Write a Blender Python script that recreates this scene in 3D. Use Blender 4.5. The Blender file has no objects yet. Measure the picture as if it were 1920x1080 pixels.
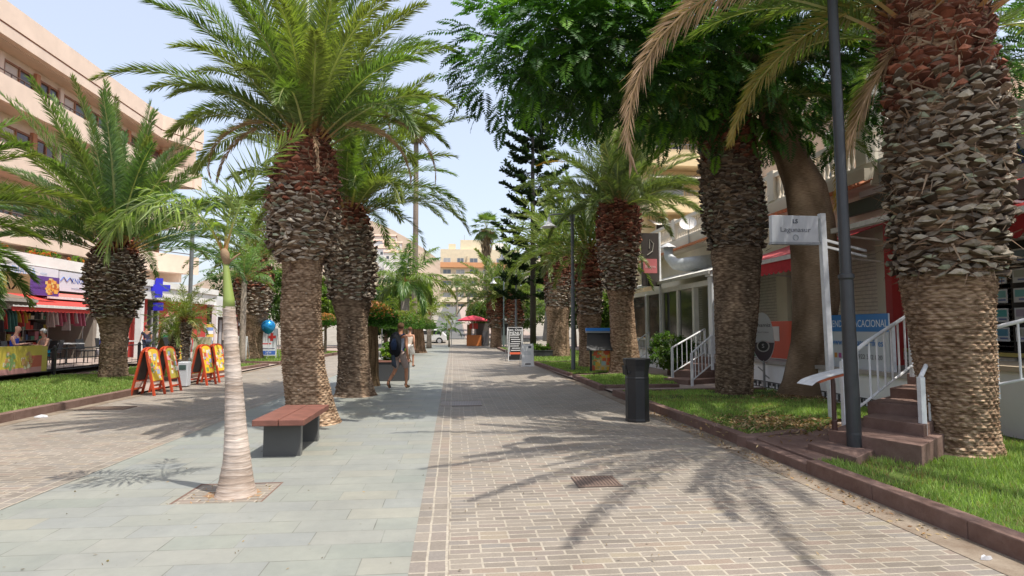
import bpy, math, random
import numpy as np
from mathutils import Vector, Matrix
R = math.radians
C = bpy.context.scene.collection
scene = bpy.context.scene
# ------------------------------------------------------------------ camera
F_PX, CAM_H = 1100.0, 1.6
YAW, PITCH = R(5.7), math.atan(75 / 1100)
cd = bpy.data.cameras.new('camera'); cam = bpy.data.objects.new('camera', cd); C.objects.link(cam)
cd.sensor_width = 36.0; cd.lens = 36.0 * F_PX / 1920; cd.clip_end = 3000; cd.clip_start = 0.05
cam.location = (0, 0, CAM_H); cam.rotation_euler = (R(90) + PITCH, 0, -YAW)
scene.camera = cam
# ------------------------------------------------------------------ world and sun
SUN_DIR = Vector((0.32, -0.26, 1.0)).normalized()          # towards the sun
w = bpy.data.worlds.new("World"); scene.world = w; w.use_nodes = True
wn = w.node_tree; wn.nodes.clear()
sky = wn.nodes.new('ShaderNodeTexSky'); sky.sky_type = 'NISHITA'; sky.sun_disc = False
sky.sun_elevation = math.asin(SUN_DIR.z); sky.sun_rotation = math.atan2(SUN_DIR.x, SUN_DIR.y)
sky.altitude = 0; sky.air_density = 1.0; sky.dust_density = 3.5; sky.ozone_density = 1.6
bg = wn.nodes.new('ShaderNodeBackground'); bg.inputs['Strength'].default_value = 0.15
wo = wn.nodes.new('ShaderNodeOutputWorld')
hz_ = wn.nodes.new('ShaderNodeMix'); hz_.data_type = 'RGBA'; hz_.inputs[0].default_value = .45; hz_.inputs[7].default_value = (3.75, 3.85, 4.2, 1)   # thin bright haze over the whole sky
wn.links.new(sky.outputs[0], hz_.inputs[6]); wn.links.new(hz_.outputs[2], bg.inputs[0]); wn.links.new(bg.outputs[0], wo.inputs[0])
sd = bpy.data.lights.new('sun', 'SUN'); sd.energy = 3.0; sd.angle = R(0.5); sd.color = (1.0, 0.95, 0.86)
so = bpy.data.objects.new('sun', sd); C.objects.link(so)
so.rotation_euler = SUN_DIR.to_track_quat('Z', 'Y').to_euler()
scene.view_settings.view_transform = 'Standard'; scene.view_settings.look = 'None'
scene.view_settings.gamma = 1.0; scene.view_settings.exposure = 0.9
scene.cycles.max_bounces = 9; scene.cycles.diffuse_bounces = 6; scene.cycles.transmission_bounces = 5
scene.cycles.glossy_bounces = 2; scene.cycles.use_denoising = True

# ------------------------------------------------------------------ helpers
_fwd = np.array([math.sin(YAW) * math.cos(PITCH), math.cos(YAW) * math.cos(PITCH), math.sin(PITCH)])
_rt = np.array([math.cos(YAW), -math.sin(YAW), 0.0]); _up = np.cross(_rt, _fwd)
def _ray(px, py): return _fwd + (px - 960) / F_PX * _rt + (540 - py) / F_PX * _up
def G(px, py, z=0.0):
    d = _ray(px, py); t = (z - CAM_H) / d[2]; return Vector((d[0] * t, d[1] * t, z))
def At(px, py, Y):
    d = _ray(px, py); t = Y / d[1]; return Vector((d[0] * t, Y, CAM_H + d[2] * t))
def AtX(px, py, X):
    d = _ray(px, py); t = X / d[0]; return Vector((X, d[1] * t, CAM_H + d[2] * t))

def tag(o, label=None, cat=None, group=None, kind=None):
    if label: o['label'] = label
    if cat: o['category'] = cat
    if group: o['group'] = group
    if kind: o['kind'] = kind
    return o
def empty(name, loc, label=None, cat=None, group=None, rz=0.0):
    o = bpy.data.objects.new(name, None); C.objects.link(o); o.location = loc; o.rotation_euler = (0, 0, rz)
    o.empty_display_size = 0.2
    return tag(o, label, cat, group)

def mesh_np(name, V, faces, mat, parent=None, cols=None, uvs=None, smooth=False, loc=None):
    """V (n,3); faces: (m,4) or (m,3) array or list; cols: per-face rgb (m,3); uvs: per-corner"""
    me = bpy.data.meshes.new(name)
    V = np.asarray(V, dtype=np.float32)
    if isinstance(faces, np.ndarray):
        m, k = faces.shape; tot = np.full(m, k, dtype=np.int32); flat = faces.astype(np.int32).ravel()
    else:
        tot = np.array([len(f) for f in faces], dtype=np.int32); flat = np.array([i for f in faces for i in f], dtype=np.int32)
    me.vertices.add(len(V)); me.vertices.foreach_set('co', V.ravel())
    me.loops.add(len(flat)); me.loops.foreach_set('vertex_index', flat)
    me.polygons.add(len(tot)); st = np.concatenate(([0], np.cumsum(tot)[:-1])).astype(np.int32)
    me.polygons.foreach_set('loop_start', st); me.polygons.foreach_set('loop_total', tot)
    me.polygons.foreach_set('use_smooth', np.full(len(tot), bool(smooth)))
    if cols is not None:
        cols = np.asarray(cols, dtype=np.float32)
        a = me.color_attributes.new('Col', 'FLOAT_COLOR', 'CORNER')
        cc = np.ones((len(flat), 4), dtype=np.float32); cc[:, :3] = np.repeat(cols, tot, axis=0)
        a.data.foreach_set('color', cc.ravel())
    if uvs is not None:
        u = me.uv_layers.new(name='UVMap'); u.data.foreach_set('uv', np.asarray(uvs, dtype=np.float32).ravel())
    me.update(calc_edges=True); me.validate()
    me.materials.append(mat)
    o = bpy.data.objects.new(name, me); C.objects.link(o)
    if parent is not None: o.parent = parent
    if loc is not None: o.location = loc
    return o

class MB:
    """collects boxes, bars, tubes, quads with a colour per face"""
    def __init__(s): s.v = []; s.f = []; s.c = []; s.col = (.5, .5, .5)
    def add(s, vs, fs, col=None):
        b = len(s.v); s.v += [tuple(v) for v in vs]; s.f += [tuple(i + b for i in f) for f in fs]
        s.c += [col or s.col] * len(fs); return s
    def box(s, x0, x1, y0, y1, z0, z1, col=None):
        vs = [(x, y, z) for z in (z0, z1) for x, y in ((x0, y0), (x1, y0), (x1, y1), (x0, y1))]
        return s.add(vs, [(3, 2, 1, 0), (4, 5, 6, 7), (0, 1, 5, 4), (1, 2, 6, 5), (2, 3, 7, 6), (3, 0, 4, 7)], col)
    def prism(s, pts, z0, z1, col=None, top=None):
        n = len(pts); vs = [(p[0], p[1], z0) for p in pts] + [(p[0], p[1], z1) for p in pts]
        a = sum(pts[i][0] * pts[(i + 1) % n][1] - pts[(i + 1) % n][0] * pts[i][1] for i in range(n))
        if a < 0: vs = vs[:n][::-1] + vs[n:][::-1]
        s.add(vs, [(i, (i + 1) % n, n + (i + 1) % n, n + i) for i in range(n)] + [tuple(range(n))[::-1]], col)
        b = len(s.v) - 2 * n
        s.f.append(tuple(b + n + i for i in range(n))); s.c.append(top or col or s.col); return s
    def slab(s, pts3, th, nrm, col=None):
        """flat polygon (3-D points) given thickness th along nrm"""
        n = len(pts3); nv = Vector(nrm).normalized() * th
        vs = [Vector(p) for p in pts3]; vs += [p + nv for p in vs]
        return s.add(vs, [tuple(range(n))[::-1], tuple(range(n, 2 * n))] + [(i, (i + 1) % n, n + (i + 1) % n, n + i) for i in range(n)], col)
    def quad(s, a, b, c, d, col=None): return s.add([a, b, c, d], [(0, 1, 2, 3)], col)
    def bar(s, a, b, w, h=None, col=None, upv=(0, 0, 1)):
        a = Vector(a); b = Vector(b); h = h or w; t = (b - a).normalized()
        u = Vector(upv)
        if abs(t.dot(u)) > .95: u = Vector((0, 1, 0))
        x = t.cross(u).normalized() * w / 2; y = x.cross(t).normalized() * h / 2
        vs = [p + q for p in (a, b) for q in (-x - y, x - y, x + y, -x + y)]
        return s.add(vs, [(3, 2, 1, 0), (4, 5, 6, 7), (0, 1, 5, 4), (1, 2, 6, 5), (2, 3, 7, 6), (3, 0, 4, 7)], col)
    def tube(s, pts, rad, n=10, col=None, caps=True):
        pts = [Vector(p) for p in pts]; m = len(pts)
        if not hasattr(rad, '__len__'): rad = [rad] * m
        vs = []; prev = None
        for i, p in enumerate(pts):
            t = (pts[min(i + 1, m - 1)] - pts[max(i - 1, 0)]).normalized()
            if prev is None: u = Vector((1, 0, 0)) if abs(t.x) < .9 else Vector((0, 1, 0))
            else: u = prev
            x = (u - t * u.dot(t)).normalized(); y = t.cross(x); prev = x
            for k in range(n):
                a = 2 * math.pi * k / n; vs.append(p + (x * math.cos(a) + y * math.sin(a)) * rad[i])
        fs = [(i * n + k, i * n + (k + 1) % n, (i + 1) * n + (k + 1) % n, (i + 1) * n + k) for i in range(m - 1) for k in range(n)]
        if caps: fs += [tuple(range(n))[::-1], tuple(range((m - 1) * n, m * n))]
        return s.add(vs, fs, col)
    def lathe(s, prof, n=16, c=(0, 0, 0), col=None):
        """prof [(r,z)...] around vertical axis at c"""
        vs = [(c[0] + r * math.cos(2 * math.pi * k / n), c[1] + r * math.sin(2 * math.pi * k / n), c[2] + z) for r, z in prof for k in range(n)]
        m = len(prof)
        fs = [(i * n + k, i * n + (k + 1) % n, (i + 1) * n + (k + 1) % n, (i + 1) * n + k) for i in range(m - 1) for k in range(n)]
        if prof[0][0] > 1e-4: fs.append(tuple(range(n))[::-1])
        if prof[-1][0] > 1e-4: fs.append(tuple(range((m - 1) * n, m * n)))
        return s.add(vs, fs, col)
    def build(s, name, mat, parent=None, world=False, smooth=False, bevel=0.0, loc=None, M=None):
        V = np.array(s.v, dtype=np.float32)
        if M is not None: V = V @ np.array(M.to_3x3().transposed()) + np.array(M.translation)
        if world:
            if parent is not None:
                V = V - np.array(parent.location)
            else:
                c = V.mean(0); c[2] = V[:, 2].min(); V = V - c; loc = tuple(c)
        o = mesh_np(name, V, s.f, mat, parent, cols=s.c, smooth=smooth, loc=loc)
        if bevel:
            b = o.modifiers.new('bevel', 'BEVEL'); b.width = bevel; b.segments = 2; b.limit_method = 'ANGLE'
        return o

def text_part(txt, size, mat, parent, M, align='CENTER', name='lettering', thick=0.002, sx=1.0, bold=0.0):
    cu = bpy.data.curves.new(name, 'FONT'); cu.body = txt; cu.size = size; cu.align_x = align; cu.align_y = 'CENTER'
    cu.extrude = thick; cu.resolution_u = 3; cu.offset = bold
    t = bpy.data.objects.new(name, cu); C.objects.link(t)
    bpy.context.view_layer.update()
    me = bpy.data.meshes.new_from_object(t.evaluated_get(bpy.context.evaluated_depsgraph_get()))
    bpy.data.objects.remove(t); me.name = name
    me.transform(M @ Matrix.Diagonal((sx, 1, 1, 1))); me.materials.clear(); me.materials.append(mat)
    o = bpy.data.objects.new(name, me); C.objects.link(o); o.parent = parent; return o
def frame(origin, xdir, updir=(0, 0, 1)):
    """matrix: text x along xdir, y along updir, normal = x cross y"""
    x = Vector(xdir).normalized(); y = Vector(updir); y = (y - x * y.dot(x)).normalized(); z = x.cross(y)
    m = Matrix((x, y, z)).transposed().to_4x4(); m.translation = Vector(origin); return m

# ------------------------------------------------------------------ materials
def new_mat(name):
    m = bpy.data.materials.new(name); m.use_nodes = True; nt = m.node_tree; nt.nodes.clear()
    out = nt.nodes.new('ShaderNodeOutputMaterial'); p = nt.nodes.new('ShaderNodeBsdfPrincipled')
    nt.links.new(p.outputs[0], out.inputs[0]); return m, nt, p, out
def nd(nt, typ, **kw):
    n = nt.nodes.new(typ)
    for k, v in kw.items():
        if k in n.inputs: n.inputs[k].default_value = v
        else: setattr(n, k, v)
    return n
def ramp(nt, fac, stops):
    r = nt.nodes.new('ShaderNodeValToRGB'); e = r.color_ramp.elements
    while len(e) < len(stops): e.new(0.5)
    for i, (p, c) in enumerate(stops): e[i].position = p; e[i].color = (*c, 1) if len(c) == 3 else c
    nt.links.new(fac, r.inputs[0]); return r.outputs[0]
def mixc(nt, fac, a, b, mode='MIX'):
    m = nt.nodes.new('ShaderNodeMix'); m.data_type = 'RGBA'; m.blend_type = mode
    for sock, v in ((m.inputs[0], fac), (m.inputs[6], a), (m.inputs[7], b)):
        if isinstance(v, bpy.types.NodeSocket): nt.links.new(v, sock)
        else: sock.default_value = v if not isinstance(v, tuple) else (*v[:3], 1)
    return m.outputs[2]
def noise(nt, scale, detail=4, coord=None, rough=.55, kind='Object'):
    n = nd(nt, 'ShaderNodeTexNoise', Scale=scale, Detail=detail, Roughness=rough)
    if coord is None:
        tc = nt.nodes.new('ShaderNodeTexCoord'); coord = tc.outputs[kind]
    nt.links.new(coord, n.inputs['Vector']); return n.outputs['Fac']
def bump(nt, p, h, strength=.3, dist=.01):
    b = nd(nt, 'ShaderNodeBump', Strength=strength, Distance=dist); nt.links.new(h, b.inputs['Height'])
    nt.links.new(b.outputs[0], p.inputs['Normal'])
def vc_mat(name, rough=.6, var=.18, scale=6, bmp=.0, metallic=0.0, spec=.5, sheen=0):
    m, nt, p, out = new_mat(name)
    a = nd(nt, 'ShaderNodeAttribute', attribute_name='Col')
    n = noise(nt, scale, 6); f = ramp(nt, n, [(.25, (1 - var,) * 3), (.75, (1 + var * .3,) * 3)])
    c = mixc(nt, 1.0, a.outputs['Color'], f, 'MULTIPLY'); nt.links.new(c, p.inputs['Base Color'])
    p.inputs['Roughness'].default_value = rough; p.inputs['Metallic'].default_value = metallic
    p.inputs['Specular IOR Level'].default_value = spec
    if bmp: bump(nt, p, noise(nt, scale * 6, 5), bmp, .01)
    return m
PAINT = vc_mat('painted_surface', .5, .14, 3, .05)
PLASTER = vc_mat('plaster', .85, .14, 1.3, .25)
METAL = vc_mat('painted_metal', .42, .22, 9, .04)
CLOTH = vc_mat('cloth', .9, .2, 8, .15, spec=.2)
STONE = vc_mat('stone', .8, .3, 5, .4)
WOODM = vc_mat('wood', .6, .35, 7, .2)
SKIN = vc_mat('skin', .55, .08, 20, 0)
GLASSD = vc_mat('window_glass', .08, .3, .6, 0, spec=.6)
PRINT = vc_mat('printed_board', .35, .06, 2, 0)

def leaf_mat(name, trans=.35, rough=.5, spec=.35):
    m, nt, p, out = new_mat(name)
    a = nd(nt, 'ShaderNodeAttribute', attribute_name='Col')
    n = noise(nt, 2.5, 3); f = ramp(nt, n, [(.3, (.78,) * 3), (.7, (1.15,) * 3)])
    c = mixc(nt, 1.0, a.outputs['Color'], f, 'MULTIPLY'); nt.links.new(c, p.inputs['Base Color'])
    p.inputs['Roughness'].default_value = rough; p.inputs['Specular IOR Level'].default_value = spec
    t = nt.nodes.new('ShaderNodeBsdfTranslucent')
    c2 = mixc(nt, 1.0, c, (1.5, 1.75, .6), 'MULTIPLY'); nt.links.new(c2, t.inputs[0])
    mx = nt.nodes.new('ShaderNodeMixShader'); mx.inputs[0].default_value = trans
    nt.links.new(p.outputs[0], mx.inputs[1]); nt.links.new(t.outputs[0], mx.inputs[2]); nt.links.new(mx.outputs[0], out.inputs[0])
    return m
FROND = leaf_mat('palm_frond', .38, .4, .5)
LEAF = leaf_mat('tree_leaf', .45, .5, .3)
PLEAF = leaf_mat('feathery_leaf', .3, .45, .3)
GRASSM = leaf_mat('grass_blade', .35, .6, .2)
DRYM = leaf_mat('dry_frond', .25, .7, .2)
STUB = vc_mat('frond_stub', .8, .35, 14, .5, spec=.25)

def bark_mat(name, c0, c1, c2, cells=(9, 26), b=.9, vor=True):
    m, nt, p, out = new_mat(name)
    tc = nt.nodes.new('ShaderNodeTexCoord'); mp = nt.nodes.new('ShaderNodeMapping')
    mp.inputs['Scale'].default_value = (cells[0], cells[1], 1); nt.links.new(tc.outputs['UV'], mp.inputs[0])
    v = nd(nt, 'ShaderNodeTexVoronoi', Scale=1.0, Randomness=.9); v.feature = 'F1'; nt.links.new(mp.outputs[0], v.inputs['Vector'])
    mp2 = nt.nodes.new('ShaderNodeMapping'); mp2.inputs['Scale'].default_value = (5, 40, 1); nt.links.new(tc.outputs['UV'], mp2.inputs[0])
    n = noise(nt, 2.0, 6, mp2.outputs[0]); n2 = noise(nt, 1.6, 4, tc.outputs['UV'])
    h = nd(nt, 'ShaderNodeMath', operation='MULTIPLY_ADD'); nt.links.new(v.outputs['Distance'], h.inputs[0]); h.inputs[1].default_value = -.6; nt.links.new(n, h.inputs[2])
    c = ramp(nt, h.outputs[0], [(.0, c0), (.32, c1), (.62, c2)])
    big = ramp(nt, n2, [(.3, (.72, .7, .68)), (.7, (1.15, 1.1, 1.05))])
    c = mixc(nt, 1.0, c, big, 'MULTIPLY'); at = nd(nt, 'ShaderNodeAttribute', attribute_name='Col'); c = mixc(nt, 1.0, c, at.outputs['Color'], 'MULTIPLY')
    nt.links.new(c, p.inputs['Base Color']); p.inputs['Roughness'].default_value = .9; p.inputs['Specular IOR Level'].default_value = .15
    bump(nt, p, h.outputs[0], b, .03); return m
PBARK = bark_mat('palm_bark', (.17, .105, .065), (.46, .33, .225), (.66, .53, .40), (8, 26))
PBARK_G = bark_mat('grey_palm_bark', (.12, .08, .055), (.34, .25, .175), (.56, .45, .34), (8, 24))
RING = bark_mat('ringed_bark', (.36, .29, .24), (.56, .49, .44), (.68, .62, .57), (1.0, 5), .2)
TBARK = bark_mat('smooth_bark', (.16, .11, .07), (.32, .235, .165), (.45, .35, .25), (2.5, 1.2), .5)

def paver_mat():
    m, nt, p, out = new_mat('brick_paving')
    tc = nt.nodes.new('ShaderNodeTexCoord')
    wob = nd(nt, 'ShaderNodeTexNoise', Scale=2.2, Detail=3); nt.links.new(tc.outputs['Object'], wob.inputs['Vector'])
    vm = nd(nt, 'ShaderNodeVectorMath', operation='MULTIPLY_ADD'); nt.links.new(wob.outputs['Color'], vm.inputs[0])
    vm.inputs[1].default_value = (.03, .03, 0); nt.links.new(tc.outputs['Object'], vm.inputs[2])
    b = nd(nt, 'ShaderNodeTexBrick', Scale=1.0); nt.links.new(vm.outputs[0], b.inputs['Vector'])
    b.inputs['Brick Width'].default_value = .225; b.inputs['Row Height'].default_value = .088
    b.inputs['Mortar Size'].default_value = .009; b.inputs['Mortar Smooth'].default_value = .25; b.inputs['Bias'].default_value = 0
    b.offset = .37; b.offset_frequency = 3
    b.inputs['Color1'].default_value = (0, 0, 0, 1); b.inputs['Color2'].default_value = (1, 1, 1, 1); b.inputs['Mortar'].default_value = (.5, .5, .5, 1)
    c = ramp(nt, b.outputs['Color'], [(.0, (.185, .16, .135)), (.3, (.225, .195, .163)), (.52, (.25, .217, .182)), (.7, (.205, .187, .168)), (.9, (.24, .187, .152)), (1.0, (.275, .24, .18))])
    n = noise(nt, .8, 7, tc.outputs['Object'], .65); d = ramp(nt, n, [(.28, (.74, .73, .71)), (.5, (.98, .98, .98)), (.72, (1.12, 1.12, 1.12))])
    n3 = noise(nt, 60, 3, tc.outputs['Object']); d3 = ramp(nt, n3, [(.3, (.84, .84, .84)), (.7, (1.08, 1.08, 1.08))])
    mort = ramp(nt, noise(nt, 14, 3, tc.outputs['Object']), [(.3, (.30, .265, .215)), (.7, (.40, .355, .29))])
    c = mixc(nt, b.outputs['Fac'], c, mort)
    c = mixc(nt, 1.0, c, d, 'MULTIPLY'); c = mixc(nt, .8, c, d3, 'MULTIPLY')
    nt.links.new(c, p.inputs['Base Color']); p.inputs['Roughness'].default_value = .62; p.inputs['Specular IOR Level'].default_value = .35
    inv = nd(nt, 'ShaderNodeMath', operation='SUBTRACT'); inv.inputs[0].default_value = 1; nt.links.new(b.outputs['Fac'], inv.inputs[1])
    ad = nd(nt, 'ShaderNodeMath', operation='MULTIPLY_ADD'); nt.links.new(n3, ad.inputs[0]); ad.inputs[1].default_value = .4; nt.links.new(inv.outputs[0], ad.inputs[2])
    bump(nt, p, ad.outputs[0], .35, .006); return m
PAVER = paver_mat()
def slate_mat():
    m, nt, p, out = new_mat('green_slate_paving')
    tc = nt.nodes.new('ShaderNodeTexCoord')
    wob = nd(nt, 'ShaderNodeTexNoise', Scale=.5, Detail=2); nt.links.new(tc.outputs['Object'], wob.inputs['Vector'])
    b = nd(nt, 'ShaderNodeTexBrick', Scale=1.0); nt.links.new(tc.outputs['Object'], b.inputs['Vector'])
    b.inputs['Brick Width'].default_value = .62; b.inputs['Row Height'].default_value = .285
    b.inputs['Mortar Size'].default_value = .004; b.inputs['Mortar Smooth'].default_value = .1; b.inputs['Bias'].default_value = 0
    b.offset = .42; b.offset_frequency = 3; b.squash = .85; b.squash_frequency = 4
    b.inputs['Color1'].default_value = (0, 0, 0, 1); b.inputs['Color2'].default_value = (1, 1, 1, 1); b.inputs['Mortar'].default_value = (.5, .5, .5, 1)
    c = ramp(nt, b.outputs['Color'], [(.0, (.225, .24, .215)), (.4, (.25, .255, .23)), (.7, (.235, .245, .235)), (1.0, (.27, .265, .225))])
    n = noise(nt, 1.3, 7, tc.outputs['Object'], .65); d = ramp(nt, n, [(.3, (.84, .85, .86)), (.72, (1.1, 1.09, 1.06))])
    n3 = noise(nt, 9, 6, tc.outputs['Object'], .7); d3 = ramp(nt, n3, [(.3, (.93,) * 3), (.7, (1.04,) * 3)])
    sp = noise(nt, 34, 2, tc.outputs['Object']); ds = ramp(nt, sp, [(.70, (1, 1, 1)), (.78, (.7, .68, .64))])
    c = mixc(nt, 1.0, c, d, 'MULTIPLY'); c = mixc(nt, 1.0, c, d3, 'MULTIPLY'); c = mixc(nt, 1.0, c, ds, 'MULTIPLY')
    mf = nd(nt, 'ShaderNodeMath', operation='MULTIPLY'); nt.links.new(b.outputs['Fac'], mf.inputs[0])
    mn = ramp(nt, noise(nt, 3.1, 3, tc.outputs['Object']), [(.35, (.12,) * 3), (.68, (.9,) * 3)]); nt.links.new(mn, mf.inputs[1])
    c = mixc(nt, mf.outputs[0], c, (.085, .08, .065))
    nt.links.new(c, p.inputs['Base Color']); p.inputs['Roughness'].default_value = .55; p.inputs['Specular IOR Level'].default_value = .35
    inv = nd(nt, 'ShaderNodeMath', operation='SUBTRACT'); nt.links.new(n3, inv.inputs[0]); nt.links.new(b.outputs['Fac'], inv.inputs[1])
    bump(nt, p, inv.outputs[0], .25, .005); return m
SLATE = slate_mat()
def soil_mat(name, a, b_, scale=6, bs=.6):
    m, nt, p, out = new_mat(name)
    n = noise(nt, scale, 8, rough=.7); c = ramp(nt, n, [(.3, a), (.7, b_)]); nt.links.new(c, p.inputs['Base Color'])
    p.inputs['Roughness'].default_value = .95; p.inputs['Specular IOR Level'].default_value = .1
    bump(nt, p, noise(nt, scale * 7, 6), bs, .02); return m
SOIL = soil_mat('soil', (.2, .11, .055), (.38, .24, .14), 5)
TURF = soil_mat('turf_soil', (.035, .07, .012), (.10, .13, .035), 3)
ASPH = soil_mat('asphalt', (.10, .10, .10), (.15, .148, .142), 8, .3)
CONC = soil_mat('concrete_paving', (.27, .21, .18), (.36, .29, .25), 2.5, .25)
KERBM = soil_mat('kerb_stone', (.135, .082, .066), (.22, .15, .125), 3.5, .3)
EARTH = soil_mat('dry_hillside', (.2, .15, .11), (.33, .26, .2), .03, .3)
SANDY = soil_mat('sandy_gutter', (.15, .11, .08), (.28, .235, .185), 3, .5)
# ================================================================== SETTING
def struct(o): o['kind'] = 'structure'; return o
def hz(y):
    if y < 56: return 0.0
    if y < 190: return .075 * (y - 56)
    return 10.05 + .03 * (y - 190)
# terrain: one sheet out to the horizon
xs = [-1500, -500, -200, -80, -40, -20, -12, 12, 20, 40, 80, 200, 500, 1500]
ys = [-300, -60, -10, 20, 56] + list(range(70, 190, 15)) + [190, 240, 400, 900, 2200]
V = [(x, y, hz(y) - .03) for y in ys for x in xs]; nx = len(xs)
Fq = [(j * nx + i, j * nx + i + 1, (j + 1) * nx + i + 1, (j + 1) * nx + i) for j in range(len(ys) - 1) for i in range(nx - 1)]
struct(mesh_np('ground', V, np.array(Fq), soil_mat('packed_ground', (.2, .18, .15), (.3, .27, .23), .8)))
def sheet(name, poly, z, mat, loc=(0, 0, 0)):
    m = MB(); n = len(poly); a = sum(poly[i][0] * poly[(i + 1) % n][1] - poly[(i + 1) % n][0] * poly[i][1] for i in range(n))
    if a < 0: poly = poly[::-1]
    m.add([(x, y, z) for x, y in poly], [tuple(range(n))]); return struct(m.build(name, mat))
rect = lambda x0, x1, y0, y1: [(x0, y0), (x1, y0), (x1, y1), (x0, y1)]
sheet('brick_pavement', rect(-7.56, 3.9, -6, 54), 0, PAVER)
# slate walkway with square tree pits left open
PITX0, PITX1, PITY0, PITY1 = -2.56, -1.74, 5.72, 6.42
m = MB()
for r in (rect(-3.95, PITX0, -6, 54), rect(PITX1, -.28, -6, 54), rect(PITX0, PITX1, -6, PITY0), rect(PITX0, PITX1, PITY1, 54)):
    m.add([(x, y, .005) for x, y in r], [(0, 1, 2, 3)])
struct(m.build('slate_walkway', SLATE))
m = MB()
PITZ = -.02
m.box(PITX0 - .0, PITX0 + .02, PITY0, PITY1, -.029, .004); m.box(PITX1 - .02, PITX1, PITY0, PITY1, -.029, .004)
m.box(PITX0 + .02, PITX1 - .02, PITY1 - .02, PITY1, -.029, .004)
struct(m.build('tree_pit_edge', KERBM))
rng = np.random.default_rng(5)
n = 22; gx, gy = np.meshgrid(np.linspace(PITX0 + .02, PITX1 - .02, n), np.linspace(PITY0, PITY1 - .02, n))
d = np.hypot((gx + 2.1) / .35, (gy - 6.05) / .3); gz = -.02 + .03 * np.exp(-d * d) + rng.normal(0, .004, gx.shape)
V = np.stack([gx, gy, gz], -1).reshape(-1, 3); Fq = np.array([(j * n + i, j * n + i + 1, (j + 1) * n + i + 1, (j + 1) * n + i) for j in range(n - 1) for i in range(n - 1)])
struct(mesh_np('pit_soil', V, Fq, SOIL, smooth=True))
# brick edging courses either side of the slate
def edging_mat():
    m2 = PAVER.copy(); m2.name = 'brick_edging'
    b = next(x for x in m2.node_tree.nodes if x.type == 'TEX_BRICK'); b.inputs['Brick Width'].default_value = .13; b.inputs['Row Height'].default_value = .19
    b.offset = 0.0; b.inputs['Mortar Size'].default_value = .010; return m2
EDG = edging_mat()
for x0 in (-.28, -4.2):
    m = MB(); m.add([(0, -6, .009), (.26, -6, .009), (.26, 54, .009), (0, 54, .009)], [(0, 1, 2, 3)]); o = struct(m.build('brick_edging', EDG)); o.location = (x0, 0, 0)
m = MB(); m.add([(3.62, -6, .004), (3.9, -6, .004), (3.9, 13.8, .004), (3.62, 54, .004), (3.36, 54, .004)], [(0, 1, 2, 3, 4)]); struct(m.build('gutter', SANDY))
m = MB(); m.add([(-7.56, -6, .004), (-7.3, -6, .004), (-7.3, 54, .004), (-7.56, 54, .004)], [(0, 1, 2, 3)]); struct(m.build('gutter', SANDY))
sheet('footpath', rect(-26, -7.56, -6, 54), .05, CONC)
sheet('footpath', [(3.9, -6), (26, -6), (26, 54), (3.6, 54), (3.6, 20), (3.9, 14)], .05, CONC)
# the cross street and the road that climbs beyond the promenade
sheet('cross_street', rect(-60, 60, 54, 62), .02, ASPH)
m = MB()
for ya, yb in zip(range(62, 188, 9), range(71, 197, 9)): m.add([(-2.5, ya, hz(ya) + .03), (1.2, ya, hz(ya) + .03), (1.2, yb, hz(yb) + .03), (-2.5, yb, hz(yb) + .03)], [(0, 1, 2, 3)])
struct(m.build('road', ASPH))
m = MB()
for ya, yb in zip(range(62, 188, 9), range(71, 197, 9)): m.add([(1.3, ya, hz(ya) + .05), (9, ya, hz(ya) + .05), (9, yb, hz(yb) + .05), (1.3, yb, hz(yb) + .05)], [(0, 1, 2, 3)])
struct(m.build('pavement', CONC))

def kerb(pts, wd=.16, h=.15, z0=-.02, closed=False):
    m = MB(); n = len(pts); P = [Vector((p[0], p[1])) for p in pts]; L = []; Rr = []
    for i in range(n):
        if closed: a, b = P[i - 1], P[(i + 1) % n]
        else: a, b = P[max(i - 1, 0)], P[min(i + 1, n - 1)]
        d1 = (P[i] - a).normalized() if (P[i] - a).length > 1e-6 else (b - P[i]).normalized()
        d2 = (b - P[i]).normalized() if (b - P[i]).length > 1e-6 else d1
        n1 = Vector((-d1.y, d1.x)); n2 = Vector((-d2.y, d2.x)); nn = (n1 + n2).normalized(); k = 1 / max(.4, nn.dot(n1))
        L.append(P[i] + nn * wd * k); Rr.append(P[i])
    rngk = random.Random(3)
    for i in range(n if closed else n - 1):
        j = (i + 1) % n; seg = max(1, int((P[j] - P[i]).length / 1.0))
        for s in range(seg):                                  # one-metre kerb stones with a hairline between
            a, b = s / seg, (s + 1) / seg - .004 / max(.2, (P[j] - P[i]).length)
            q = [Rr[i].lerp(Rr[j], a), Rr[i].lerp(Rr[j], b), L[i].lerp(L[j], b), L[i].lerp(L[j], a)]
            m.prism([(p.x, p.y) for p in q], z0, h + rngk.uniform(-.004, .004))
    o = struct(m.build('kerb', KERBM, bevel=.012)); return o

def in_poly(x, y, poly):
    ins = np.zeros(x.shape, bool); n = len(poly)
    for i in range(n):
        x1, y1 = poly[i]; x2, y2 = poly[(i + 1) % n]
        c = ((y1 > y) != (y2 > y)) & (x < (x2 - x1) * (y - y1) / (y2 - y1 + 1e-12) + x1); ins ^= c
    return ins
def vnoise(x, y, f, seed):
    r = np.random.default_rng(seed); g = r.random((64, 64)); X = x * f; Y = y * f; xi = np.floor(X).astype(int); yi = np.floor(Y).astype(int)
    fx = X - xi; fy = Y - yi; fx = fx * fx * (3 - 2 * fx); fy = fy * fy * (3 - 2 * fy)
    a = g[xi % 64, yi % 64]; b = g[(xi + 1) % 64, yi % 64]; c = g[xi % 64, (yi + 1) % 64]; d_ = g[(xi + 1) % 64, (yi + 1) % 64]
    return (a * (1 - fx) + b * fx) * (1 - fy) + (c * (1 - fx) + d_ * fx) * fy
LAWNZ = .12
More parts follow.
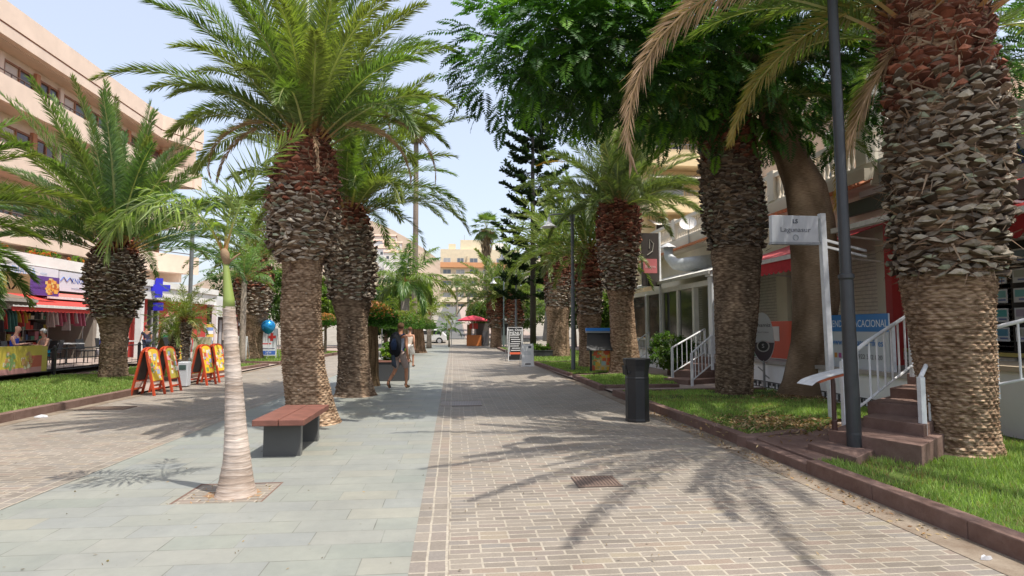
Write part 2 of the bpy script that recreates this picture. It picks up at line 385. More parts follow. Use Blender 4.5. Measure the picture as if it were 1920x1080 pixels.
def lawn(poly, dens, h=.055, wd=.006, seed=1, bare=.25, bands=None, clear=()):
    """turf bed and its blades; bands: [(y0,y1,dens,w,h)]"""
    sheet('turf_bed', poly, LAWNZ - .01, TURF)
    r = np.random.default_rng(seed); P = np.array(poly); x0, y0 = P.min(0); x1, y1 = P.max(0)
    Vs = []; Cs = []
    for (ya, yb, dn, w_, hh) in (bands or [(y0, y1, dens, wd, h)]):
        ya = max(ya, y0); yb = min(yb, y1)
        if yb <= ya: continue
        n = int((x1 - x0) * (yb - ya) * dn); x = r.uniform(x0, x1, n); y = r.uniform(ya, yb, n)
        k = in_poly(x, y, poly); nb = vnoise(x, y, .9, seed + 7) * .6 + vnoise(x, y, 3.1, seed + 8) * .4
        k &= (nb > bare) | (r.random(n) < .12)
        for (cx, cy, cr) in clear: k &= (np.hypot(x - cx, y - cy) > cr * (.75 + .5 * r.random(n)))
        x = x[k]; y = y[k]; nb = nb[k]; n = len(x)
        if not n: continue
        hh_ = hh * r.uniform(.5, 1.3, n) * (.6 + .7 * nb); a = r.uniform(0, 6.283, n); ln = r.uniform(.1, .7, n) * hh_; b = r.uniform(0, 6.283, n)
        ww = w_ * r.uniform(.7, 1.3, n)
        z = np.full(n, LAWNZ - .01)
        v0 = np.stack([x - ww * np.cos(a), y - ww * np.sin(a), z], 1); v1 = np.stack([x + ww * np.cos(a), y + ww * np.sin(a), z], 1)
        v2 = np.stack([x + ln * np.cos(b), y + ln * np.sin(b), z + hh_], 1)
        Vs.append(np.stack([v0, v1, v2], 1).reshape(-1, 3))
        t = r.random(n)[:, None]; dry = (r.random(n) < (.06 + .35 * (nb < bare + .12)))[:, None]
        c = (1 - t) * np.array([.15, .245, .055]) + t * np.array([.34, .44, .14]); c = np.where(dry, np.array([.3, .24, .11]) * (.6 + .6 * t), c); Cs.append(c)
    V = np.concatenate(Vs); c0 = np.array([P[:, 0].mean(), P[:, 1].mean(), 0]); nF = len(V) // 3
    o = mesh_np('lawn_grass', V - c0, np.arange(nF * 3).reshape(-1, 3), GRASSM, cols=np.concatenate(Cs), loc=tuple(c0))
    tag(o, None, None, kind='stuff'); return o
lw = lawn([(4.06, -3), (4.02, 6.3), (4.6, 6.4), (5.3, 6.15), (5.9, 7.4), (7.62, 8.4), (7.62, -3)], 0, seed=11, bare=.33,
     bands=[(2, 4.6, 2300, .0045, .05), (4.6, 7, 2300, .005, .06), (7, 9, 1200, .006, .05)], clear=[(5.8, 6.65, .52)])
tag(lw, 'green lawn behind the kerb in the right foreground around the largest palm', 'grass')
lw = lawn([(4.06, 7.75), (3.92, 13.6), (7.7, 13.6), (7.7, 9.3), (6.3, 9.2), (5.0, 7.95)], 1300, .055, .008, seed=12, bare=.3, clear=[(6.3, 13.0, .5), (7.5, 12.5, .95), (5.2, 8.7, 1.1)])
tag(lw, 'shaded lawn with fallen leaves under the broad leafy tree', 'grass')
lw = lawn([(3.95, 15.0), (3.88, 18.3), (6.0, 19.0), (6.5, 17.6), (5.9, 15.1)], 700, .05, .011, seed=13, bare=.2)
tag(lw, 'small lawn patch between the two side paths on the right', 'grass')
lw = lawn([(3.86, 19.1), (3.66, 25.6), (7.0, 25.6), (7.0, 21.2), (6.2, 19.9)], 500, .05, .014, seed=14, bare=.2)
tag(lw, 'lawn patch at the foot of the grey street lamp', 'grass')
lw = lawn([(3.6, 26.4), (3.5, 45), (8.4, 45), (8.0, 26.4)], 160, .05, .022, seed=15, bare=.2)
tag(lw, 'far lawn under the palms towards the kiosk', 'grass')
lw = lawn([(-7.7, 3), (-7.7, 15.1), (-9.4, 18.8), (-10.6, 20), (-12.4, 20), (-12.4, 3)], 0, seed=16, bare=.12,
     bands=[(6, 13, 900, .009, .06), (13, 20, 700, .011, .06)])
tag(lw, 'bright lawn beside the cafe fence in the left foreground', 'grass')
lw = lawn([(-8.2, 18.4), (-7.75, 25.3), (-12.2, 26.6), (-12.0, 20.8)], 420, .06, .014, seed=17, bare=.12)
tag(lw, 'lawn behind the white litter bin and the orange boards', 'grass')
lw = lawn([(-7.6, 26.6), (-6.9, 38), (-12.2, 42), (-12.4, 28)], 200, .06, .02, seed=18, bare=.12)
tag(lw, 'far left lawn in front of the red cross board', 'grass')
kerb([(3.9, -6), (3.88, 6.23)][::-1])
kerb([(3.88, 6.23), (3.9, 7.6)][::-1], h=.11)
kerb([(3.9, 7.6), (3.76, 13.73), (7.6, 13.9)][::-1])
kerb([(5.05, 8.05), (3.9, 7.62)][::-1], h=.148)
kerb([(3.73, 14.85), (3.75, 18.4), (5.9, 19.05)][::-1], h=.14); kerb([(5.9, 14.95), (3.9, 14.88)][::-1], h=.138)
kerb([(3.72, 18.95), (3.5, 25.7), (6.8, 25.8)][::-1], h=.14)
kerb([(3.48, 26.3), (3.35, 45.2), (8.2, 45.2)][::-1], h=.14)
kerb([(-7.55, -6), (-7.55, 15.1), (-9.3, 18.95), (-10.6, 20.2), (-12.4, 20.2)])
kerb([(-12.2, 20.7), (-8.15, 18.2), (-7.6, 25.4), (-12.2, 26.8)][::-1][::-1])
kerb([(-12.4, 27.8), (-7.5, 26.4), (-6.75, 38.2), (-12.2, 42.3)])
# landing slab at the foot of the near steps
m = MB(); m.prism([(4.06, 6.3), (4.06, 7.7), (4.9, 7.9), (6.4, 8.9), (6.8, 7.9), (5.3, 6.2), (4.6, 6.42)], .04, .128); struct(m.build('stair_landing', KERBM, bevel=.01))
# fallen leaves and debris
def litter(n, region, seed, size=.035, cols=((.33, .2, .1), (.42, .31, .18), (.22, .12, .06)), z=LAWNZ + .01, name='fallen_leaves', label=None, dz=.03):
    r = np.random.default_rng(seed); P = np.array([region(r) for _ in range(n)]); a = r.uniform(0, 6.28, n); s = size * r.uniform(.4, 1.5, n)
    el = r.normal(0, .35, n); dx = np.stack([np.cos(a) * np.cos(el), np.sin(a) * np.cos(el), np.sin(el)], 1) * s[:, None]
    sd_ = np.stack([-np.sin(a), np.cos(a), r.normal(0, .3, n)], 1) * (s * r.uniform(.25, .5, n))[:, None]
    c = np.concatenate([P, (z + r.random(n) * dz)[:, None]], 1)
    V = np.stack([c - dx, c - sd_, c + dx, c + sd_], 1).reshape(-1, 3); base = V.mean(0)
    o = mesh_np(name, V - base, np.arange(4 * n).reshape(-1, 4), DRYM, cols=np.array(cols)[r.integers(0, len(cols), n)] * r.uniform(.7, 1.2, (n, 1)), loc=tuple(base))
    return tag(o, label, 'leaf litter', kind='stuff')
litter(1500, lambda r: (4.75 + r.normal(0, .55) + .25, 8.75 + r.normal(0, .5)), 3, label='brown fallen leaves on the lawn corner by the steps')
litter(700, lambda r: (7.3 + r.normal(0, .5), 11.9 + r.normal(0, .45)), 4, label='brown fallen leaves round the foot of the leafy tree')
litter(500, lambda r: (3.72 + r.normal(0, .08), r.uniform(4.2, 11.5)), 6, .022, z=.007, dz=.006, label='dry leaf crumbs lying in the sandy gutter by the kerb')
litter(420, lambda r: (r.uniform(-7.3, 3.5), 3.9 + 12 * r.random() ** 1.6), 8, .013, cols=((.2, .15, .1), (.35, .25, .15), (.16, .13, .1)), z=.009, dz=.004, label='small specks of leaf debris scattered over the paving')
litter(260, lambda r: (r.uniform(PITX0 + .05, PITX1 - .05), r.uniform(PITY0 + .03, PITY1 - .05)), 9, .02, cols=((.36, .22, .12), (.25, .13, .07), (.4, .3, .2)), z=-.012, dz=.015, label='woody crumbs on the soil of the square tree pit')
# drain covers and a white scrap
def grate(c, wx, wy, label):
    m = MB(); m.col = (.2, .14, .11)
    m.box(-wx / 2, wx / 2, -wy / 2, wy / 2, 0, .006, (.11, .08, .07))
    k = int(wx / .035)
    for i in range(k): xx = -wx / 2 + (i + .5) * wx / k; m.box(xx - .009, xx + .009, -wy / 2 + .02, wy / 2 - .02, .006, .011)
    m.box(-wx / 2, wx / 2, -wy / 2, -wy / 2 + .02, .006, .012); m.box(-wx / 2, wx / 2, wy / 2 - .02, wy / 2, .006, .012)
    o = m.build('drain_cover', METAL); o.location = (c[0], c[1], .002); tag(o, label, 'drain cover', 'drain covers set in the brick paving')
grate(G(1118, 904), .46, .4, 'rusty slotted drain cover in the brick paving nearest the viewer')
grate(G(865, 757), .85, .8, 'brown drain cover further off beside the slate walkway edge')
grate(G(200, 766), .9, .5, 'brown drain cover by the left kerb and lawn')
def scrap(c, s, name, label):
    m = MB(); m.col = (.55, .55, .56); r = random.Random(int(s * 1000)); n = 9
    top = [(s * (.6 + .5 * r.random()) * math.cos(6.283 * k / n) * .6, s * .5 * (.6 + .5 * r.random()) * math.sin(6.283 * k / n) * .6, s * .25 * r.random() + .012) for k in range(n)]
    bot = [(x * 1.2, y * 1.2, 0) for x, y, z in top]; cx = (0, 0, s * .3)
    m.add(top + bot + [cx], [(k, (k + 1) % n, 2 * n) for k in range(n)] + [(n + k, n + (k + 1) % n, (k + 1) % n, k) for k in range(n)] + [tuple(range(n, 2 * n))[::-1]])
    o = m.build(name, CLOTH); o.location = (c[0], c[1], .006); tag(o, label, 'litter')
scrap(G(77, 783), .17, 'plastic_bag', 'crumpled white plastic scrap on the bricks by the left kerb')
scrap(G(1848, 1050), .07, 'paper_scrap', 'small white paper scrap near the right foreground kerb')
# distant hill
n = 60; hx = np.linspace(-420, 300, n); hy = np.linspace(420, 760, 24); X, Y = np.meshgrid(hx, hy)
prof = 108 * np.exp(-((X + 105) / 125) ** 2)
Z = prof * np.sin(np.clip((Y - 415) / 260, 0, 1) * 1.57) * (1 - .1 * vnoise(X, Y, .02, 4)) + 9 * (vnoise(X, Y, .03, 9) - .5) + 14
V = np.stack([X, Y, Z], -1).reshape(-1, 3)
struct(mesh_np('hill', V, np.array([(j * n + i, j * n + i + 1, (j + 1) * n + i + 1, (j + 1) * n + i) for j in range(23) for i in range(n - 1)]), EARTH, smooth=True))
# ================================================================== PALMS
def frond_data(L, az, el0, bend, org, leaf, n, col, r, pet=.14, wid=.015, vang=.45, droop=.15, colvar=.25, tipcol=None, sway=0.0, rach=.016, rcol=None, beta=(1.0, .5), curl=1.35, m=14, roll=None, ranks=(-.2, .25, .7)):
    s = np.linspace(0, 1, m); el = el0 - bend * s ** curl; azs = az + sway * s
    T = np.stack([np.cos(el) * np.cos(azs), np.cos(el) * np.sin(azs), np.sin(el)], 1)
    P = np.concatenate([[np.zeros(3)], np.cumsum((T[:-1] + T[1:]) / 2 * (L / (m - 1)), 0)]) + org
    S0 = np.stack([-np.sin(azs), np.cos(azs), np.zeros(m)], 1); N0 = np.cross(T, S0) * -1; N0 = -N0 if N0[0, 2] < 0 and el0 < 1.2 else N0
    N0 = np.cross(T, S0); N0 = np.where((N0[:, 2:3] < 0), -N0, N0) if el0 < 1.35 else N0
    tw = r.normal(0, .3) if roll is None else roll; S = S0 * math.cos(tw) + N0 * math.sin(tw); N = N0 * math.cos(tw) - S0 * math.sin(tw)
    # rachis as a tapering 3-sided strip
    wr = rach * (2.3 - 2.05 * s ** .5); VR = np.stack([P + S * wr[:, None], P - S * wr[:, None], P - N * wr[:, None] * .8], 1).reshape(-1, 3)
    FR = []
    for i in range(m - 1):
        for k in range(3): a = i * 3 + k; b = i * 3 + (k + 1) % 3; FR.append((a, b, b + 3, a + 3))
    rc = np.array(rcol if rcol is not None else (.33, .34, .12)); CR = np.tile(rc, (len(FR), 1)) * r.uniform(.8, 1.15); kb = np.clip(1 - np.repeat(s[:-1], 3) / .22, 0, 1)[:, None]; CR = CR * (1 - kb) + np.array([.42, .22, .09]) * kb
    t = np.repeat(np.linspace(pet, .995, n), 2); side = np.tile([1.0, -1.0], n); t = np.clip(t + r.normal(0, .4 / n, 2 * n), pet, 1)
    ti = t * (m - 1); i0 = np.clip(ti.astype(int), 0, m - 2); f = (ti - i0)[:, None]
    def ip(A): return A[i0] * (1 - f) + A[i0 + 1] * f
    p, Tt, St, Nt = ip(P), ip(T), ip(S), ip(N)
    u = (t - pet) / (1 - pet)
    be = beta[0] + (beta[1] - beta[0]) * u + r.normal(0, .07, 2 * n); va = vang + r.choice(np.array(ranks), 2 * n) + r.normal(0, .1, 2 * n)
    D = np.cos(be)[:, None] * Tt + np.sin(be)[:, None] * (St * (side * np.cos(va))[:, None] + Nt * np.sin(va)[:, None])
    ln = leaf * (np.minimum(1, .45 + u * 2.6) * (1 - .62 * u ** 2.6)) * r.uniform(.85, 1.1, 2 * n)
    D[:, 2] -= droop * .5; D /= np.linalg.norm(D, axis=1)[:, None]
    W = np.cross(D, Nt + .3 * r.normal(0, 1, (2 * n, 3))); W /= (np.linalg.norm(W, axis=1)[:, None] + 1e-9)
    ww = (wid * r.uniform(.8, 1.2, 2 * n))[:, None]
    mid = p + D * (ln * .42)[:, None]; D2 = D.copy(); D2[:, 2] -= droop; D2 /= np.linalg.norm(D2, axis=1)[:, None]
    tip = mid + D2 * (ln * .58)[:, None]
    VL = np.stack([p, mid + W * ww, tip, mid - W * ww], 1).reshape(-1, 3)
    b = len(VR); FL = np.arange(8 * n).reshape(-1, 4) + b
    c = np.array(col); cc = c[None] * (1 + r.normal(0, colvar, (2 * n, 1)) * .6); 
    if tipcol is not None: k = (u[:, None] ** 1.5) * (.6 + .4 * r.random((2 * n, 1))); cc = cc * (1 - k) + np.array(tipcol)[None] * k
    return np.concatenate([VR, VL]), np.concatenate([np.array(FR), FL]), np.clip(np.concatenate([CR, cc]), .004, 1)
def join(parts):
    V = []; Fs = []; Cc = []; b = 0
    for v, f, c in parts: V.append(v); Fs.append(f + b); Cc.append(c); b += len(v)
    return np.concatenate(V), np.concatenate(Fs), np.concatenate(Cc)

GREENS = [(.13, .19, .045), (.17, .225, .05), (.11, .165, .05), (.19, .225, .06)]
def crown(org, nf, L, r, leaf=.38, nl=60, el=(1.5, -.1), bend=(.55, 1.35), pal=GREENS, wid=.015, lean=(0, 0), rach=.02, dens=1.0, vang=.45, Lvar=.1, spread=.22, droop=.15, azfilter=None, curl=1.35):
    parts = []
    for i in range(nf):
        a = (i + .5) / nf; az = i * 2.39996 + r.normal(0, .12)
        if azfilter is not None and not azfilter(az % 6.28318, a): continue
        e = el[0] + (el[1] - el[0]) * a ** .85 + r.normal(0, .07); bd = bend[0] + (bend[1] - bend[0]) * a + r.normal(0, .1)
        l = L * (1 + r.normal(0, Lvar)) * (.8 + .2 * math.sin(math.pi * min(1, a + .25)))
        o = np.array(org) + np.array([math.cos(az), math.sin(az), 0]) * spread * min(1, .2 + a) + np.array([0, 0, -.28 * a * spread / .22])
        # lean skews the azimuth-dependent elevation
        e += lean[0] * math.cos(az) + lean[1] * math.sin(az)
        c = pal[r.integers(len(pal))]; young = max(0, .3 - a)
        c = tuple(np.array(c) * (1 + young))
        parts.append(frond_data(l, az, e, bd, o, leaf, nl, c, r, wid=wid, vang=vang, sway=r.normal(0, .12), rach=rach, droop=droop, curl=curl,
                                tipcol=(.16, .17, .05) if r.random() < .35 else None, rcol=(.42, .42, .2)))
    return join(parts)

def path_at(path, z):
    P = np.array(path, float); return np.array([np.interp(z, P[:, 2], P[:, 0]), np.interp(z, P[:, 2], P[:, 1]), z])
def trunk_mesh(path, rad, z0, z1, r, nu=64, nv=80, amp=.012, cell=.11, row=.04, root=.0, ring=False, lump=.03):
    """path: centre points (x,y,z); rad: list of (z,radius)"""
    rz_, rr_ = np.array(rad).T; zz = np.linspace(z0, z1, nv); th = np.linspace(0, 2 * np.pi, nu + 1)
    TH, ZZ = np.meshgrid(th, zz); RR = np.interp(ZZ, rz_, rr_)
    seed = int(r.integers(1000))
    thn = TH % (2 * np.pi - 1e-6)
    RR = RR * (1 + lump * (vnoise(np.cos(TH) * 2 + 9, np.sin(TH) * 2 + ZZ * 1.3 + 9, 1.0, seed) - .5) * 2)
    if amp and not ring:
        k = np.floor(ZZ / row); nc = max(3, round(2 * np.pi * rr_.mean() / cell)); ph = (thn / (2 * np.pi) * nc + k * .381 + .25 * vnoise(TH * 3, ZZ * 8, 1, seed + 1)) % 1
        fr = (ZZ / row) % 1; RR = RR + amp * ((1 - (2 * ph - 1) ** 2) * (1 - fr) * 1.2 - .4) + amp * .8 * (vnoise(thn * 14, ZZ * 40, 1, seed + 2) - .5)
    if ring:
        q = ZZ + .006 * np.sin(TH * 2 + ZZ * 9); fr = (q / row) % 1; RR = RR + amp * (np.exp(-((fr - .5) / .16) ** 2))
    if root:
        RR = RR + root * np.exp(-(ZZ - z0) / .12) * (.6 + .8 * vnoise(thn * 3, ZZ * 3, 1, seed + 5))
    P = np.array(path, float); cx = np.interp(ZZ, P[:, 2], P[:, 0]); cy = np.interp(ZZ, P[:, 2], P[:, 1])
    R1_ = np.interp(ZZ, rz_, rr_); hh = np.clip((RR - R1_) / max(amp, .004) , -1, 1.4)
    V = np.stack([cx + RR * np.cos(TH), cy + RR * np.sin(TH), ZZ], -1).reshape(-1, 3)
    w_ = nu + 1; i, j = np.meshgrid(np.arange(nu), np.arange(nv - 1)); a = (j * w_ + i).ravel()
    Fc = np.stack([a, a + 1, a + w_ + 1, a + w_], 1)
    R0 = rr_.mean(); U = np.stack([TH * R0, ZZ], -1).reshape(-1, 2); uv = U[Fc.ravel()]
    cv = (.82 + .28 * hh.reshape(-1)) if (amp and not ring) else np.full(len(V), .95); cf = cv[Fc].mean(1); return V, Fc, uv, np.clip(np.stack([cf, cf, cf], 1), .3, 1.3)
def stubs(path, rad, z0, z1, r, w=.16, h=.055, ln=.17, row=.07, el=(0.1, .9), cols=None, topred=.45, jit=.25, face=None, twist=.381):
    """cut frond bases: lens-section wedges sticking out of the trunk"""
    rz_, rr_ = np.array(rad).T; Vs = []; Cs = []; Fs = []; b = 0
    nrow = int((z1 - z0) / row); cols = cols or [(.2, .14, .10), (.28, .21, .155), (.14, .09, .065)]; face = face or [(.38, .32, .25), (.28, .22, .17), (.46, .40, .32)]
    for k in range(nrow):
        z = z0 + (k + .5) * row; a = (z - z0) / (z1 - z0); R_ = np.interp(z, rz_, rr_); nc = max(5, int(2 * np.pi * R_ / (w * .78)))
        c0 = path_at(path, z); e0 = el[0] + (el[1] - el[0]) * a ** .8
        for i in range(nc):
            th = 2 * np.pi * (i + k * twist + r.normal(0, .07)) / nc + k * .13; e = e0 + r.normal(0, .22)
            o = np.array([math.cos(th), math.sin(th), 0]); sdv = np.array([-math.sin(th), math.cos(th), 0]); sdv = sdv + np.array([0, 0, r.normal(0, .18)])
            D = o * math.cos(e) + np.array([0, 0, math.sin(e)]); U = np.array([0, 0, math.cos(e)]) - o * math.sin(e)
            W = w * r.uniform(.7, 1.15); Hh = h * r.uniform(.6, 1.3); l = ln * r.uniform(.55, 1.35)
            p0 = c0 + o * (R_ - .07) + np.array([0, 0, r.normal(0, .25 * row)]) - D * .03; p1 = p0 + D * (l + .07)
            lens = [(-1.1, r.normal(0, .2)), (-.4, .5 + r.normal(0, .12)), (.35, .55 + r.normal(0, .12)), (1.1, r.normal(0, .2)), (.4, -.38), (-.4, -.34)]
            base = [p0 + sdv * x * W * .42 + U * y * Hh * .7 for x, y in lens]; end = [p1 + sdv * x * W * .5 + U * y * Hh + D * (-.25 * abs(x) * W + r.normal(0, .008)) for x, y in lens]
            Vs += base + end + [p1 + D * r.normal(0, .012)]
            for q in range(6): Fs.append((b + q, b + (q + 1) % 6, b + 6 + (q + 1) % 6, b + 6 + q))
            for q in range(0, 6, 1): Fs.append((b + 6 + q, b + 6 + (q + 1) % 6, b + 12, b + 12))
            red = a > 1 - topred * r.uniform(.75, 1.25)
            bc = np.array(cols[r.integers(len(cols))]); fc = np.array(face[r.integers(len(face))])
            if red: bc = np.array([.21, .072, .045]) * r.uniform(.5, 1.3); fc = np.array([.30, .115, .07]) * r.uniform(.5, 1.4)
            elif r.random() < .12 and w > .12: fc = np.array([.3, .32, .22])
            v = r.uniform(.45, 1.3); Cs += [bc * v] * 6 + [fc * v] * 6
            b += 13
    Fs = [f if f[2] != f[3] else f[:3] for f in Fs]
    return np.array(Vs), Fs, np.clip(np.array(Cs), .005, 1)
def fibres(path, rad, z0, z1, r, n=500, ln=.25, cols=((.2, .13, .08), (.3, .22, .15), (.12, .07, .045))):
    """loose fibre strips and broken stalk ends hanging over the collar"""
    rz_, rr_ = np.array(rad).T; z = r.uniform(z0, z1, n); th = r.uniform(0, 2 * np.pi, n); Rv = np.interp(z, rz_, rr_)
    P = np.array(path, float); c = np.stack([np.interp(z, P[:, 2], P[:, 0]), np.interp(z, P[:, 2], P[:, 1]), z], 1)
    o = np.stack([np.cos(th), np.sin(th), 0 * th], 1); p = c + o * (Rv + r.uniform(.02, .12, n))[:, None]
    D = o * r.uniform(.1, .8, (n, 1)) + np.stack([-np.sin(th), np.cos(th), 0 * th], 1) * r.normal(0, .6, (n, 1)); D[:, 2] += r.normal(-.1, .6, n); D /= np.linalg.norm(D, axis=1)[:, None]
    W = np.cross(D, o); W /= np.linalg.norm(W, axis=1)[:, None] + 1e-9; l = ln * r.uniform(.3, 1, n)[:, None]; wv = .007 * r.uniform(.5, 2, n)[:, None]
    V = np.stack([p - W * wv, p + W * wv, p + D * l + W * wv * .3, p + D * l - W * wv * .3], 1).reshape(-1, 3)
    return V, np.arange(4 * n).reshape(-1, 4), np.array(cols)[r.integers(0, len(cols), n)] * r.uniform(.7, 1.3, (n, 1))

def date_palm(base, path, rad, zc0, zc1, crown_kw, seed, label, group='date palms lining the promenade', name='date_palm', stub_kw=None, trunk_kw=None, dry=(), bark=None, fib=400, scars=None):
    """all coordinates local to base; zc0..zc1 is the collar of cut frond bases"""
    r = np.random.default_rng(seed); t = empty(name, base, label, 'palm tree', group)
    pr_ = .5 * (stub_kw or {}).get('ln', .17); zs = np.linspace(-.1, zc1 + .2, 60); rs = np.interp(zs, *np.array(rad).T)
    rad = [(z, q - pr_ * min(1, max(0, (z - zc0 + .06) / .12))) for z, q in zip(zs, rs)]
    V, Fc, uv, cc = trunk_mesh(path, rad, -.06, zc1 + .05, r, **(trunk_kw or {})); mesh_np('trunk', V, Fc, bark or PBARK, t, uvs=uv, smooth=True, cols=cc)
    V, Fc, Cc = stubs(path, rad, zc0, zc1, r, **(stub_kw or {}))
    if scars:
        kw = dict(w=.1, h=.024, ln=.045, row=.045, el=(.75, .95), topred=0, cols=[(.30, .21, .14), (.40, .29, .2), (.22, .15, .1)], face=[(.5, .39, .28), (.42, .31, .22), (.58, .47, .36)]); kw.update(scars)
        V2, F2, C2 = stubs(path, [(z, q - .012) for z, q in rad], .04, zc0 + .03, r, **kw); mesh_np('leaf_scars', V2, F2, STUB, t, cols=C2)
    if fib:
        V2, F2, C2 = fibres(path, rad, zc0 - .05, zc1, r, n=fib); F2 = [tuple(f) for f in (F2 + len(V)).tolist()]; V = np.concatenate([V, V2]); Fc = list(Fc) + F2; Cc = np.concatenate([Cc, C2])
    mesh_np('frond_base_collar', V, Fc, STUB, t, cols=Cc)
    top = path_at(path, zc1)
    V, Fc, Cc = crown(top + np.array([0, 0, .05]), r=r, **crown_kw); mesh_np('crown', V, Fc, FROND, t, cols=Cc)
    for d in dry:
        d = dict(d); ty = d.pop('ty', 'dry'); off = np.array(d.pop('off', (0, 0, 0)))
        col = {'dry': (.37, .25, .17), 'yellow': (.34, .25, .05), 'green': (.10, .155, .035), 'olive': (.17, .16, .05)}[ty]
        v, f, c = frond_data(org=top + off, r=r, col=col, rcol=(.4, .27, .15) if ty == 'dry' else (.4, .33, .1), **d)
        mesh_np('dry_frond' if ty == 'dry' else 'frond', v, f, DRYM if ty == 'dry' else FROND, t, cols=c)
    return t
def az_to(dx, dy): return math.atan2(dy, dx)

def local_path(base, pix, dy=0.0):
    """pix: list of (px,py) of the trunk axis, all at the base's distance"""
    out = []
    for px, py in pix:
        p = At(px, py, base[1] + dy); out.append((p.x - base[0], 0.0, p.z - base[2]))
    return out
def rprof(base, lst):
    """lst: (py, width_px) -> (z, radius)"""
    out = []
    for py, wpx in lst:
        dep = base[1] * math.cos(YAW) + base[0] * math.sin(YAW); lat = (base[0] * math.cos(YAW) - base[1] * math.sin(YAW)) / dep
        p = At(960 + F_PX * lat, py, base[1]); out.append((p.z - base[2], wpx * dep / F_PX / 2 / math.sqrt(1 + lat * lat)))
    out.sort(); out[0] = (min(-.1, out[0][0]), out[0][1]); return out

# --- A: large leaning palm in the slate walkway, left of centre
bA = Vector((-2.33, 10.3, 0))
pthA = [(0, 0, -.2), (.0, 0, 0), (-.18, 0, .9), (-.26, 0, 1.9), (-.25, 0, 2.7), (-.25, 0, 3.8), (-.20, 0, 4.95)]
rdA = rprof(bA, [(800, 98), (760, 88), (700, 80), (600, 76), (500, 74), (486, 96), (465, 126), (430, 136), (390, 140), (340, 132), (300, 116), (258, 82)])
date_palm(bA, pthA, rdA, 2.72, 4.95, dict(nf=58, L=3.25, leaf=.40, nl=190, el=(1.52, .55), bend=(.35, 1.6), wid=.011, rach=.017, spread=.24, vang=.2, curl=1.7), 21,
          'large leaning date palm behind the bench, brown dried fronds among its green crown',
          stub_kw=dict(w=.15, h=.05, ln=.12, row=.062, el=(-.1, .95), topred=.5), trunk_kw=dict(nu=170, nv=380, amp=.022, cell=.12, row=.04, root=.06),
          dry=[dict(L=3.0, az=.12, el0=.75, bend=2.35, leaf=.26, n=110, wid=.009, beta=(.5, .3), curl=1.2), dict(L=2.4, az=.55, el0=1.35, bend=2.9, leaf=.24, n=100, wid=.009, beta=(.45, .3), curl=1.6),
               dict(L=2.5, az=-.35, el0=.3, bend=1.8, leaf=.26, n=90, wid=.01, beta=(.5, .3)), dict(L=2.2, az=3.25, el0=.45, bend=2.2, leaf=.27, n=95, wid=.01, beta=(.5, .3)),
               dict(L=2.5, az=2.7, el0=.5, bend=1.9, leaf=.27, n=95, wid=.01, beta=(.5, .3)), dict(L=1.6, az=-1.2, el0=-.1, bend=1.3, leaf=.2, n=40, wid=.01, beta=(.5, .3))], scars=dict(w=.12), fib=700)
# --- B: palm behind it
bB = Vector((-2.3, 14.35, 0))
rdB = rprof(bB, [(745, 76), (725, 68), (680, 58), (600, 60), (578, 70), (560, 84), (520, 100), (470, 100), (430, 86), (395, 66)])
date_palm(bB, [(0, 0, -.2), (-.02, 0, 0), (-.12, 0, 2), (-.24, 0, 4.6)], rdB, 2.25, 4.5, dict(nf=56, L=3.5, leaf=.44, nl=165, el=(1.5, .4), bend=(.4, 1.75), wid=.012, rach=.017, lean=(0.1, 0), vang=.2, curl=1.6), 33,
          'date palm with knobbly dark collar next to the trunk of the leaning palm', stub_kw=dict(w=.16, h=.06, ln=.13, row=.075, topred=.22),
          trunk_kw=dict(nu=110, nv=200, amp=.016, cell=.13, row=.04, root=.1, lump=.06), dry=[dict(L=2.6, az=.1, el0=.2, bend=1.9, leaf=.3, n=50, ty='green'), dict(L=3.4, az=.2, el0=.75, bend=1.9, leaf=.4, n=60, ty='green')], bark=PBARK_G, scars=dict(w=.11, h=.03, ln=.05, cols=[(.24, .175, .12), (.33, .25, .18), (.17, .12, .08)]), fib=300)
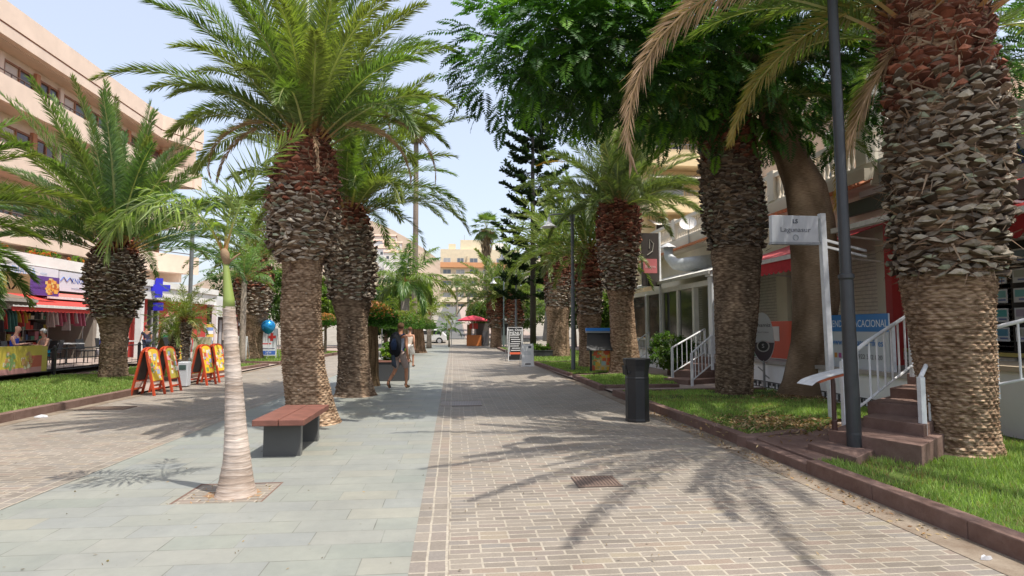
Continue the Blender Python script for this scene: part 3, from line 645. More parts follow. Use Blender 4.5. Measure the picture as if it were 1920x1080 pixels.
# --- G: young ringed palm in the square pit
def ringed_palm():
    b = Vector((-2.08, 6.03, .03)); r = np.random.default_rng(4)
    t = empty('king_palm', b, 'slim young palm with a white ringed trunk in the square tree pit', 'palm tree')
    ph = [(0, 0, -.05), (0, 0, .3), (-.05, 0, 1.0), (-.12, 0, 1.75)]
    rd = [(-.05, .17), (.08, .15), (.3, .122), (.6, .10), (1.0, .081), (1.5, .066), (1.78, .057)]
    V, Fc, uv, cc = trunk_mesh(ph, rd, -.05, 1.78, r, nu=64, nv=320, amp=.0032, row=.066, ring=True, lump=.03, root=.03); mesh_np('trunk', V, Fc, RING, t, uvs=uv, smooth=True, cols=cc)
    m = MB(); m.tube([(-.12, 0, 1.76), (-.125, 0, 1.85), (-.145, 0, 2.02), (-.165, 0, 2.2), (-.18, 0, 2.28)], [.058, .052, .038, .027, .025], 16, (.25, .32, .08)); m.build('crownshaft', PAINT, t, smooth=True)
    m = MB(); m.tube([(-.155, 0, 2.2), (-.17, -.02, 2.30), (-.185, 0, 2.34)], [.03, .045, .03], 10, (.3, .2, .12))
    m.tube([(-.16, 0, 2.2), (-.07, 0, 2.28), (-.03, 0, 2.31)], [.012, .009, .004], 6, (.35, .22, .14)); m.build('sheath_scar', STUB, t, smooth=True)
    org = np.array([-.18, 0, 2.28]); fr = []
    common = dict(org=org, r=r, vang=.1, beta=(1.25, .7), rcol=(.30, .36, .1), curl=1.3)
    fr.append(frond_data(L=1.8, az=2.95, el0=1.2, bend=2.75, leaf=.44, n=64, wid=.012, col=(.20, .25, .11), pet=.22, droop=.75, rach=.012, colvar=.5, **common))
    fr.append(frond_data(L=1.5, az=.2, el0=1.42, bend=.75, leaf=.40, n=60, wid=.011, col=(.17, .21, .07), pet=.2, droop=.05, rach=.012, **common))
    fr.append(frond_data(L=1.2, az=1.8, el0=1.3, bend=1.3, leaf=.36, n=26, wid=.013, col=(.16, .24, .05), pet=.2, droop=.4, rach=.01, **common))
    fr.append(frond_data(L=1.0, az=3.6, el0=1.2, bend=1.2, leaf=.3, n=24, wid=.013, col=(.17, .23, .05), pet=.2, droop=.5, rach=.01, **common))
    fr.append(frond_data(L=1.35, az=3.1, el0=1.30, bend=.05, leaf=.02, n=10, wid=.004, col=(.3, .32, .1), pet=.5, droop=0, rach=.006, **common))
    V, Fc, Cc = join(fr); mesh_np('crown', V, Fc, FROND, t, cols=Cc)
ringed_palm()
# --- H: upright-crowned palm on the left lawn
bH = Vector((-10.38, 19.1, .1))
rdH = rprof(bH, [(716, 62), (690, 54), (640, 50), (612, 58), (590, 78), (560, 108), (520, 118), (490, 104), (465, 72)])
date_palm(bH, [(0, 0, -.2), (.1, 0, 0), (.05, 0, 2), (0, 0, 4.6)], rdH, 1.85, 4.15, dict(nf=56, L=4.7, leaf=.48, nl=200, el=(1.52, .35), bend=(.12, 1.25), wid=.015, rach=.022, vang=.35, curl=1.7, spread=.35, pal=[(.085, .15, .055), (.10, .17, .055), (.13, .19, .055)]), 41,
          'stout date palm with stiff upright fronds on the left lawn by the cafe fence', stub_kw=dict(w=.14, h=.045, ln=.2, row=.07, topred=.2, el=(-.25, .9)), trunk_kw=dict(nu=80, nv=140, amp=.016), bark=PBARK_G,
          dry=[dict(L=3.0, az=4.5, el0=1.0, bend=2.9, leaf=.35, n=60, ty='green'), dict(L=2.6, az=4.9, el0=1.2, bend=3.0, leaf=.3, n=60, ty='olive')], scars=dict(w=.14, h=.03, row=.055, ln=.05), fib=300)
# --- I: palm whose trunk stands just outside the left edge
bI = Vector((-9.9, 11.2, .1))
date_palm(bI, [(0, 0, -.2), (0, 0, 3.6)], [(-.1, .4), (1.4, .33), (1.8, .5), (2.6, .6), (3.5, .4)], 1.6, 3.3, dict(nf=46, L=2.7, leaf=.46, nl=110, el=(1.4, -.35), bend=(.5, 1.5), wid=.017, pal=[(.12, .18, .035), (.09, .14, .035), (.17, .2, .05)]), 51,
          'palm at the left picture edge with only its feathery fronds reaching in', trunk_kw=dict(nu=48, nv=60), stub_kw=dict(w=.2, row=.1), fib=0)
# --- J: palm by the small red signs
bJ = Vector((-9.75, 29.8, .1))
rdJ = rprof(bJ, [(680, 46), (640, 40), (612, 44), (590, 60), (550, 76), (515, 74), (490, 50)])
date_palm(bJ, [(0, 0, -.2), (0, 0, 6)], rdJ, 2.1, 5.1, dict(nf=46, L=4.0, leaf=.5, nl=44, el=(1.5, .1), bend=(.4, 1.3), wid=.03, rach=.03), 61,
          'date palm with reddish collar between the ringed palm and the leaning palm', stub_kw=dict(w=.26, h=.08, ln=.18, row=.12, topred=.55), trunk_kw=dict(nu=48, nv=70), fib=120)
# --- R1: the huge near palm on the right
R1DRY = [dict(L=5.6, az=3.10, el0=.30, bend=2.1, leaf=.50, n=230, wid=.010, beta=(.75, .45), curl=1.5, vang=.05, droop=.3, rach=.026, roll=1.0),
         dict(L=5.6, az=2.98, el0=.78, bend=1.6, leaf=.50, n=220, wid=.011, ty='olive', tipcol=(.4, .26, .05), curl=1.6, vang=.05, droop=.3, roll=.9),
         dict(L=2.7, az=2.95, el0=-.75, bend=.7, leaf=.42, n=150, wid=.010, beta=(.6, .35), curl=.8, vang=.05, off=(-.15, 0, -.3), roll=.7), dict(L=2.5, az=2.55, el0=-.8, bend=.65, leaf=.44, n=150, wid=.011, ty='olive', tipcol=(.42, .24, .03), beta=(.7, .4), curl=.75, off=(-.15, .1, -.3)),
         dict(L=3.3, az=2.75, el0=.15, bend=1.5, leaf=.40, n=150, wid=.011, ty='olive', tipcol=(.35, .24, .06), curl=1.0, vang=.1, droop=.3, roll=.8), dict(L=3.2, az=3.45, el0=.45, bend=1.1, leaf=.36, n=140, wid=.011, ty='olive', curl=1.2)] + [dict(L=l, az=a, el0=e, bend=1.0, leaf=.34, n=150, wid=.012, ty='green', curl=1.4) for a, e, l in ((3.75, .5, 5.0), (4.05, .55, 5.4), (4.35, .45, 5.2), (4.7, .5, 5.3), (5.0, .4, 4.8), (3.55, .75, 4.9))]  # green fronds added overhead, out of view, to throw streak shadows on the paving
bR1 = Vector((5.84, 6.68, .1))
pR1 = local_path(bR1, [(1806, 900), (1800, 800), (1790, 700), (1780, 600), (1775, 520), (1775, 400), (1775, 250), (1755, 100), (1745, -60)])
rdR1 = rprof(bR1, [(890, 168), (860, 150), (800, 140), (700, 152), (600, 166), (545, 180), (515, 196), (490, 216), (430, 224), (300, 248), (200, 238), (150, 226), (120, 222), (0, 222), (-60, 196)])
date_palm(bR1, pR1, rdR1, 2.12, 5.75, dict(nf=46, L=4.0, leaf=.42, nl=150, el=(1.45, .5), bend=(.4, 1.25), wid=.013, rach=.022, spread=.45, vang=.3, curl=1.5), 71,
          'huge near date palm on the right whose thick scaly collar fills the corner', stub_kw=dict(w=.17, h=.062, ln=.15, row=.075, el=(-.05, .9), topred=.36,
          cols=[(.15, .11, .08), (.22, .165, .12), (.10, .07, .05)], face=[(.34, .29, .225), (.22, .18, .14), (.42, .37, .29)]),
          trunk_kw=dict(nu=240, nv=420, amp=.022, cell=.12, row=.038, root=.07), scars=dict(w=.085, h=.018, ln=.038, row=.036), fib=1300,
          dry=R1DRY)
# --- R2
bR2 = Vector((6.28, 13.0, .1))
pR2 = local_path(bR2, [(1376, 760), (1378, 650), (1382, 560), (1380, 450), (1368, 330), (1362, 215), (1360, 160)])
rdR2 = rprof(bR2, [(755, 74), (735, 70), (650, 74), (560, 86), (500, 92), (460, 106), (430, 122), (330, 122), (240, 112), (200, 96)])
date_palm(bR2, pR2, rdR2, 3.3, 6.35, dict(nf=40, L=3.4, leaf=.4, nl=80, el=(1.4, .2), bend=(.5, 1.5), wid=.015), 81,
          'dark collared date palm in the shade of the broad leafy tree', stub_kw=dict(w=.15, h=.06, ln=.13, row=.075, topred=.3, el=(.25, .95),
          cols=[(.13, .09, .065), (.19, .14, .10), (.09, .06, .045)], face=[(.27, .22, .17), (.19, .15, .12)]), trunk_kw=dict(nu=110, nv=220, amp=.012), bark=PBARK_G, scars=dict(w=.1, h=.022, cols=[(.2, .145, .1), (.28, .21, .15), (.14, .1, .07)]), fib=300)
# --- R4
bR4 = Vector((5.8, 19.45, .1))
rdR4 = rprof(bR4, [(706, 62), (680, 56), (620, 48), (560, 46), (545, 56), (500, 70), (470, 84), (420, 88), (385, 76), (365, 56)])
date_palm(bR4, [(0, 0, -.2), (.0, 0, 0), (-.12, 0, 2), (-.2, 0, 4), (-.18, 0, 6.2)], rdR4, 2.75, 5.75, dict(nf=58, L=3.6, leaf=.44, nl=150, el=(1.5, .25), bend=(.3, 1.45), wid=.014, rach=.02, vang=.3, curl=1.5, pal=[(.15, .19, .085), (.17, .205, .09), (.13, .165, .075)]), 91,
          'date palm with a spreading grey green crown behind the black bin', stub_kw=dict(w=.2, h=.07, ln=.17, row=.095, topred=.5), trunk_kw=dict(nu=90, nv=180, amp=.014, root=.08),
          dry=[dict(L=3.4, az=3.0, el0=1.1, bend=1.5, leaf=.4, n=56, ty='yellow', tipcol=(.5, .22, .03)), dict(L=2.8, az=3.9, el0=1.35, bend=1.0, leaf=.25, n=50, ty='yellow'), dict(L=2.6, az=5.0, el0=1.2, bend=.9, leaf=.25, n=50, ty='olive')], scars=dict(w=.13, h=.03, row=.055, ln=.05), fib=300)
# --- R5
for (b, pr, s, lab, zc, Lf, le) in (((5.6, 31.2, .1), [(672, 46), (640, 42), (600, 40), (582, 46), (540, 50), (490, 52), (462, 40)], 101, 'further date palm with rusty collar left of its twin behind the lamp post', (2.6, 5.8), 4.0, -.1),
                        ((5.25, 22.4, .1), [(692, 44), (660, 40), (625, 38), (600, 46), (540, 54), (490, 52), (465, 40)], 102, 'date palm behind the grey street lamp, dark collar down to head height', (2.0, 4.6), 3.4, -.1)):
    b = Vector(b); rd = rprof(b, pr)
    date_palm(b, [(0, 0, -.2), (0, 0, 7)], rd, zc[0], zc[1], dict(nf=52, L=Lf, leaf=.46, nl=46, el=(1.5, le), bend=(.4, 1.3), wid=.026, rach=.026, pal=[(.15, .2, .06), (.18, .22, .06), (.12, .165, .05)]), s, lab,
              stub_kw=dict(w=.22, h=.07, ln=.16, row=.11, topred=.6), trunk_kw=dict(nu=56, nv=90), fib=100)
# --- R6 pair by the kiosk
for (b, s, lab) in (((3.5, 48.3, .05), 111, 'left one of the two squat palms with rusty collars by the kiosk'), ((5.0, 47.3, .05), 112, 'right one of the two squat palms with rusty collars by the kiosk')):
    date_palm(Vector(b), [(0, 0, -.2), (0, 0, 7)], [(-.1, .5), (1.3, .42), (1.9, .68), (3.2, .82), (4.1, .75), (4.5, .5)], 1.5, 4.3, dict(nf=40, L=4.6, leaf=.6, nl=36, el=(1.45, 0), bend=(.4, 1.25), wid=.05, rach=.035, pal=[(.13, .18, .05), (.12, .16, .06)]), s, lab,
              stub_kw=dict(w=.3, h=.1, ln=.2, row=.15, topred=.75), trunk_kw=dict(nu=32, nv=30), fib=0)
# ================================================================== TREES AND PLANTS
def leaf_cloud(ells, nclump, per, csize, lsize, cols, r, aspect=.5, surf=.75, up=.0):
    vol = np.array([e[3] * e[4] * e[5] for e in ells]) ** .67; vol /= vol.sum(); k = r.choice(len(ells), nclump, p=vol)
    E = np.array(ells)[k]; d = r.normal(0, 1, (nclump, 3)); d /= np.linalg.norm(d, axis=1)[:, None]
    rad = np.where(r.random(nclump) < surf, r.uniform(.78, 1.05, nclump), r.uniform(.2, .8, nclump))[:, None]
    cc = E[:, :3] + d * E[:, 3:6] * rad; ccol = np.array(cols)[r.integers(0, len(cols), nclump)] * r.uniform(.7, 1.25, (nclump, 1))
    n = nclump * per; c = np.repeat(cc, per, 0) + r.normal(0, csize, (n, 3)) * (.55, .55, .42); col = np.repeat(ccol, per, 0) * r.uniform(.75, 1.25, (n, 1))
    D = r.normal(0, 1, (n, 3)) + np.repeat(d, per, 0) * .6; D[:, 2] -= .2 - up; D /= np.linalg.norm(D, axis=1)[:, None]
    W = np.cross(D, r.normal(0, .5, (n, 3)) + np.array([0, 0, 1])); W /= np.linalg.norm(W, axis=1)[:, None] + 1e-9
    l = (lsize * r.uniform(.6, 1.3, n))[:, None]; w_ = l * aspect * .5
    V = np.stack([c - D * l * .5, c + W * w_, c + D * l * .5, c - W * w_], 1).reshape(-1, 3)
    return V, np.arange(4 * n).reshape(-1, 4), np.clip(col, .004, 1)
def limbs(m, a, targets, r0, col, r, n=8):
    a = Vector(a)
    for tpt in targets:
        tpt = Vector(tpt); mid = a.lerp(tpt, .5) + Vector((r.normal(0, .08), r.normal(0, .08), .1)) * (tpt - a).length
        pts = [a * (1 - s) ** 2 + mid * 2 * s * (1 - s) + tpt * s * s for s in np.linspace(0, 1, 7)]
        m.tube(pts, [r0 * (1 - .8 * s) for s in np.linspace(0, 1, 7)], n, col)
def feather(org, az, el, L, r, col, npair=12, wl=.12, pw=.018, bend=.9):
    s = np.linspace(0, 1, 6); e = el - bend * s; T = np.stack([np.cos(e) * math.cos(az), np.cos(e) * math.sin(az), np.sin(e)], 1)
    P = np.concatenate([[np.zeros(3)], np.cumsum((T[:-1] + T[1:]) / 2 * L / 5, 0)]) + org
    t = np.repeat(np.linspace(.12, 1, npair), 2); side = np.tile([1., -1.], npair); ti = np.clip(t * 5, 0, 4.999); i0 = ti.astype(int); f = (ti - i0)[:, None]
    p = P[i0] * (1 - f) + P[i0 + 1] * f; Tt = T[i0] * (1 - f) + T[i0 + 1] * f; S = np.array([-math.sin(az), math.cos(az), 0.])
    D = S[None] * side[:, None] * .9 + Tt * .45 + np.array([0, 0, -.18]) + r.normal(0, .06, (2 * npair, 3)); D /= np.linalg.norm(D, axis=1)[:, None]
    W = Tt; l = (wl * np.sin(np.pi * (.16 + .8 * t)) * r.uniform(.85, 1.1, 2 * npair))[:, None]
    V = np.stack([p, p + D * l * .5 + W * pw, p + D * l, p + D * l * .5 - W * pw], 1).reshape(-1, 3)
    return V, np.tile(np.array(col), (2 * npair, 1)) * r.uniform(.85, 1.15, (2 * npair, 1))
def poinciana():
    b = Vector((7.5, 12.5, .1)); r = np.random.default_rng(77)
    t = empty('broadleaf_tree', b, 'broad feathery leaved tree with a bent smooth trunk, its dark canopy over the path', 'tree')
    px = [(1508, 768), (1512, 720), (1524, 640), (1530, 560), (1527, 480), (1520, 410), (1508, 345), (1480, 285), (1455, 225), (1435, 160), (1425, 90)]
    path = local_path(b, px); rd = rprof(b, [(768, 122), (745, 104), (715, 92), (640, 84), (560, 88), (480, 84), (400, 86), (350, 86), (300, 66), (220, 60), (120, 52), (90, 44)])
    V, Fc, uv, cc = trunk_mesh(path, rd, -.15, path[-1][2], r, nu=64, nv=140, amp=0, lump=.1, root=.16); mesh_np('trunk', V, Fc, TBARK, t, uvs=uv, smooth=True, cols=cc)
    m = MB(); top = Vector(path[-1]); k = Vector(path[-5])
    limbs(m, top - Vector((0, 0, .3)), [(-5.6, -1.8, 7.2), (-3.6, -1.2, 7.6), (-1.6, .5, 8.2), (.8, -.5, 8.0), (-2.6, 1.5, 7.5), (2.2, .4, 8)], .17, (.28, .2, .13), r)
    m.build('limb', WOODM, t, smooth=True); m = MB()
    m.lathe([(.0, -.12), (.1, -.06), (.13, .04), (.08, .1), (0, .13)], 10, (k.x + .27, -.05, k.z - .3), (.25, .18, .12)); m.build('knot', WOODM, t, smooth=True)
    ells = [(1.3, 10.6, 6.7, 1.35, 1.6, 1.15), (2.9, 10.8, 6.7, 1.4, 1.5, 1.1), (2.6, 11.2, 7.4, 1.7, 2.0, 1.6), (4.4, 11.4, 7.45, 2.1, 2.4, 1.85), (6.4, 11.8, 7.5, 2.2, 2.6, 1.9), (8.6, 12.3, 7.6, 2.2, 2.8, 2.0), (5.5, 12.3, 8.8, 4.6, 3.2, 1.7), (9.6, 9.6, 6.2, 1.2, 1.2, 1.3), (9.4, 10.6, 7.2, 1.6, 1.6, 1.6)]
    Vs = []; Cs = []; nleaf = 5600
    vol = np.array([e[3] * e[4] * e[5] for e in ells]) ** .67; vol /= vol.sum(); kk = r.choice(len(ells), nleaf, p=vol)
    for i in range(nleaf):
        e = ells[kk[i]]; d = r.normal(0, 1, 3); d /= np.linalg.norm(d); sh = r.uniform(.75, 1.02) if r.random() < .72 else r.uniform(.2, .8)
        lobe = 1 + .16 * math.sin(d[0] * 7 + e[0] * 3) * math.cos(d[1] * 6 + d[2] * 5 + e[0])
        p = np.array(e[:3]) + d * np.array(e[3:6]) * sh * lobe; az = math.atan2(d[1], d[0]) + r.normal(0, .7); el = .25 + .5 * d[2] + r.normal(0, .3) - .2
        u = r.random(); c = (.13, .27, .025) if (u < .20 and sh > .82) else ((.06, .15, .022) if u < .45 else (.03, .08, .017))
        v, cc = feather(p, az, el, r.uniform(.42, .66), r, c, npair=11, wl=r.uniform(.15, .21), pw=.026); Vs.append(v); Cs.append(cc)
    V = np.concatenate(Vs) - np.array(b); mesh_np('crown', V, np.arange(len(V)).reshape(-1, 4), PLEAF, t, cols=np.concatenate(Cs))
poinciana()

def norfolk(b, H, seed, label, z0=3.0, rad=2.1):
    b = Vector(b); r = np.random.default_rng(seed); t = empty('norfolk_pine', b, label, 'conifer')
    m = MB(); m.tube([(0, 0, -.1), (0, 0, H * .5), (0, 0, H)], [.2, .14, .03], 10, (.07, .06, .05)); m.build('trunk', WOODM, t, smooth=True)
    c = []; z = z0; parts = []
    mb = MB()
    while z < H - .3:
        R_ = rad * (1 - ((z - z0) / (H - z0)) ** 2.2 * .85) * r.uniform(.8, 1.1); nb = 6; a0 = r.uniform(0, 1)
        for k in range(nb):
            az = a0 + k * 2 * math.pi / nb + r.normal(0, .12); Rr = R_ * r.uniform(.75, 1.1); drop = -.12 * Rr
            end = Vector((math.cos(az) * Rr, math.sin(az) * Rr, z + drop + .28 * Rr)); midp = Vector((math.cos(az) * Rr * .55, math.sin(az) * Rr * .55, z + drop * .9))
            mb.tube([(0, 0, z), midp, end], [.035, .025, .01], 4, (.06, .05, .035))
            ns = 24
            for q in range(ns):                                        # rope-like shoots, upturned at the tips
                s = .3 + .7 * q / ns; p = Vector((0, 0, z)).lerp(midp, min(1, s / .55)) if s < .55 else midp.lerp(end, (s - .55) / .45)
                for w_ in range(7):
                    d = Vector((math.cos(az), math.sin(az), .3)) * .5 + Vector(r.normal(0, .6, 3)); d.z = abs(d.z) * .6; d.normalize()
                    c.append((p, d))
        z += r.uniform(.75, .95) * (1.0 if z < H * .6 else .8)
    P = np.array([p for p, d in c]); D = np.array([d for p, d in c]); n = len(P); P = P + r.normal(0, .05, (n, 3))
    W = np.cross(D, r.normal(0, 1, (n, 3))); W /= np.linalg.norm(W, axis=1)[:, None]; l = r.uniform(.2, .38, n)[:, None]; w_ = .045
    V = np.stack([P, P + D * l * .6 + W * w_, P + D * l, P + D * l * .6 - W * w_], 1).reshape(-1, 3)
    W2 = np.cross(D, W); V2 = np.stack([P, P + D * l * .6 + W2 * w_, P + D * l, P + D * l * .6 - W2 * w_], 1).reshape(-1, 3)
    mb.build('branch_tiers', WOODM, t); V = np.concatenate([V, V2])
    mesh_np('crown', V, np.arange(len(V)).reshape(-1, 4), LEAF, t, cols=np.tile((.025, .045, .02), (len(V) // 4, 1)) * r.uniform(.6, 1.4, (len(V) // 4, 1)))
norfolk((4.9, 36, .05), 19.0, 5, 'tall dark tiered conifer behind the palms right of the walkway', z0=3.6, rad=2.5)

def fan_palm(b, H, R_, seed, label, tr=.17, skirt=0, col=((.09, .14, .04), (.12, .17, .05)), nf=34, trc=(.24, .19, .15)):
    b = Vector(b); r = np.random.default_rng(seed); t = empty('fan_palm', b, label, 'palm tree')
    m = MB(); m.tube([(0, 0, -.2), (0, 0, .5), (.05, 0, H * .5), (0, 0, H)], [tr * 1.5, tr * 1.1, tr, tr * .9], 14, trc); m.build('trunk', STUB, t, smooth=True)
    Vs = []; Cs = []; b0 = 0
    for i in range(nf):
        a = i / nf; az = i * 2.4; el = 1.4 - 2.3 * a; st = np.array([math.cos(az) * math.cos(el), math.sin(az) * math.cos(el), math.sin(el)]) * R_ * .55 + np.array([0, 0, H])
        D0 = np.array([math.cos(az) * math.cos(el - .3), math.sin(az) * math.cos(el - .3), math.sin(el - .3)]); S = np.array([-math.sin(az), math.cos(az), 0]); U = np.cross(D0, S)
        c = np.array(col[r.integers(len(col))]) * r.uniform(.8, 1.2)
        s0 = np.array([0, 0, H]); Vs += [s0 - S * .02, s0 + S * .02, st + S * .02, st - S * .02]; Cs.append((.2, .2, .08))
        for k in range(15):
            g = (k - 7) / 7 * 1.5; D = D0 * math.cos(g) + S * math.sin(g); l = R_ * .5 * (1 - .25 * abs(g) / 1.5) * r.uniform(.9, 1.1); W = np.cross(D, U); W /= np.linalg.norm(W) + 1e-9
            e = st + D * l + np.array([0, 0, -.25 * l * r.random()]); mm = st + D * l * .55
            Vs += [st, mm + W * R_ * .028, e, mm - W * R_ * .028]; Cs.append(c * r.uniform(.85, 1.15))
    V = np.array(Vs); mesh_np('crown', V, np.arange(len(V)).reshape(-1, 4), FROND, t, cols=np.array(Cs))
    if skirt:
        n = 900; z = r.uniform(H - skirt, H, n); th = r.uniform(0, 6.28, n); rr = tr + r.uniform(.1, .5, n) * R_ * .55 * np.sin(np.clip((z - H + skirt) / skirt, .1, 1) * 1.5)
        P = np.stack([np.cos(th) * rr, np.sin(th) * rr, z], 1); D = np.stack([np.cos(th) * .3, np.sin(th) * .3, -np.ones(n)], 1); S = np.stack([-np.sin(th), np.cos(th), 0 * th], 1)
        V = np.stack([P, P + D * .3 + S * .05, P + D * .6, P + D * .3 - S * .05], 1).reshape(-1, 3)
        mesh_np('dead_frond_skirt', V, np.arange(4 * n).reshape(-1, 4), DRYM, t, cols=np.tile((.28, .2, .13), (n, 1)) * r.uniform(.6, 1.3, (n, 1)))
    return t
fan_palm((-2.9, 44, 0), 17.6, 2.2, 3, 'very tall thin fan palm rising above the other crowns left of the walkway', tr=.2, skirt=1.6)
fan_palm((3.9, 70, 1), 12.6, 2.3, 4, 'fan palm with brown skirt of dead leaves in front of the far cream block', tr=.3, skirt=3.2)
def feather_palm(name, b, H, L, seed, label, tr=.12, nf=16, leaf=.4, nl=36, el=(1.45, .1), bend=(.6, 1.7), pal=GREENS, trc=(.3, .25, .2), droop=.5, wid=.022, shaft=0, collar=0, group=None, spread=.06, cat='palm tree'):
    b = Vector(b); r = np.random.default_rng(seed); t = empty(name, b, label, cat, group)
    m = MB(); m.tube([(0, 0, -.1), (0, 0, .3), (0, 0, H)], [tr * 1.35, tr * 1.1, tr * .9], 14, trc); m.build('trunk', STUB, t, smooth=True)
    if collar:
        V, Fc, Cc = stubs([(0, 0, 0), (0, 0, H)], [(0, tr), (H - collar, tr * 1.0), (H, tr * 1.9)], H - collar, H, r, w=.07, h=.03, ln=.07, row=.05, topred=.1); mesh_np('frond_base_collar', V, Fc, STUB, t, cols=Cc)
    if shaft: m = MB(); m.tube([(0, 0, H - .02), (0, 0, H + shaft * .5), (0, 0, H + shaft)], [tr * .95, tr * .9, tr * .4], 12, (.2, .3, .07)); m.build('crownshaft', PAINT, t, smooth=True)
    V, Fc, Cc = crown(np.array([0, 0, H + shaft]), nf, L, r, leaf=leaf, nl=nl, el=el, bend=bend, pal=pal, wid=wid, rach=.012, spread=spread, droop=droop, vang=.2)
    mesh_np('crown', V, Fc, FROND, t, cols=Cc); return t
feather_palm('royal_palm', (-2.75, 34, 0), 3.3, 3.0, 6, 'bushy royal palm with a pale grey trunk in the middle of the walkway', tr=.26, nf=20, leaf=.75, nl=80, shaft=.9, trc=(.36, .31, .27), droop=.8, wid=.026, pal=[(.08, .16, .03), (.14, .2, .03), (.06, .12, .03)], el=(1.5, -.2))
feather_palm('feather_palm', (-3.2, 37.5, 0), 2.5, 2.6, 7, 'low arching yellow green palm left of the royal palm trunk', tr=.15, nf=18, leaf=.5, nl=40, pal=[(.17, .22, .03), (.13, .2, .03)])
feather_palm('feather_palm', (-1.9, 47, 0), 2.6, 2.9, 8, 'yellow green arching palm beyond the clipped trees', tr=.18, nf=20, leaf=.5, nl=34, pal=[(.2, .22, .04), (.15, .19, .03)], wid=.03)
feather_palm('feather_palm', (-.35, 51, 0), 1.5, 1.7, 9, 'small bright green palm at the far end of the walkway by the white sign', tr=.07, nf=16, leaf=.35, nl=26, pal=[(.1, .22, .03)], wid=.03)
feather_palm('pygmy_palm', (-8.9, 19.9, .1), 1.35, 1.0, 10, 'small palm with slender dark trunk beside the big left palm', tr=.1, nf=34, leaf=.22, nl=34, wid=.01, trc=(.14, .1, .07), collar=1.1, droop=.3, pal=[(.15, .2, .05), (.12, .18, .04)], group='small palms by the orange boards')
feather_palm('pygmy_palm', (-7.75, 18.0, .1), 1.75, 1.15, 11, 'small palm with slender textured trunk standing behind the white litter bin', tr=.085, nf=36, leaf=.24, nl=34, wid=.01, trc=(.3, .25, .2), collar=1.1, droop=.3, pal=[(.16, .19, .05), (.14, .17, .04)], group='small palms by the orange boards')
for (x, y, h, s, lab) in ((2.3, 92, 4.5, 12, 'small distant palm halfway up the climbing street'), (5.2, 84, 4, 13, 'distant round crowned palm above the kiosks'), (.6, 104, 5.5, 15, 'furthest little palm in front of the cream block')):
    feather_palm('feather_palm', (x, y, hz(y)), h, 2.6, s, lab, tr=.2, nf=20, leaf=.6, nl=20, wid=.06, pal=[(.1, .15, .05)], droop=.4)
feather_palm('feather_palm', (7.2, 41, .05), 3.0, 2.4, 16, 'light green feathery palm behind the conifer trunk', tr=.15, nf=20, leaf=.5, nl=32, wid=.03, pal=[(.18, .26, .06)])
feather_palm('feather_palm', (-8.9, 26, .1), 3.6, 2.0, 18, 'fluffy light green palm behind the left street lamp', tr=.12, nf=30, leaf=.4, nl=40, wid=.014, pal=[(.13, .22, .08)], el=(1.5, .3), bend=(.3, 1.3))

def shrub_tree(name, b, H, ells, seed, label, tr=.12, cols=((.05, .1, .02), (.08, .15, .03)), ncl=160, per=40, cs=.3, ls=.16, cat='tree', group=None, trc=(.16, .11, .08), aspect=.5, stems=1):
    b = Vector(b); r = np.random.default_rng(seed); t = empty(name, b, label, cat, group)
    if tr:
        m = MB()
        for k in range(stems): m.tube([(k * .07, 0, -.1), (k * .09, .02, H * .4), (k * .12 - .05, 0, H)], [tr * 1.25, tr, tr * .75], 12, trc)
        limbs(m, (0, 0, H * .9), [tuple(np.array(e[:3]) + r.normal(0, .15, 3)) for e in ells] * 2, tr * .5, trc, r); m.build('trunk', STUB, t, smooth=True)
    V, Fc, Cc = leaf_cloud(ells, ncl, per, cs, ls, cols, r, aspect); mesh_np('crown', V, Fc, LEAF, t, cols=Cc); return t
# clipped mushroom trees in the walkway
def mushroom(b, H, Rw, th, tr, seed, label, top=(.42, .19, .09), low=(.05, .13, .02), mixr=.6, trc=(.30, .22, .14)):
    b = Vector(b); r = np.random.default_rng(seed); t = empty('clipped_tree', b, label, 'tree', 'clipped trees in the walkway')
    V, Fc, uv, cc = trunk_mesh([(0, 0, -.1), (.03, 0, H * .5), (0, 0, H)], [(-.1, tr * 1.35), (.25, tr * 1.05), (H * .5, tr * .9), (H, tr * .8)], -.1, H, r, nu=40, nv=60, amp=.0, lump=.14, root=.08)
    mesh_np('trunk', V, Fc, bark_mat('stringy_bark', (.1, .065, .035), tuple(x * .8 for x in trc), trc, (22, 2.0), .7), t, uvs=uv, smooth=True, cols=cc)
    n = 6000; th_ = r.uniform(0, 6.283, n); q = r.random(n) ** .5 * Rw; zt = th * np.sqrt(np.clip(1 - (q / Rw) ** 2, 0, 1)); low_side = r.random(n) < .33
    z = H - .1 + np.where(low_side, r.uniform(-.05, .12, n), zt * r.uniform(.8, 1.05, n)); q = np.where(r.random(n) < .25, Rw * r.uniform(.9, 1.02, n), q)
    z = np.where(q > .88 * Rw, H - .1 + r.uniform(-.05, .45 * th, n), z)
    c = np.stack([np.cos(th_) * q, np.sin(th_) * q, z], 1) + r.normal(0, .02, (n, 3)); D = r.normal(0, 1, (n, 3)); D /= np.linalg.norm(D, axis=1)[:, None]; W = np.cross(D, r.normal(0, 1, (n, 3))); W /= np.linalg.norm(W, axis=1)[:, None]
    l = r.uniform(.035, .07, n)[:, None]; V = np.stack([c - D * l, c + W * l * .45, c + D * l, c - W * l * .45], 1).reshape(-1, 3)
    up = ((z - H + .1) / th)[:, None]; k = (r.random((n, 1)) < np.clip(mixr * 1.6 * up - .1, 0, .9)); col = np.where(k, np.array(top), np.array(low)) * r.uniform(.6, 1.4, (n, 1))
    mesh_np('crown', V, np.arange(4 * n).reshape(-1, 4), LEAF, t, cols=col)
mushroom((-2.3, 16.75, 0), 1.82, .74, .58, .23, 31, 'clipped mushroom shaped tree with rust coloured top just behind the two big palm trunks', trc=(.3, .21, .12))
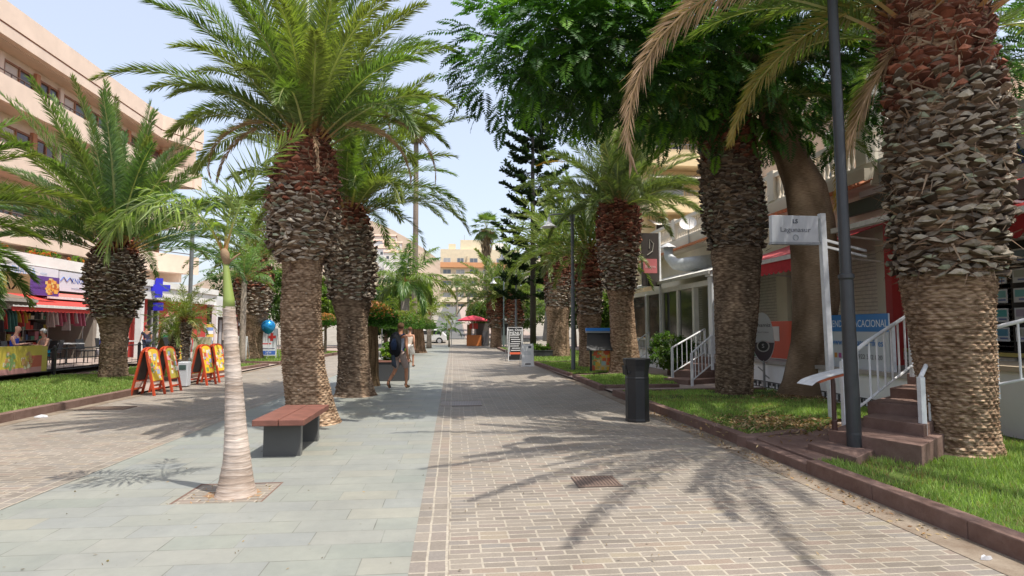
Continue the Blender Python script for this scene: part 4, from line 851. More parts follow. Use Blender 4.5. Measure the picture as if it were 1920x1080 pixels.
mushroom((-2.35, 27.8, 0), 1.75, 1.0, .72, .3, 32, 'clipped flat topped tree with green crown and thick pale trunk beyond the walkers', top=(.2, .2, .06), low=(.08, .16, .03), mixr=.5, trc=(.42, .33, .24))
mushroom((-2.3, 38.5, 0), 1.7, 1.15, .7, .45, 33, 'furthest clipped tree with a stout reddish trunk', top=(.16, .18, .05), low=(.07, .14, .03), trc=(.34, .22, .15))
mushroom((-7.6, 36, .05), 1.9, .75, .6, .09, 34, 'thin stemmed clipped tree with orange top on the far left lawn', trc=(.34, .28, .22))
# background trees, each its own
BG = [((-19.0, 55, .05), 5, [(0, 0, 6.2, 3.0, 2.5, 2.8), (1.5, 0, 4.5, 2.2, 2, 2.2)], 'dark leafy tree just past the end of the left building', ((.035, .07, .02), (.05, .1, .025))),
      ((-14.2, 52, .05), 3, [(0, 0, 4.0, 2.4, 2, 2.4)], 'mid green tree behind the collared palm and the balloons', ((.05, .1, .02), (.08, .15, .03))),
      ((-10.4, 47, .05), 2.5, [(0, 0, 3.6, 2.0, 1.6, 2.0)], 'yellow green bushy tree between the two big palm trunks', ((.14, .2, .03), (.1, .17, .03))),
      ((-7.6, 52, .05), 2.0, [(0, 0, 3.2, 2.4, 1.8, 2.0)], 'round green tree behind the orange topped clipped tree', ((.08, .15, .03), (.12, .2, .04))),
      ((-5.6, 50, .05), 2.0, [(0, 0, 2.8, 1.8, 1.5, 1.9)], 'dark hedge like tree behind the road signs', ((.03, .065, .02), (.045, .09, .025))),
      ((-3.9, 55, .0), 2.4, [(0, 0, 4.2, 2.2, 1.8, 2.0)], 'pale green tree above the clipped trees at the street corner', ((.13, .2, .04), (.1, .16, .04))),
      ((7.0, 60, 0.3), 2.4, [(0, 0, 3.4, 2.6, 1.8, 2.2)], 'olive green tree behind the squat palms', ((.07, .12, .03), (.1, .15, .04))),
      ((3.6, 66, 1.0), 1.6, [(0, 0, 2.2, 2.0, 1.5, 1.3)], 'low green tree above the kiosk roofs', ((.08, .13, .03), (.11, .16, .05))),
      ((9.8, 47, .05), 2.4, [(0, 0, 3.8, 2.2, 1.8, 2.2)], 'dense tree between the twin palms and the terrace', ((.05, .1, .02), (.09, .15, .03))),
      ((9.2, 33, .05), 1.6, [(0, 0, 2.4, 1.1, 1.1, 1.1)], 'small leafy tree behind the palm with the yellow fronds', ((.09, .15, .03), (.13, .17, .04))),
      ((-6.6, 72, 1.2), 3, [(0, 0, 4, 3, 2, 3)], 'street tree left of the climbing road', ((.08, .13, .03), (.12, .18, .04))),
      ((11.5, 62, .5), 4, [(0, 0, 6, 3.2, 2, 3.0)], 'tall dark tree beside the cream apartment block', ((.04, .075, .02), (.06, .1, .025)))]
for i, (b, H, E_, lab, cols) in enumerate(BG):
    shrub_tree('leafy_tree', b, H, E_, 200 + i, lab, tr=.16, cols=cols, ncl=230, per=42, cs=.42, ls=.26, group='leafy trees in the background')
# terrace shrubs
shrub_tree('shrub', (7.1, 18.9, .1), .5, [(0, 0, .75, .65, .6, .6), (.35, -.3, .6, .5, .45, .5)], 301, 'round glossy green shrub left of the small white railed steps', tr=.05, ncl=230, per=34, cs=.11, ls=.09, cols=((.04, .09, .02), (.09, .17, .03), (.14, .2, .06)), cat='shrub')
def planter(b, w_, d_, h, label, flowers, rim, body, seed, ph=.35, cols=((.12, .22, .03), (.2, .3, .04), (.07, .14, .02))):
    b = Vector(b); r = np.random.default_rng(seed); t = empty('planter', b, label, 'planter')
    m = MB(); m.col = body; m.box(-w_ / 2, w_ / 2, -d_ / 2, d_ / 2, 0, h - .05); m.build('box', PLASTER, t, bevel=.01)
    m = MB(); m.col = rim
    m.box(-w_ / 2 - .02, w_ / 2 + .02, -d_ / 2 - .02, -d_ / 2 + .05, h - .05, h); m.box(-w_ / 2 - .02, w_ / 2 + .02, d_ / 2 - .05, d_ / 2 + .02, h - .05, h)
    m.box(-w_ / 2 - .02, -w_ / 2 + .05, -d_ / 2 + .05, d_ / 2 - .05, h - .05, h); m.box(w_ / 2 - .05, w_ / 2 + .02, -d_ / 2 + .05, d_ / 2 - .05, h - .05, h); m.build('rim', PLASTER, t, bevel=.006)
    V, Fc, Cc = leaf_cloud([(0, 0, h + ph * .4, w_ * .42, d_ * .42, ph * .6)], 110, 26, .07, .08, cols, r, .55); mesh_np('foliage', V, Fc, LEAF, t, cols=Cc)
    if flowers:
        V, Fc, Cc = leaf_cloud([(0, 0, h + ph * .5, w_ * .4, d_ * .4, ph * .55)], 16, 12, .035, .05, [flowers], r, .9); mesh_np('flowers', V, Fc, LEAF, t, cols=Cc)
planter((-1.83, 18.4, 0), .95, .7, .62, 'dark grey planter box with terracotta rim and red flecked plants behind the backpack man', (.6, .08, .05), (.34, .16, .12), (.06, .062, .066), 41, .55)
planter((4.6, 31, .05), 1.9, .6, .38, 'long low dark planter with bright green plants on the far right lawn', None, (.05, .05, .05), (.04, .04, .04), 42, .3)
# ================================================================== BUILDINGS
PEACH = (.76, .59, .47); PEACH2 = (.72, .54, .43); TERRA = (.36, .12, .06); WHITE = (.74, .73, .70); CREAM = (.68, .58, .40); DARK = (.03, .028, .026)
BASE0 = Vector((0, 0, 0))
# ---- left apartment building
def left_building():
    b = Vector((-21, 25, 0)); t = empty('apartment_building', b, 'long peach apartment building with stacked balcony bands over the shops on the left', 'building')
    F0, F1, F2 = (-18.4, -2), (-18.4, 38.3), (-17.0, 41.0)
    def band(name, z0, z1, th=.18, off=0.0, col=PEACH):
        m = MB(); m.col = col
        m.prism([(F0[0] + off, F0[1]), (F1[0] + off, F1[1]), (F2[0] + off, F2[1]), (F2[0] + off - th, F2[1] + .1), (F1[0] + off - th, F1[1] + .1), (F0[0] + off - th, F0[1])], z0, z1)
        return m.build(name, PLASTER, t, True)
    for z0, z1 in ((10.9, 12.0), (8.1, 9.2), (5.15, 6.3)):
        band('balcony_parapet', z0, z1)
        m = MB(); m.col = PEACH2; m.prism([(-18.58, -2), (-18.58, 38.36), (-17.2, 40.9), (-20.4, 41), (-20.4, -2)], z0, z0 + .16); m.build('balcony_slab', PLASTER, t, True)
    band('roof_parapet', 13.6, 14.06, .3); band('roof_parapet', 14.12, 15.05, .3, .03)
    m = MB(); m.col = TERRA; m.prism([(-18.42, -2), (-18.42, 38.3), (-17.03, 40.95), (-17.2, 41.0), (-18.6, 38.4), (-18.6, -2)], 14.06, 14.12); m.build('roof_groove', PLASTER, t, True)
    m = MB(); m.col = PEACH2; m.prism([(-18.7, -2), (-18.7, 38.4), (-17.3, 41), (-29, 41), (-29, -2)], 13.55, 13.75); m.build('roof_slab', PLASTER, t, True)
    m = MB(); m.col = PEACH; m.box(-28, -19.42, -2, 40.6, 4.6, 13.55); m.box(-19.42, -17.25, 40.35, 40.6, 10.9, 13.55); m.build('wall', PLASTER, t, True)
    m = MB(); m.col = PEACH; m.box(-19.42, -17.9, 40.3, 40.6, 4.6, 6.1); m.build('end_wall', PLASTER, t, True)
    r = random.Random(2)
    for z0 in (11.06, 8.26, 5.3):
        y = -1.0; k = 0
        while y < 38.6:
            if y > 9:
                w_ = 1.9 if k % 2 == 0 else 1.35
                f = MB(); f.col = (.30, .12, .06); X = -19.4
                for ya, yb in ((y, y + .09), (y + w_ / 2 - .04, y + w_ / 2 + .04), (y + w_ - .09, y + w_)): f.box(X, X + .09, ya, yb, z0 + .02, z0 + 2.15)
                f.box(X, X + .08, y + .09, y + w_ - .09, z0 + 2.05, z0 + 2.14)
                o = f.build('window', WOODM, t, True)
                g = MB(); g.col = (.05 + .04 * r.random(), .045, .045)
                g.box(X, X + .03, y + .1, y + w_ - .1, z0 + .03, z0 + 2.04)
                if r.random() < .45: g.box(X + .031, X + .04, y + .1, y + w_ * .5, z0 + 1.1 * r.random() + .3, z0 + 2.04, (.45, .32, .22))
                gm = g.build('pane', GLASSD, o); V = np.empty(len(gm.data.vertices) * 3, np.float32); gm.data.vertices.foreach_get('co', V); V = V.reshape(-1, 3) - np.array(b); gm.data.vertices.foreach_set('co', V.ravel())
                f = MB(); f.col = PEACH2 if k % 2 else (.50, .22, .12); f.box(-19.41, -19.26, y + w_ + .03, y + w_ + .28, z0 + .01, z0 + 2.3); f.build('pilaster', PLASTER, t, True)
                y += w_ + .32
            else: y += 2
            k += 1
        m = MB(); m.col = (.10, .06, .05)
        zt = z0 + 1.15
        m.tube([(-18.5, 8, zt), (-18.5, 38.3, zt), (-17.1, 40.9, zt)], .03, 6)
        for q in range(40): m.box(-18.52, -18.48, 8.4 + q * .76, 8.44 + q * .76, zt - .22, zt)
        m.build('balcony_railing', METAL, t, True)
    # ground floor shops
    m = MB(); m.col = (.14, .035, .03); m.box(-21, -20.8, -2, 33, .05, 5.1)
    m.col = (.30, .26, .22)
    for y in (6, 12.5, 19, 25.5, 32): m.box(-20.8, -18.3, y, y + .3, .05, 4.6)
    m.build('shop_interior_wall', PLASTER, t, True)
    rs = random.Random(77)
    for y0 in (13, 19.5, 22.5, 26, 29):                         # shelves crowded with souvenirs
        m = MB(); m.col = (.3, .28, .26)
        for z in (.5, 1.0, 1.5, 2.0, 2.5): m.box(-20.79, -20.3, y0, y0 + 2.6, z, z + .03)
        m.box(-20.79, -20.3, y0 - .04, y0, .05, 2.7); m.box(-20.79, -20.3, y0 + 2.6, y0 + 2.64, .05, 2.7); m.build('shelf', PAINT, t, True)
        m = MB()
        for z in (.53, 1.03, 1.53, 2.03, 2.53):
            y = y0 + .05
            while y < y0 + 2.5:
                w_ = rs.uniform(.08, .28); h_ = rs.uniform(.15, .42); m.box(-20.6, -20.28, y, y + w_, z, z + h_, rs.choice([(.6, .08, .06), (.1, .2, .4), (.7, .65, .6), (.5, .4, .08), (.06, .06, .07), (.1, .3, .2), (.6, .25, .3), (.08, .07, .08), (.4, .05, .05)])); y += w_ + .03
        tag(m.build('souvenirs', PRINT, t, True), kind='stuff')
    m = MB(); m.col = WHITE; m.box(-18.6, -18.1, 6, 33.0, 3.95, 4.72); m.box(-18.1, -17.95, 6, 33.0, 4.28, 4.76, (.80, .79, .74)); m.build('shop_fascia', PLASTER, t, True)
    m = MB(); m.col = (.76, .75, .71); m.box(-18.6, -16.6, 33.0, 43.2, 3.2, 4.15); m.box(-16.6, -16.5, 33, 43.2, 3.9, 4.25); m.build('corner_fascia', PLASTER, t, True)
    m = MB(); m.col = (.50, .055, .045); m.box(-17.2, -17.0, 33.2, 34.6, .05, 3.2); m.box(-17.2, -17.0, 36.0, 42.6, .05, 3.2); m.box(-17.0, -16.94, 36.2, 41.8, .05, .5, (.4, .04, .035)); m.build('red_shop_wall', PLASTER, t, True)
    m = MB(); m.col = (.05, .05, .055); m.box(-17.16, -17.1, 34.6, 36.0, .05, 3.2); m.build('glass_door', GLASSD, t, True)
    m = MB(); m.col = (.75, .75, .74)
    for y in (34.6, 35.25, 35.95): m.box(-17.1, -17.02, y, y + .06, .05, 2.6)
    m.build('door_frame', PAINT, t, True)
    for y in (42.8, 32.9): m = MB(); m.col = (.75, .75, .74); m.box(-16.75, -16.45, y, y + .28, .05, 3.2); m.build('white_pillar', PLASTER, t, True)
    m = MB(); m.col = (.05, .04, .04); m.box(-17.4, -17.1, 43.2, 50, .05, 3.1); m.box(-17.1, -16.9, 43.4, 50, 2.5, 3.0, (.32, .05, .05)); m.box(-18, -16.9, 43.2, 50, 3.1, 3.9, (.72, .72, .70))
    for i in range(9): m.box(-17.1, -17.05, 43.7 + i * .66, 44.1 + i * .66, .4 + .3 * (i % 2), 2.2, ((.5, .42, .36), (.25, .12, .1), (.4, .4, .42))[i % 3])
    m.build('end_shop', PAINT, t, True)
    # planting on the terrace above the shops
    r2 = np.random.default_rng(9); V, Fc, Cc = leaf_cloud([(2.75, -6 + 3.0 * k, 4.85, .25, 1.3, .22) for k in range(6)], 120, 18, .12, .14, ((.1, .18, .03), (.2, .25, .04), (.05, .1, .02), (.5, .12, .03)), r2)
    mesh_np('balcony_plants', V, Fc, LEAF, t, cols=Cc)
left_building()

def board(name, X, ya, yb, z0, z1, col, label, cat, texts=(), thick=.06, extra=None, face=1, group=None, mat=PRINT, parts=None):
    """flat sign in a plane of constant X, facing +X (face=1) or -X (face=-1); texts: (string, size, colour, y, z)"""
    t = empty(name, (X, (ya + yb) / 2, z0), label, cat, group)
    m = MB(); m.col = col; m.box(-thick, 0, -(yb - ya) / 2, (yb - ya) / 2, 0, z1 - z0) if face > 0 else m.box(0, thick, -(yb - ya) / 2, (yb - ya) / 2, 0, z1 - z0)
    m.build('panel', mat, t)
    if extra:
        m = MB(); extra(m); m.build('artwork', PRINT, t)
    for s, sz, c, yy, zz, sx in texts:
        text_part(s, sz, solid(c), t, frame(((.006) * face, yy, zz), (0, 1 * face, 0)), sx=sx)
    return t
_sol = {}
def solid(c, rough=.5):
    k = (tuple(c), rough)
    if k not in _sol:
        m, nt, p, out = new_mat('lettering_paint'); p.inputs['Base Color'].default_value = (*c, 1); p.inputs['Roughness'].default_value = rough; _sol[k] = m
    return _sol[k]
BLU = (.06, .12, .42)
# texts are read by someone facing the sign: signs on the left buildings face +X, so reading direction is +Y -> -Y mirrored by frame()
def sgn(x0, x1, y_top, y_bot, X):
    a = AtX(x0, y_top, X); b = AtX(x1, y_top, X); c = AtX(x1, y_bot, X); return a.y, b.y, c.z, b.z
board('shop_sign', -17.9, 23.6, 28.5, 3.72, 4.24, (.66, .70, .74), 'long pale blue white fascia sign, uppermost and leftmost on the left shops', 'sign', [('DIANA', .46, (.25, .38, .6), .3, .26, 1.0), ('viajes', .2, (.4, .5, .6), 1.5, .26, 1)])
board('shop_sign', -17.9, 28.6, 30.9, 3.3, 4.2, (.62, .66, .72), 'white fascia sign with blue roof zigzag logo on the left shops', 'sign', [('KNKN', .36, BLU, .2, .5, 1), ('inmobiliaria', .17, (.35, .4, .5), .1, .16, 1)],
      extra=lambda m: [m.bar((.008, -1.1 + k * .22, .45 + .2 * (k % 2)), (.008, -.88 + k * .22, .45 + .2 * ((k + 1) % 2)), .05, .01, BLU) for k in range(4)])
board('shop_sign', -17.9, 31.0, 32.9, 3.25, 4.1, (.72, .74, .74), 'white sign with small blue cross next to the collared left palm', 'sign', [('VEN', .34, BLU, .3, .5, 1), ('VIAJES', .16, BLU, .3, .18, 1)],
      extra=lambda m: (m.box(.001, .01, -.8, -.3, .42, .56, BLU), m.box(.001, .0105, -.62, -.48, .25, .73, BLU)))
def maxart(m):
    m.box(.001, .008, -3.9, 2.2, 0, .78, (.28, .17, .08)); m.box(.001, .009, -1.4, 1.0, 0.0, .78, (.42, .30, .06)); m.box(.001, .008, 2.2, 3.9, 0, .78, (.13, .05, .26))
    r = random.Random(4)
    for k in range(60):
        a = r.random() * 6.28; q = r.random() ** .5; y = 3.45 + .38 * q * math.cos(a); z = .38 + .28 * q * math.sin(a); s = .05 + .07 * r.random()
        m.box(.009 + k * .0001, .012 + k * .0001, y - s, y + s, z - s * .7, z + s * .7, ((.7, .25, .04), (.8, .42, .08), (.5, .12, .03), (.75, .55, .2))[k % 4])
board('shop_sign', -16.4, 18.4, 26.2, 2.9, 3.68, (.3, .2, .1), 'purple and brown takeaway food sign with roast chicken picture over the cafe', 'sign',
      [('MAX', .8, (.13, .05, .26), .9, .38, 1.1), ('CHICKEN TO TAKE AWAY', .13, (.85, .82, .85), 2.75, .52, .55), ('POLLOS PARA LLEVAR', .13, (.85, .82, .85), 2.75, .28, .6)], extra=maxart)
# cafe awnings
def awning(b0, label, ya, yb, Xw, Xf, zw, zf, col, stripe=None, valance=.25, side=1, scallop=True, bar=(.75, .74, .72), nstr=14):
    t = empty('awning', (Xw, (ya + yb) / 2, zf), label, 'awning'); o = np.array([Xw, (ya + yb) / 2, zf])
    m = MB(); n = nstr if stripe else 1
    for i in range(n):
        y0 = ya + (yb - ya) * i / n; y1 = ya + (yb - ya) * (i + 1) / n; c = col if (i % 2 == 0 or not stripe) else stripe
        nrm = Vector((zw - zf, 0, abs(Xw - Xf))).normalized()
        m.slab([(Xw, y0, zw), (Xf, y0, zf), (Xf, y1, zf), (Xw, y1, zw)] if side > 0 else [(Xw, y0, zw), (Xw, y1, zw), (Xf, y1, zf), (Xf, y0, zf)], .012, (0, 0, 1), c)
    m.build('canopy', CLOTH, t, True)
    m = MB(); m.box(Xf - .05, Xf + .05, ya - .02, yb + .02, zf - .11, zf - .003, bar); m.build('front_bar', METAL, t, True)
    if valance:
        m = MB(); k = int((yb - ya) / .22); s = (yb - ya) / k
        for i in range(k):
            y0 = ya + i * s; pts = [(Xf, y0, zf - .11), (Xf, y0 + s, zf - .11), (Xf, y0 + s, zf - .11 - valance * .75)]
            pts += [(Xf, y0 + s * .5 + s * .5 * math.cos(a), zf - .11 - valance * .75 - valance * .3 * math.sin(a)) for a in np.linspace(.4, 2.74, 5)] + [(Xf, y0, zf - .11 - valance * .75)]
            m.slab(pts, .006, (1, 0, 0), col)
        m.build('valance', CLOTH, t, True)
    for y in (ya + .15, yb - .15): m = MB(); m.bar((Xw, y, zf - .25), (Xf, y, zf - .06), .04, .04, bar); m.build('arm', METAL, t, True)
    return t
awning(None, 'dark brown retracted awning over the cafe terrace at the left edge', 14.0, 22.8, -18.3, -15.0, 3.35, 2.62, (.17, .13, .10), bar=(.42, .37, .33), side=-1, valance=.12)
awning(None, 'red awning with white edge over the souvenir shop left of the big palm', 22.9, 29.0, -18.3, -15.9, 3.1, 2.5, (.52, .06, .05), bar=(.75, .73, .70), side=-1, valance=.16)
awning(None, 'narrow pink red awning strip high over the left shops', 26.4, 31.0, -18.1, -16.9, 3.2, 2.95, (.62, .17, .14), side=-1, valance=0)
# pharmacy cross
def cross():
    p = AtX(298, 540, -16.3); t = empty('pharmacy_cross', p, 'bright blue pharmacy cross on the white wall above the red shop', 'sign')
    m = MB(); m.col = (.03, .03, .62); s = .18
    m.prism([(-s * 3, -s), (-s, -s), (-s, -s * 3), (s, -s * 3), (s, -s), (s * 3, -s), (s * 3, s), (s, s), (s, s * 3), (-s, s * 3), (-s, s), (-s * 3, s)], -.09, .09)
    M = Matrix.Rotation(R(90), 4, 'X'); m.build('cross', PAINT, t, M=Matrix.Rotation(R(28), 4, 'Z') @ M)
    m = MB(); m.box(-.25, .25, -.05, .05, -1.25, -.82, (.03, .03, .5)); m.box(-1.2, 0, -.02, .02, -.03, .03, (.5, .5, .5)); m.build('bracket', METAL, t)
cross()
# ---- goods in the shops
def rack(b, w_, h, label, cols, seed, rz=0):
    r = random.Random(seed); t = empty('clothes_rack', b, label, 'clothes rack', 'racks in the souvenir shop', rz)
    m = MB(); m.col = (.5, .5, .5)
    for x in (-w_ / 2, w_ / 2): m.tube([(x, 0, 0), (x, 0, h)], .018, 6)
    m.tube([(-w_ / 2, 0, h), (w_ / 2, 0, h)], .018, 6); m.tube([(-w_ / 2, -.2, .02), (-w_ / 2, .2, .02)], .018, 6); m.tube([(w_ / 2, -.2, .02), (w_ / 2, .2, .02)], .018, 6); m.build('frame', METAL, t)
    n = int(w_ / .17)
    for i in range(n):
        x = -w_ / 2 + (i + .5) * w_ / n; c = r.choice(cols); l = r.uniform(.55, 1.0); m = MB(); m.col = c
        m.slab([(x - .02, -.16, h - .22), (x + .02, -.05, h - .08), (x + .02, .05, h - .08), (x - .02, .16, h - .22), (x - .03, .2, h - l), (x + .03, -.2, h - l)], .05, (1, 0, 0)); m.build('garment', CLOTH, t)
REDS = [(.5, .04, .05), (.35, .03, .04), (.08, .07, .07), (.5, .1, .15)]
rack((-18.6, 21.5, .05), 2.2, 2.3, 'rack of red and dark clothes behind the seated couple', REDS, 1, R(90))
rack((-19.0, 24.8, .05), 2.4, 2.3, 'rack of bright beachwear inside the souvenir shop', [(.1, .3, .15), (.6, .2, .05), (.1, .1, .1), (.7, .5, .1), (.5, .05, .1)], 2, R(90))
rack((-17.4, 28.4, .05), 1.6, 2.4, 'rack of white and pink goods at the red awning', [(.7, .68, .7), (.5, .08, .12), (.6, .2, .3)], 3, R(70))
rack((-18.0, 23.6, .3), 1.8, 2.1, 'rack of bright red beach towels hanging at the shop mouth', REDS, 6, R(90))
rack((-18.2, 26.2, .3), 1.5, 2.1, 'rack of mixed patterned dresses next to the white goods', [(.1, .3, .3), (.6, .5, .1), (.1, .1, .12), (.6, .1, .1), (.5, .5, .5)], 7, R(90))
rack((-18.1, 20.8, .3), 2.0, 2.1, 'rack of dark red and black shirts behind the grey haired woman', REDS, 8, R(90))
rack((-18.8, 18.2, .05), 2.6, 2.3, 'rack of dark clothes at the left edge of the cafe', [(.05, .05, .06), (.1, .16, .1), (.3, .04, .04), (.06, .1, .12)], 5, R(90))
def cardstand(b, label, cols, seed, w_=.5, h=1.9, group='display stands outside the shops'):
    r = random.Random(seed); t = empty('display_stand', b, label, 'display stand', group); m = MB(); m.col = (.78, .78, .78); m.tube([(0, 0, 0), (0, 0, h)], .03, 8); m.box(-.22, .22, -.22, .22, 0, .04); m.build('frame', METAL, t)
    m = MB()
    for i in range(7):
        for s in range(4):
            a = s * 1.5708 + .4; z = .35 + i * (h - .45) / 7; c = r.choice(cols)
            x, y = math.cos(a) * w_ * .45, math.sin(a) * w_ * .45; sx, sy = -math.sin(a) * w_ * .38, math.cos(a) * w_ * .38
            m.slab([(x - sx, y - sy, z), (x + sx, y + sy, z), (x + sx, y + sy, z + .2), (x - sx, y - sy, z + .2)], .015, (math.cos(a), math.sin(a), 0), c)
    m.build('cards', PRINT, t)
cardstand((-15.6, 28.6, .05), 'white and cyan postcard stand left of the collared palm', [(.7, .8, .8), (.2, .55, .6), (.8, .8, .78), (.5, .7, .75)], 1, .8, 2.3)
cardstand((-15.2, 38.6, .05), 'postcard stand near the end shop on the left', [(.7, .5, .1), (.2, .3, .6), (.8, .8, .8)], 2)
# ---- terrace fence
def fence():
    X = -12.62; t = empty('terrace_fence', (X, 16, .05), 'low black metal fence along the cafe terrace', 'fence'); m = MB(); m.col = (.012, .012, .014)
    ys = [9.6, 12.2, 14.8, 17.4, 20.1, 22.6, 25.2, 27.8]
    for y in ys:
        m = MB(); m.col = (.012, .012, .014); m.box(X - .045, X + .045, y - .045, y + .045, .03, 1.0); m.lathe([(.0, 0), (.05, .0), (.04, .03), (0, .05)], 10, (X, y, 1.0)); m.build('post', METAL, t, True)
    m = MB(); m.col = (.012, .012, .014)
    for a, b in zip(ys, ys[1:]):
        for z in (.25, .93): m.tube([(X, a + .045, z), (X, b - .045, z)], .022, 6)
        for k in range(1, 5): y = a + (b - a) * k / 5; m.tube([(X, y, .25), (X, y, .93)], .008, 4) if a > 20 else m.tube([(X, y, .25), (X, y, .6)], .008, 4)
        if a <= 20.2: m.tube([(X, a + .045, .6), (X, b - .045, .6)], .018, 6)
    m.build('rail', METAL, t, True)
fence()
def foodart(m):
    r = random.Random(8); m.box(.001, .006, -1.45, 1.45, 0, .8, (.62, .50, .08)); m.box(.0062, .007, -1.45, 1.45, 0, .16, (.6, .3, .3)); m.box(.0064, .0068, .9, 1.45, 0, .5, (.55, .12, .08))
    for cx, cc in ((-1.2, (.45, .55, .3)), (-.55, (.25, .5, .12)), (.15, (.2, .42, .1)), (.85, (.6, .3, .1))):
        for k in range(34):
            a = r.random() * 6.28; q = r.random() ** .5; y = cx + .22 * q * math.cos(a); z = .38 + .24 * q * math.sin(a); s = .02 + .04 * r.random(); v = r.random()
            c = tuple(x * .7 + y2 * .3 for x, y2 in zip(cc if v < .5 else ((.7, .3, .08) if v < .8 else (.75, .7, .5)), (.4, .4, .3)))
            m.box(.007 + k * .0001, .009 + k * .0001, y - s, y + s, z - s, z + s, c)
board('food_banner', -12.5, 16.2, 19.6, .28, 1.04, (.6, .5, .1), 'yellow food banner with ice cream sundaes tied to the black cafe fence', 'banner', extra=foodart, thick=.02)
# ---- right hand terraces
def right_building():
    b = Vector((10.4, 14, 0)); t = empty('shop_building', b, 'cream shop row with shuttered fronts and a tiled eave on the right', 'building')
    m = MB(); m.col = (.70, .65, .55); m.box(10.4, 16, 8.6, 30, .75, 5.1)
    m.col = (.56, .50, .40)
    m.build('wall', PLASTER, t, True)
    for (ya, yb) in ((20.4, 22.6), (17.6, 19.4), (15.3, 17.0), (13.3, 15.0), (9.9, 12.6), (23.2, 25.4)):
        m = MB(); m.col = (.80, .78, .68); n = 28
        for k in range(n): z = .78 + k * 2.75 / n; m.box(10.3, 10.37 - .02, ya, yb, z, z + 2.75 / n * .72); m.box(10.33, 10.39, ya, yb, z + 2.75 / n * .72, z + 2.75 / n, (.55, .53, .46))
        m.build('roller_shutter', METAL, t, True)
    m = MB(); m.col = (.76, .75, .60)
    for y in (12.6, 15.0, 17.05, 19.45, 22.65): m = MB(); m.col = (.76, .75, .60); m.box(10.2, 10.39, y + .03, y + .62, .76, 3.9); m.build('pilaster', PLASTER, t, True)
    m = MB(); m.col = (.60, .54, .44); m.box(9.9, 10.4, 12.9, 30, 5.0, 5.45); m.box(9.75, 9.9, 12.9, 30, 5.12, 5.42); m.build('eave', PLASTER, t, True)
    m = MB(); m.col = (.45, .17, .08)
    for k in range(150):
        y = 12.95 + k * .113; m.tube([(9.62, y, 5.02), (9.95, y, 5.16)], [.058, .058], 6, (.5 + .06 * math.sin(k * 3), .19, .09))
    m.build('roof_tiles', STONE, t, True)
    m = MB(); m.col = (.68, .62, .52); m.box(10.0, 10.25, 12.9, 30, 5.45, 5.6); m.box(9.98, 10.27, 12.9, 30, 6.32, 6.46)
    for k in range(5): y = 13.1 + k * 4.15; m.box(9.96, 10.29, y, y + .36, 5.6, 6.55)
    for k in range(84):
        y = 13.2 + k * .2
        if (y - 13.1) % 4.15 < .42: continue
        m.lathe([(.05, 0), (.055, .05), (.03, .12), (.065, .3), (.04, .5), (.03, .6), (.055, .68), (.05, .72)], 8, (10.12, y, 5.6))
    m.build('balustrade', PLASTER, t, True)
    m = MB(); m.col = (.66, .47, .33); m.box(12.6, 18, 15.5, 24.4, 5.1, 9.2); m.box(12.3, 18, 15.4, 24.5, 9.2, 9.5, (.7, .55, .42)); m.box(12.2, 12.58, 15.2, 15.9, 6, 9.2, (.74, .68, .58)); m.build('upper_storey', PLASTER, t, True)
    for y in (17.2, 20.0, 22.6):
        m = MB(); m.col = (.7, .66, .58); m.box(12.5, 12.6, y, y + .08, 6.0, 8.2); m.box(12.5, 12.6, y + 1.12, y + 1.2, 6.0, 8.2); m.box(12.5, 12.6, y + .08, y + 1.12, 8.1, 8.2); o = m.build('window', PAINT, t, True)
        m = MB(); m.col = (.06, .06, .06); m.box(12.55, 12.59, y + .09, y + 1.11, 6.0, 8.1); g = m.build('pane', GLASSD, o, False)
        V = np.empty(len(g.data.vertices) * 3, np.float32); g.data.vertices.foreach_get('co', V); g.data.vertices.foreach_set('co', (V.reshape(-1, 3) - np.array(b)).ravel())
right_building()
def deck():
    t = empty('terrace_wall', (7.9, 14, 0), 'white painted terrace base wall with a dark mosaic foot behind the leafy tree', 'wall')
    m = MB(); m.col = (.86, .86, .86); m.box(7.85, 10.4, 9.3, 27, 0, .72); m.build('wall', PLASTER, t, True)
    m = MB(); m.col = (.40, .36, .33); m.box(7.78, 10.4, 9.25, 27.05, .72, .80); m.build('coping', PLASTER, t, True)
    m = MB()
    for k in range(160):
        y = 9.4 + k * .075; m.box(7.835, 7.85, y, y + .045, .12 + .05 * (k % 2), .24, (.05, .05, .05) if k % 3 else (.6, .6, .6))
    m.box(7.838, 7.85, 9.3, 21.4, .10, .12, (.04, .04, .04)); m.box(7.838, 7.85, 9.3, 21.4, .245, .265, (.04, .04, .04)); m.build('mosaic_strip', PAINT, t, True)
    t = empty('terrace_wall', (7.8, 4, 0), 'grey white terrace base wall at the right edge behind the huge palm', 'wall')
    m = MB(); m.col = (.66, .66, .63); m.box(7.72, 10.4, -3, 8.6, 0, 1.0); m.build('wall', PLASTER, t, True)
    m = MB(); m.col = (.42, .34, .24); m.box(7.66, 10.4, -3, 8.66, 1.0, 1.07); m.build('coping', PLASTER, t, True)
deck()
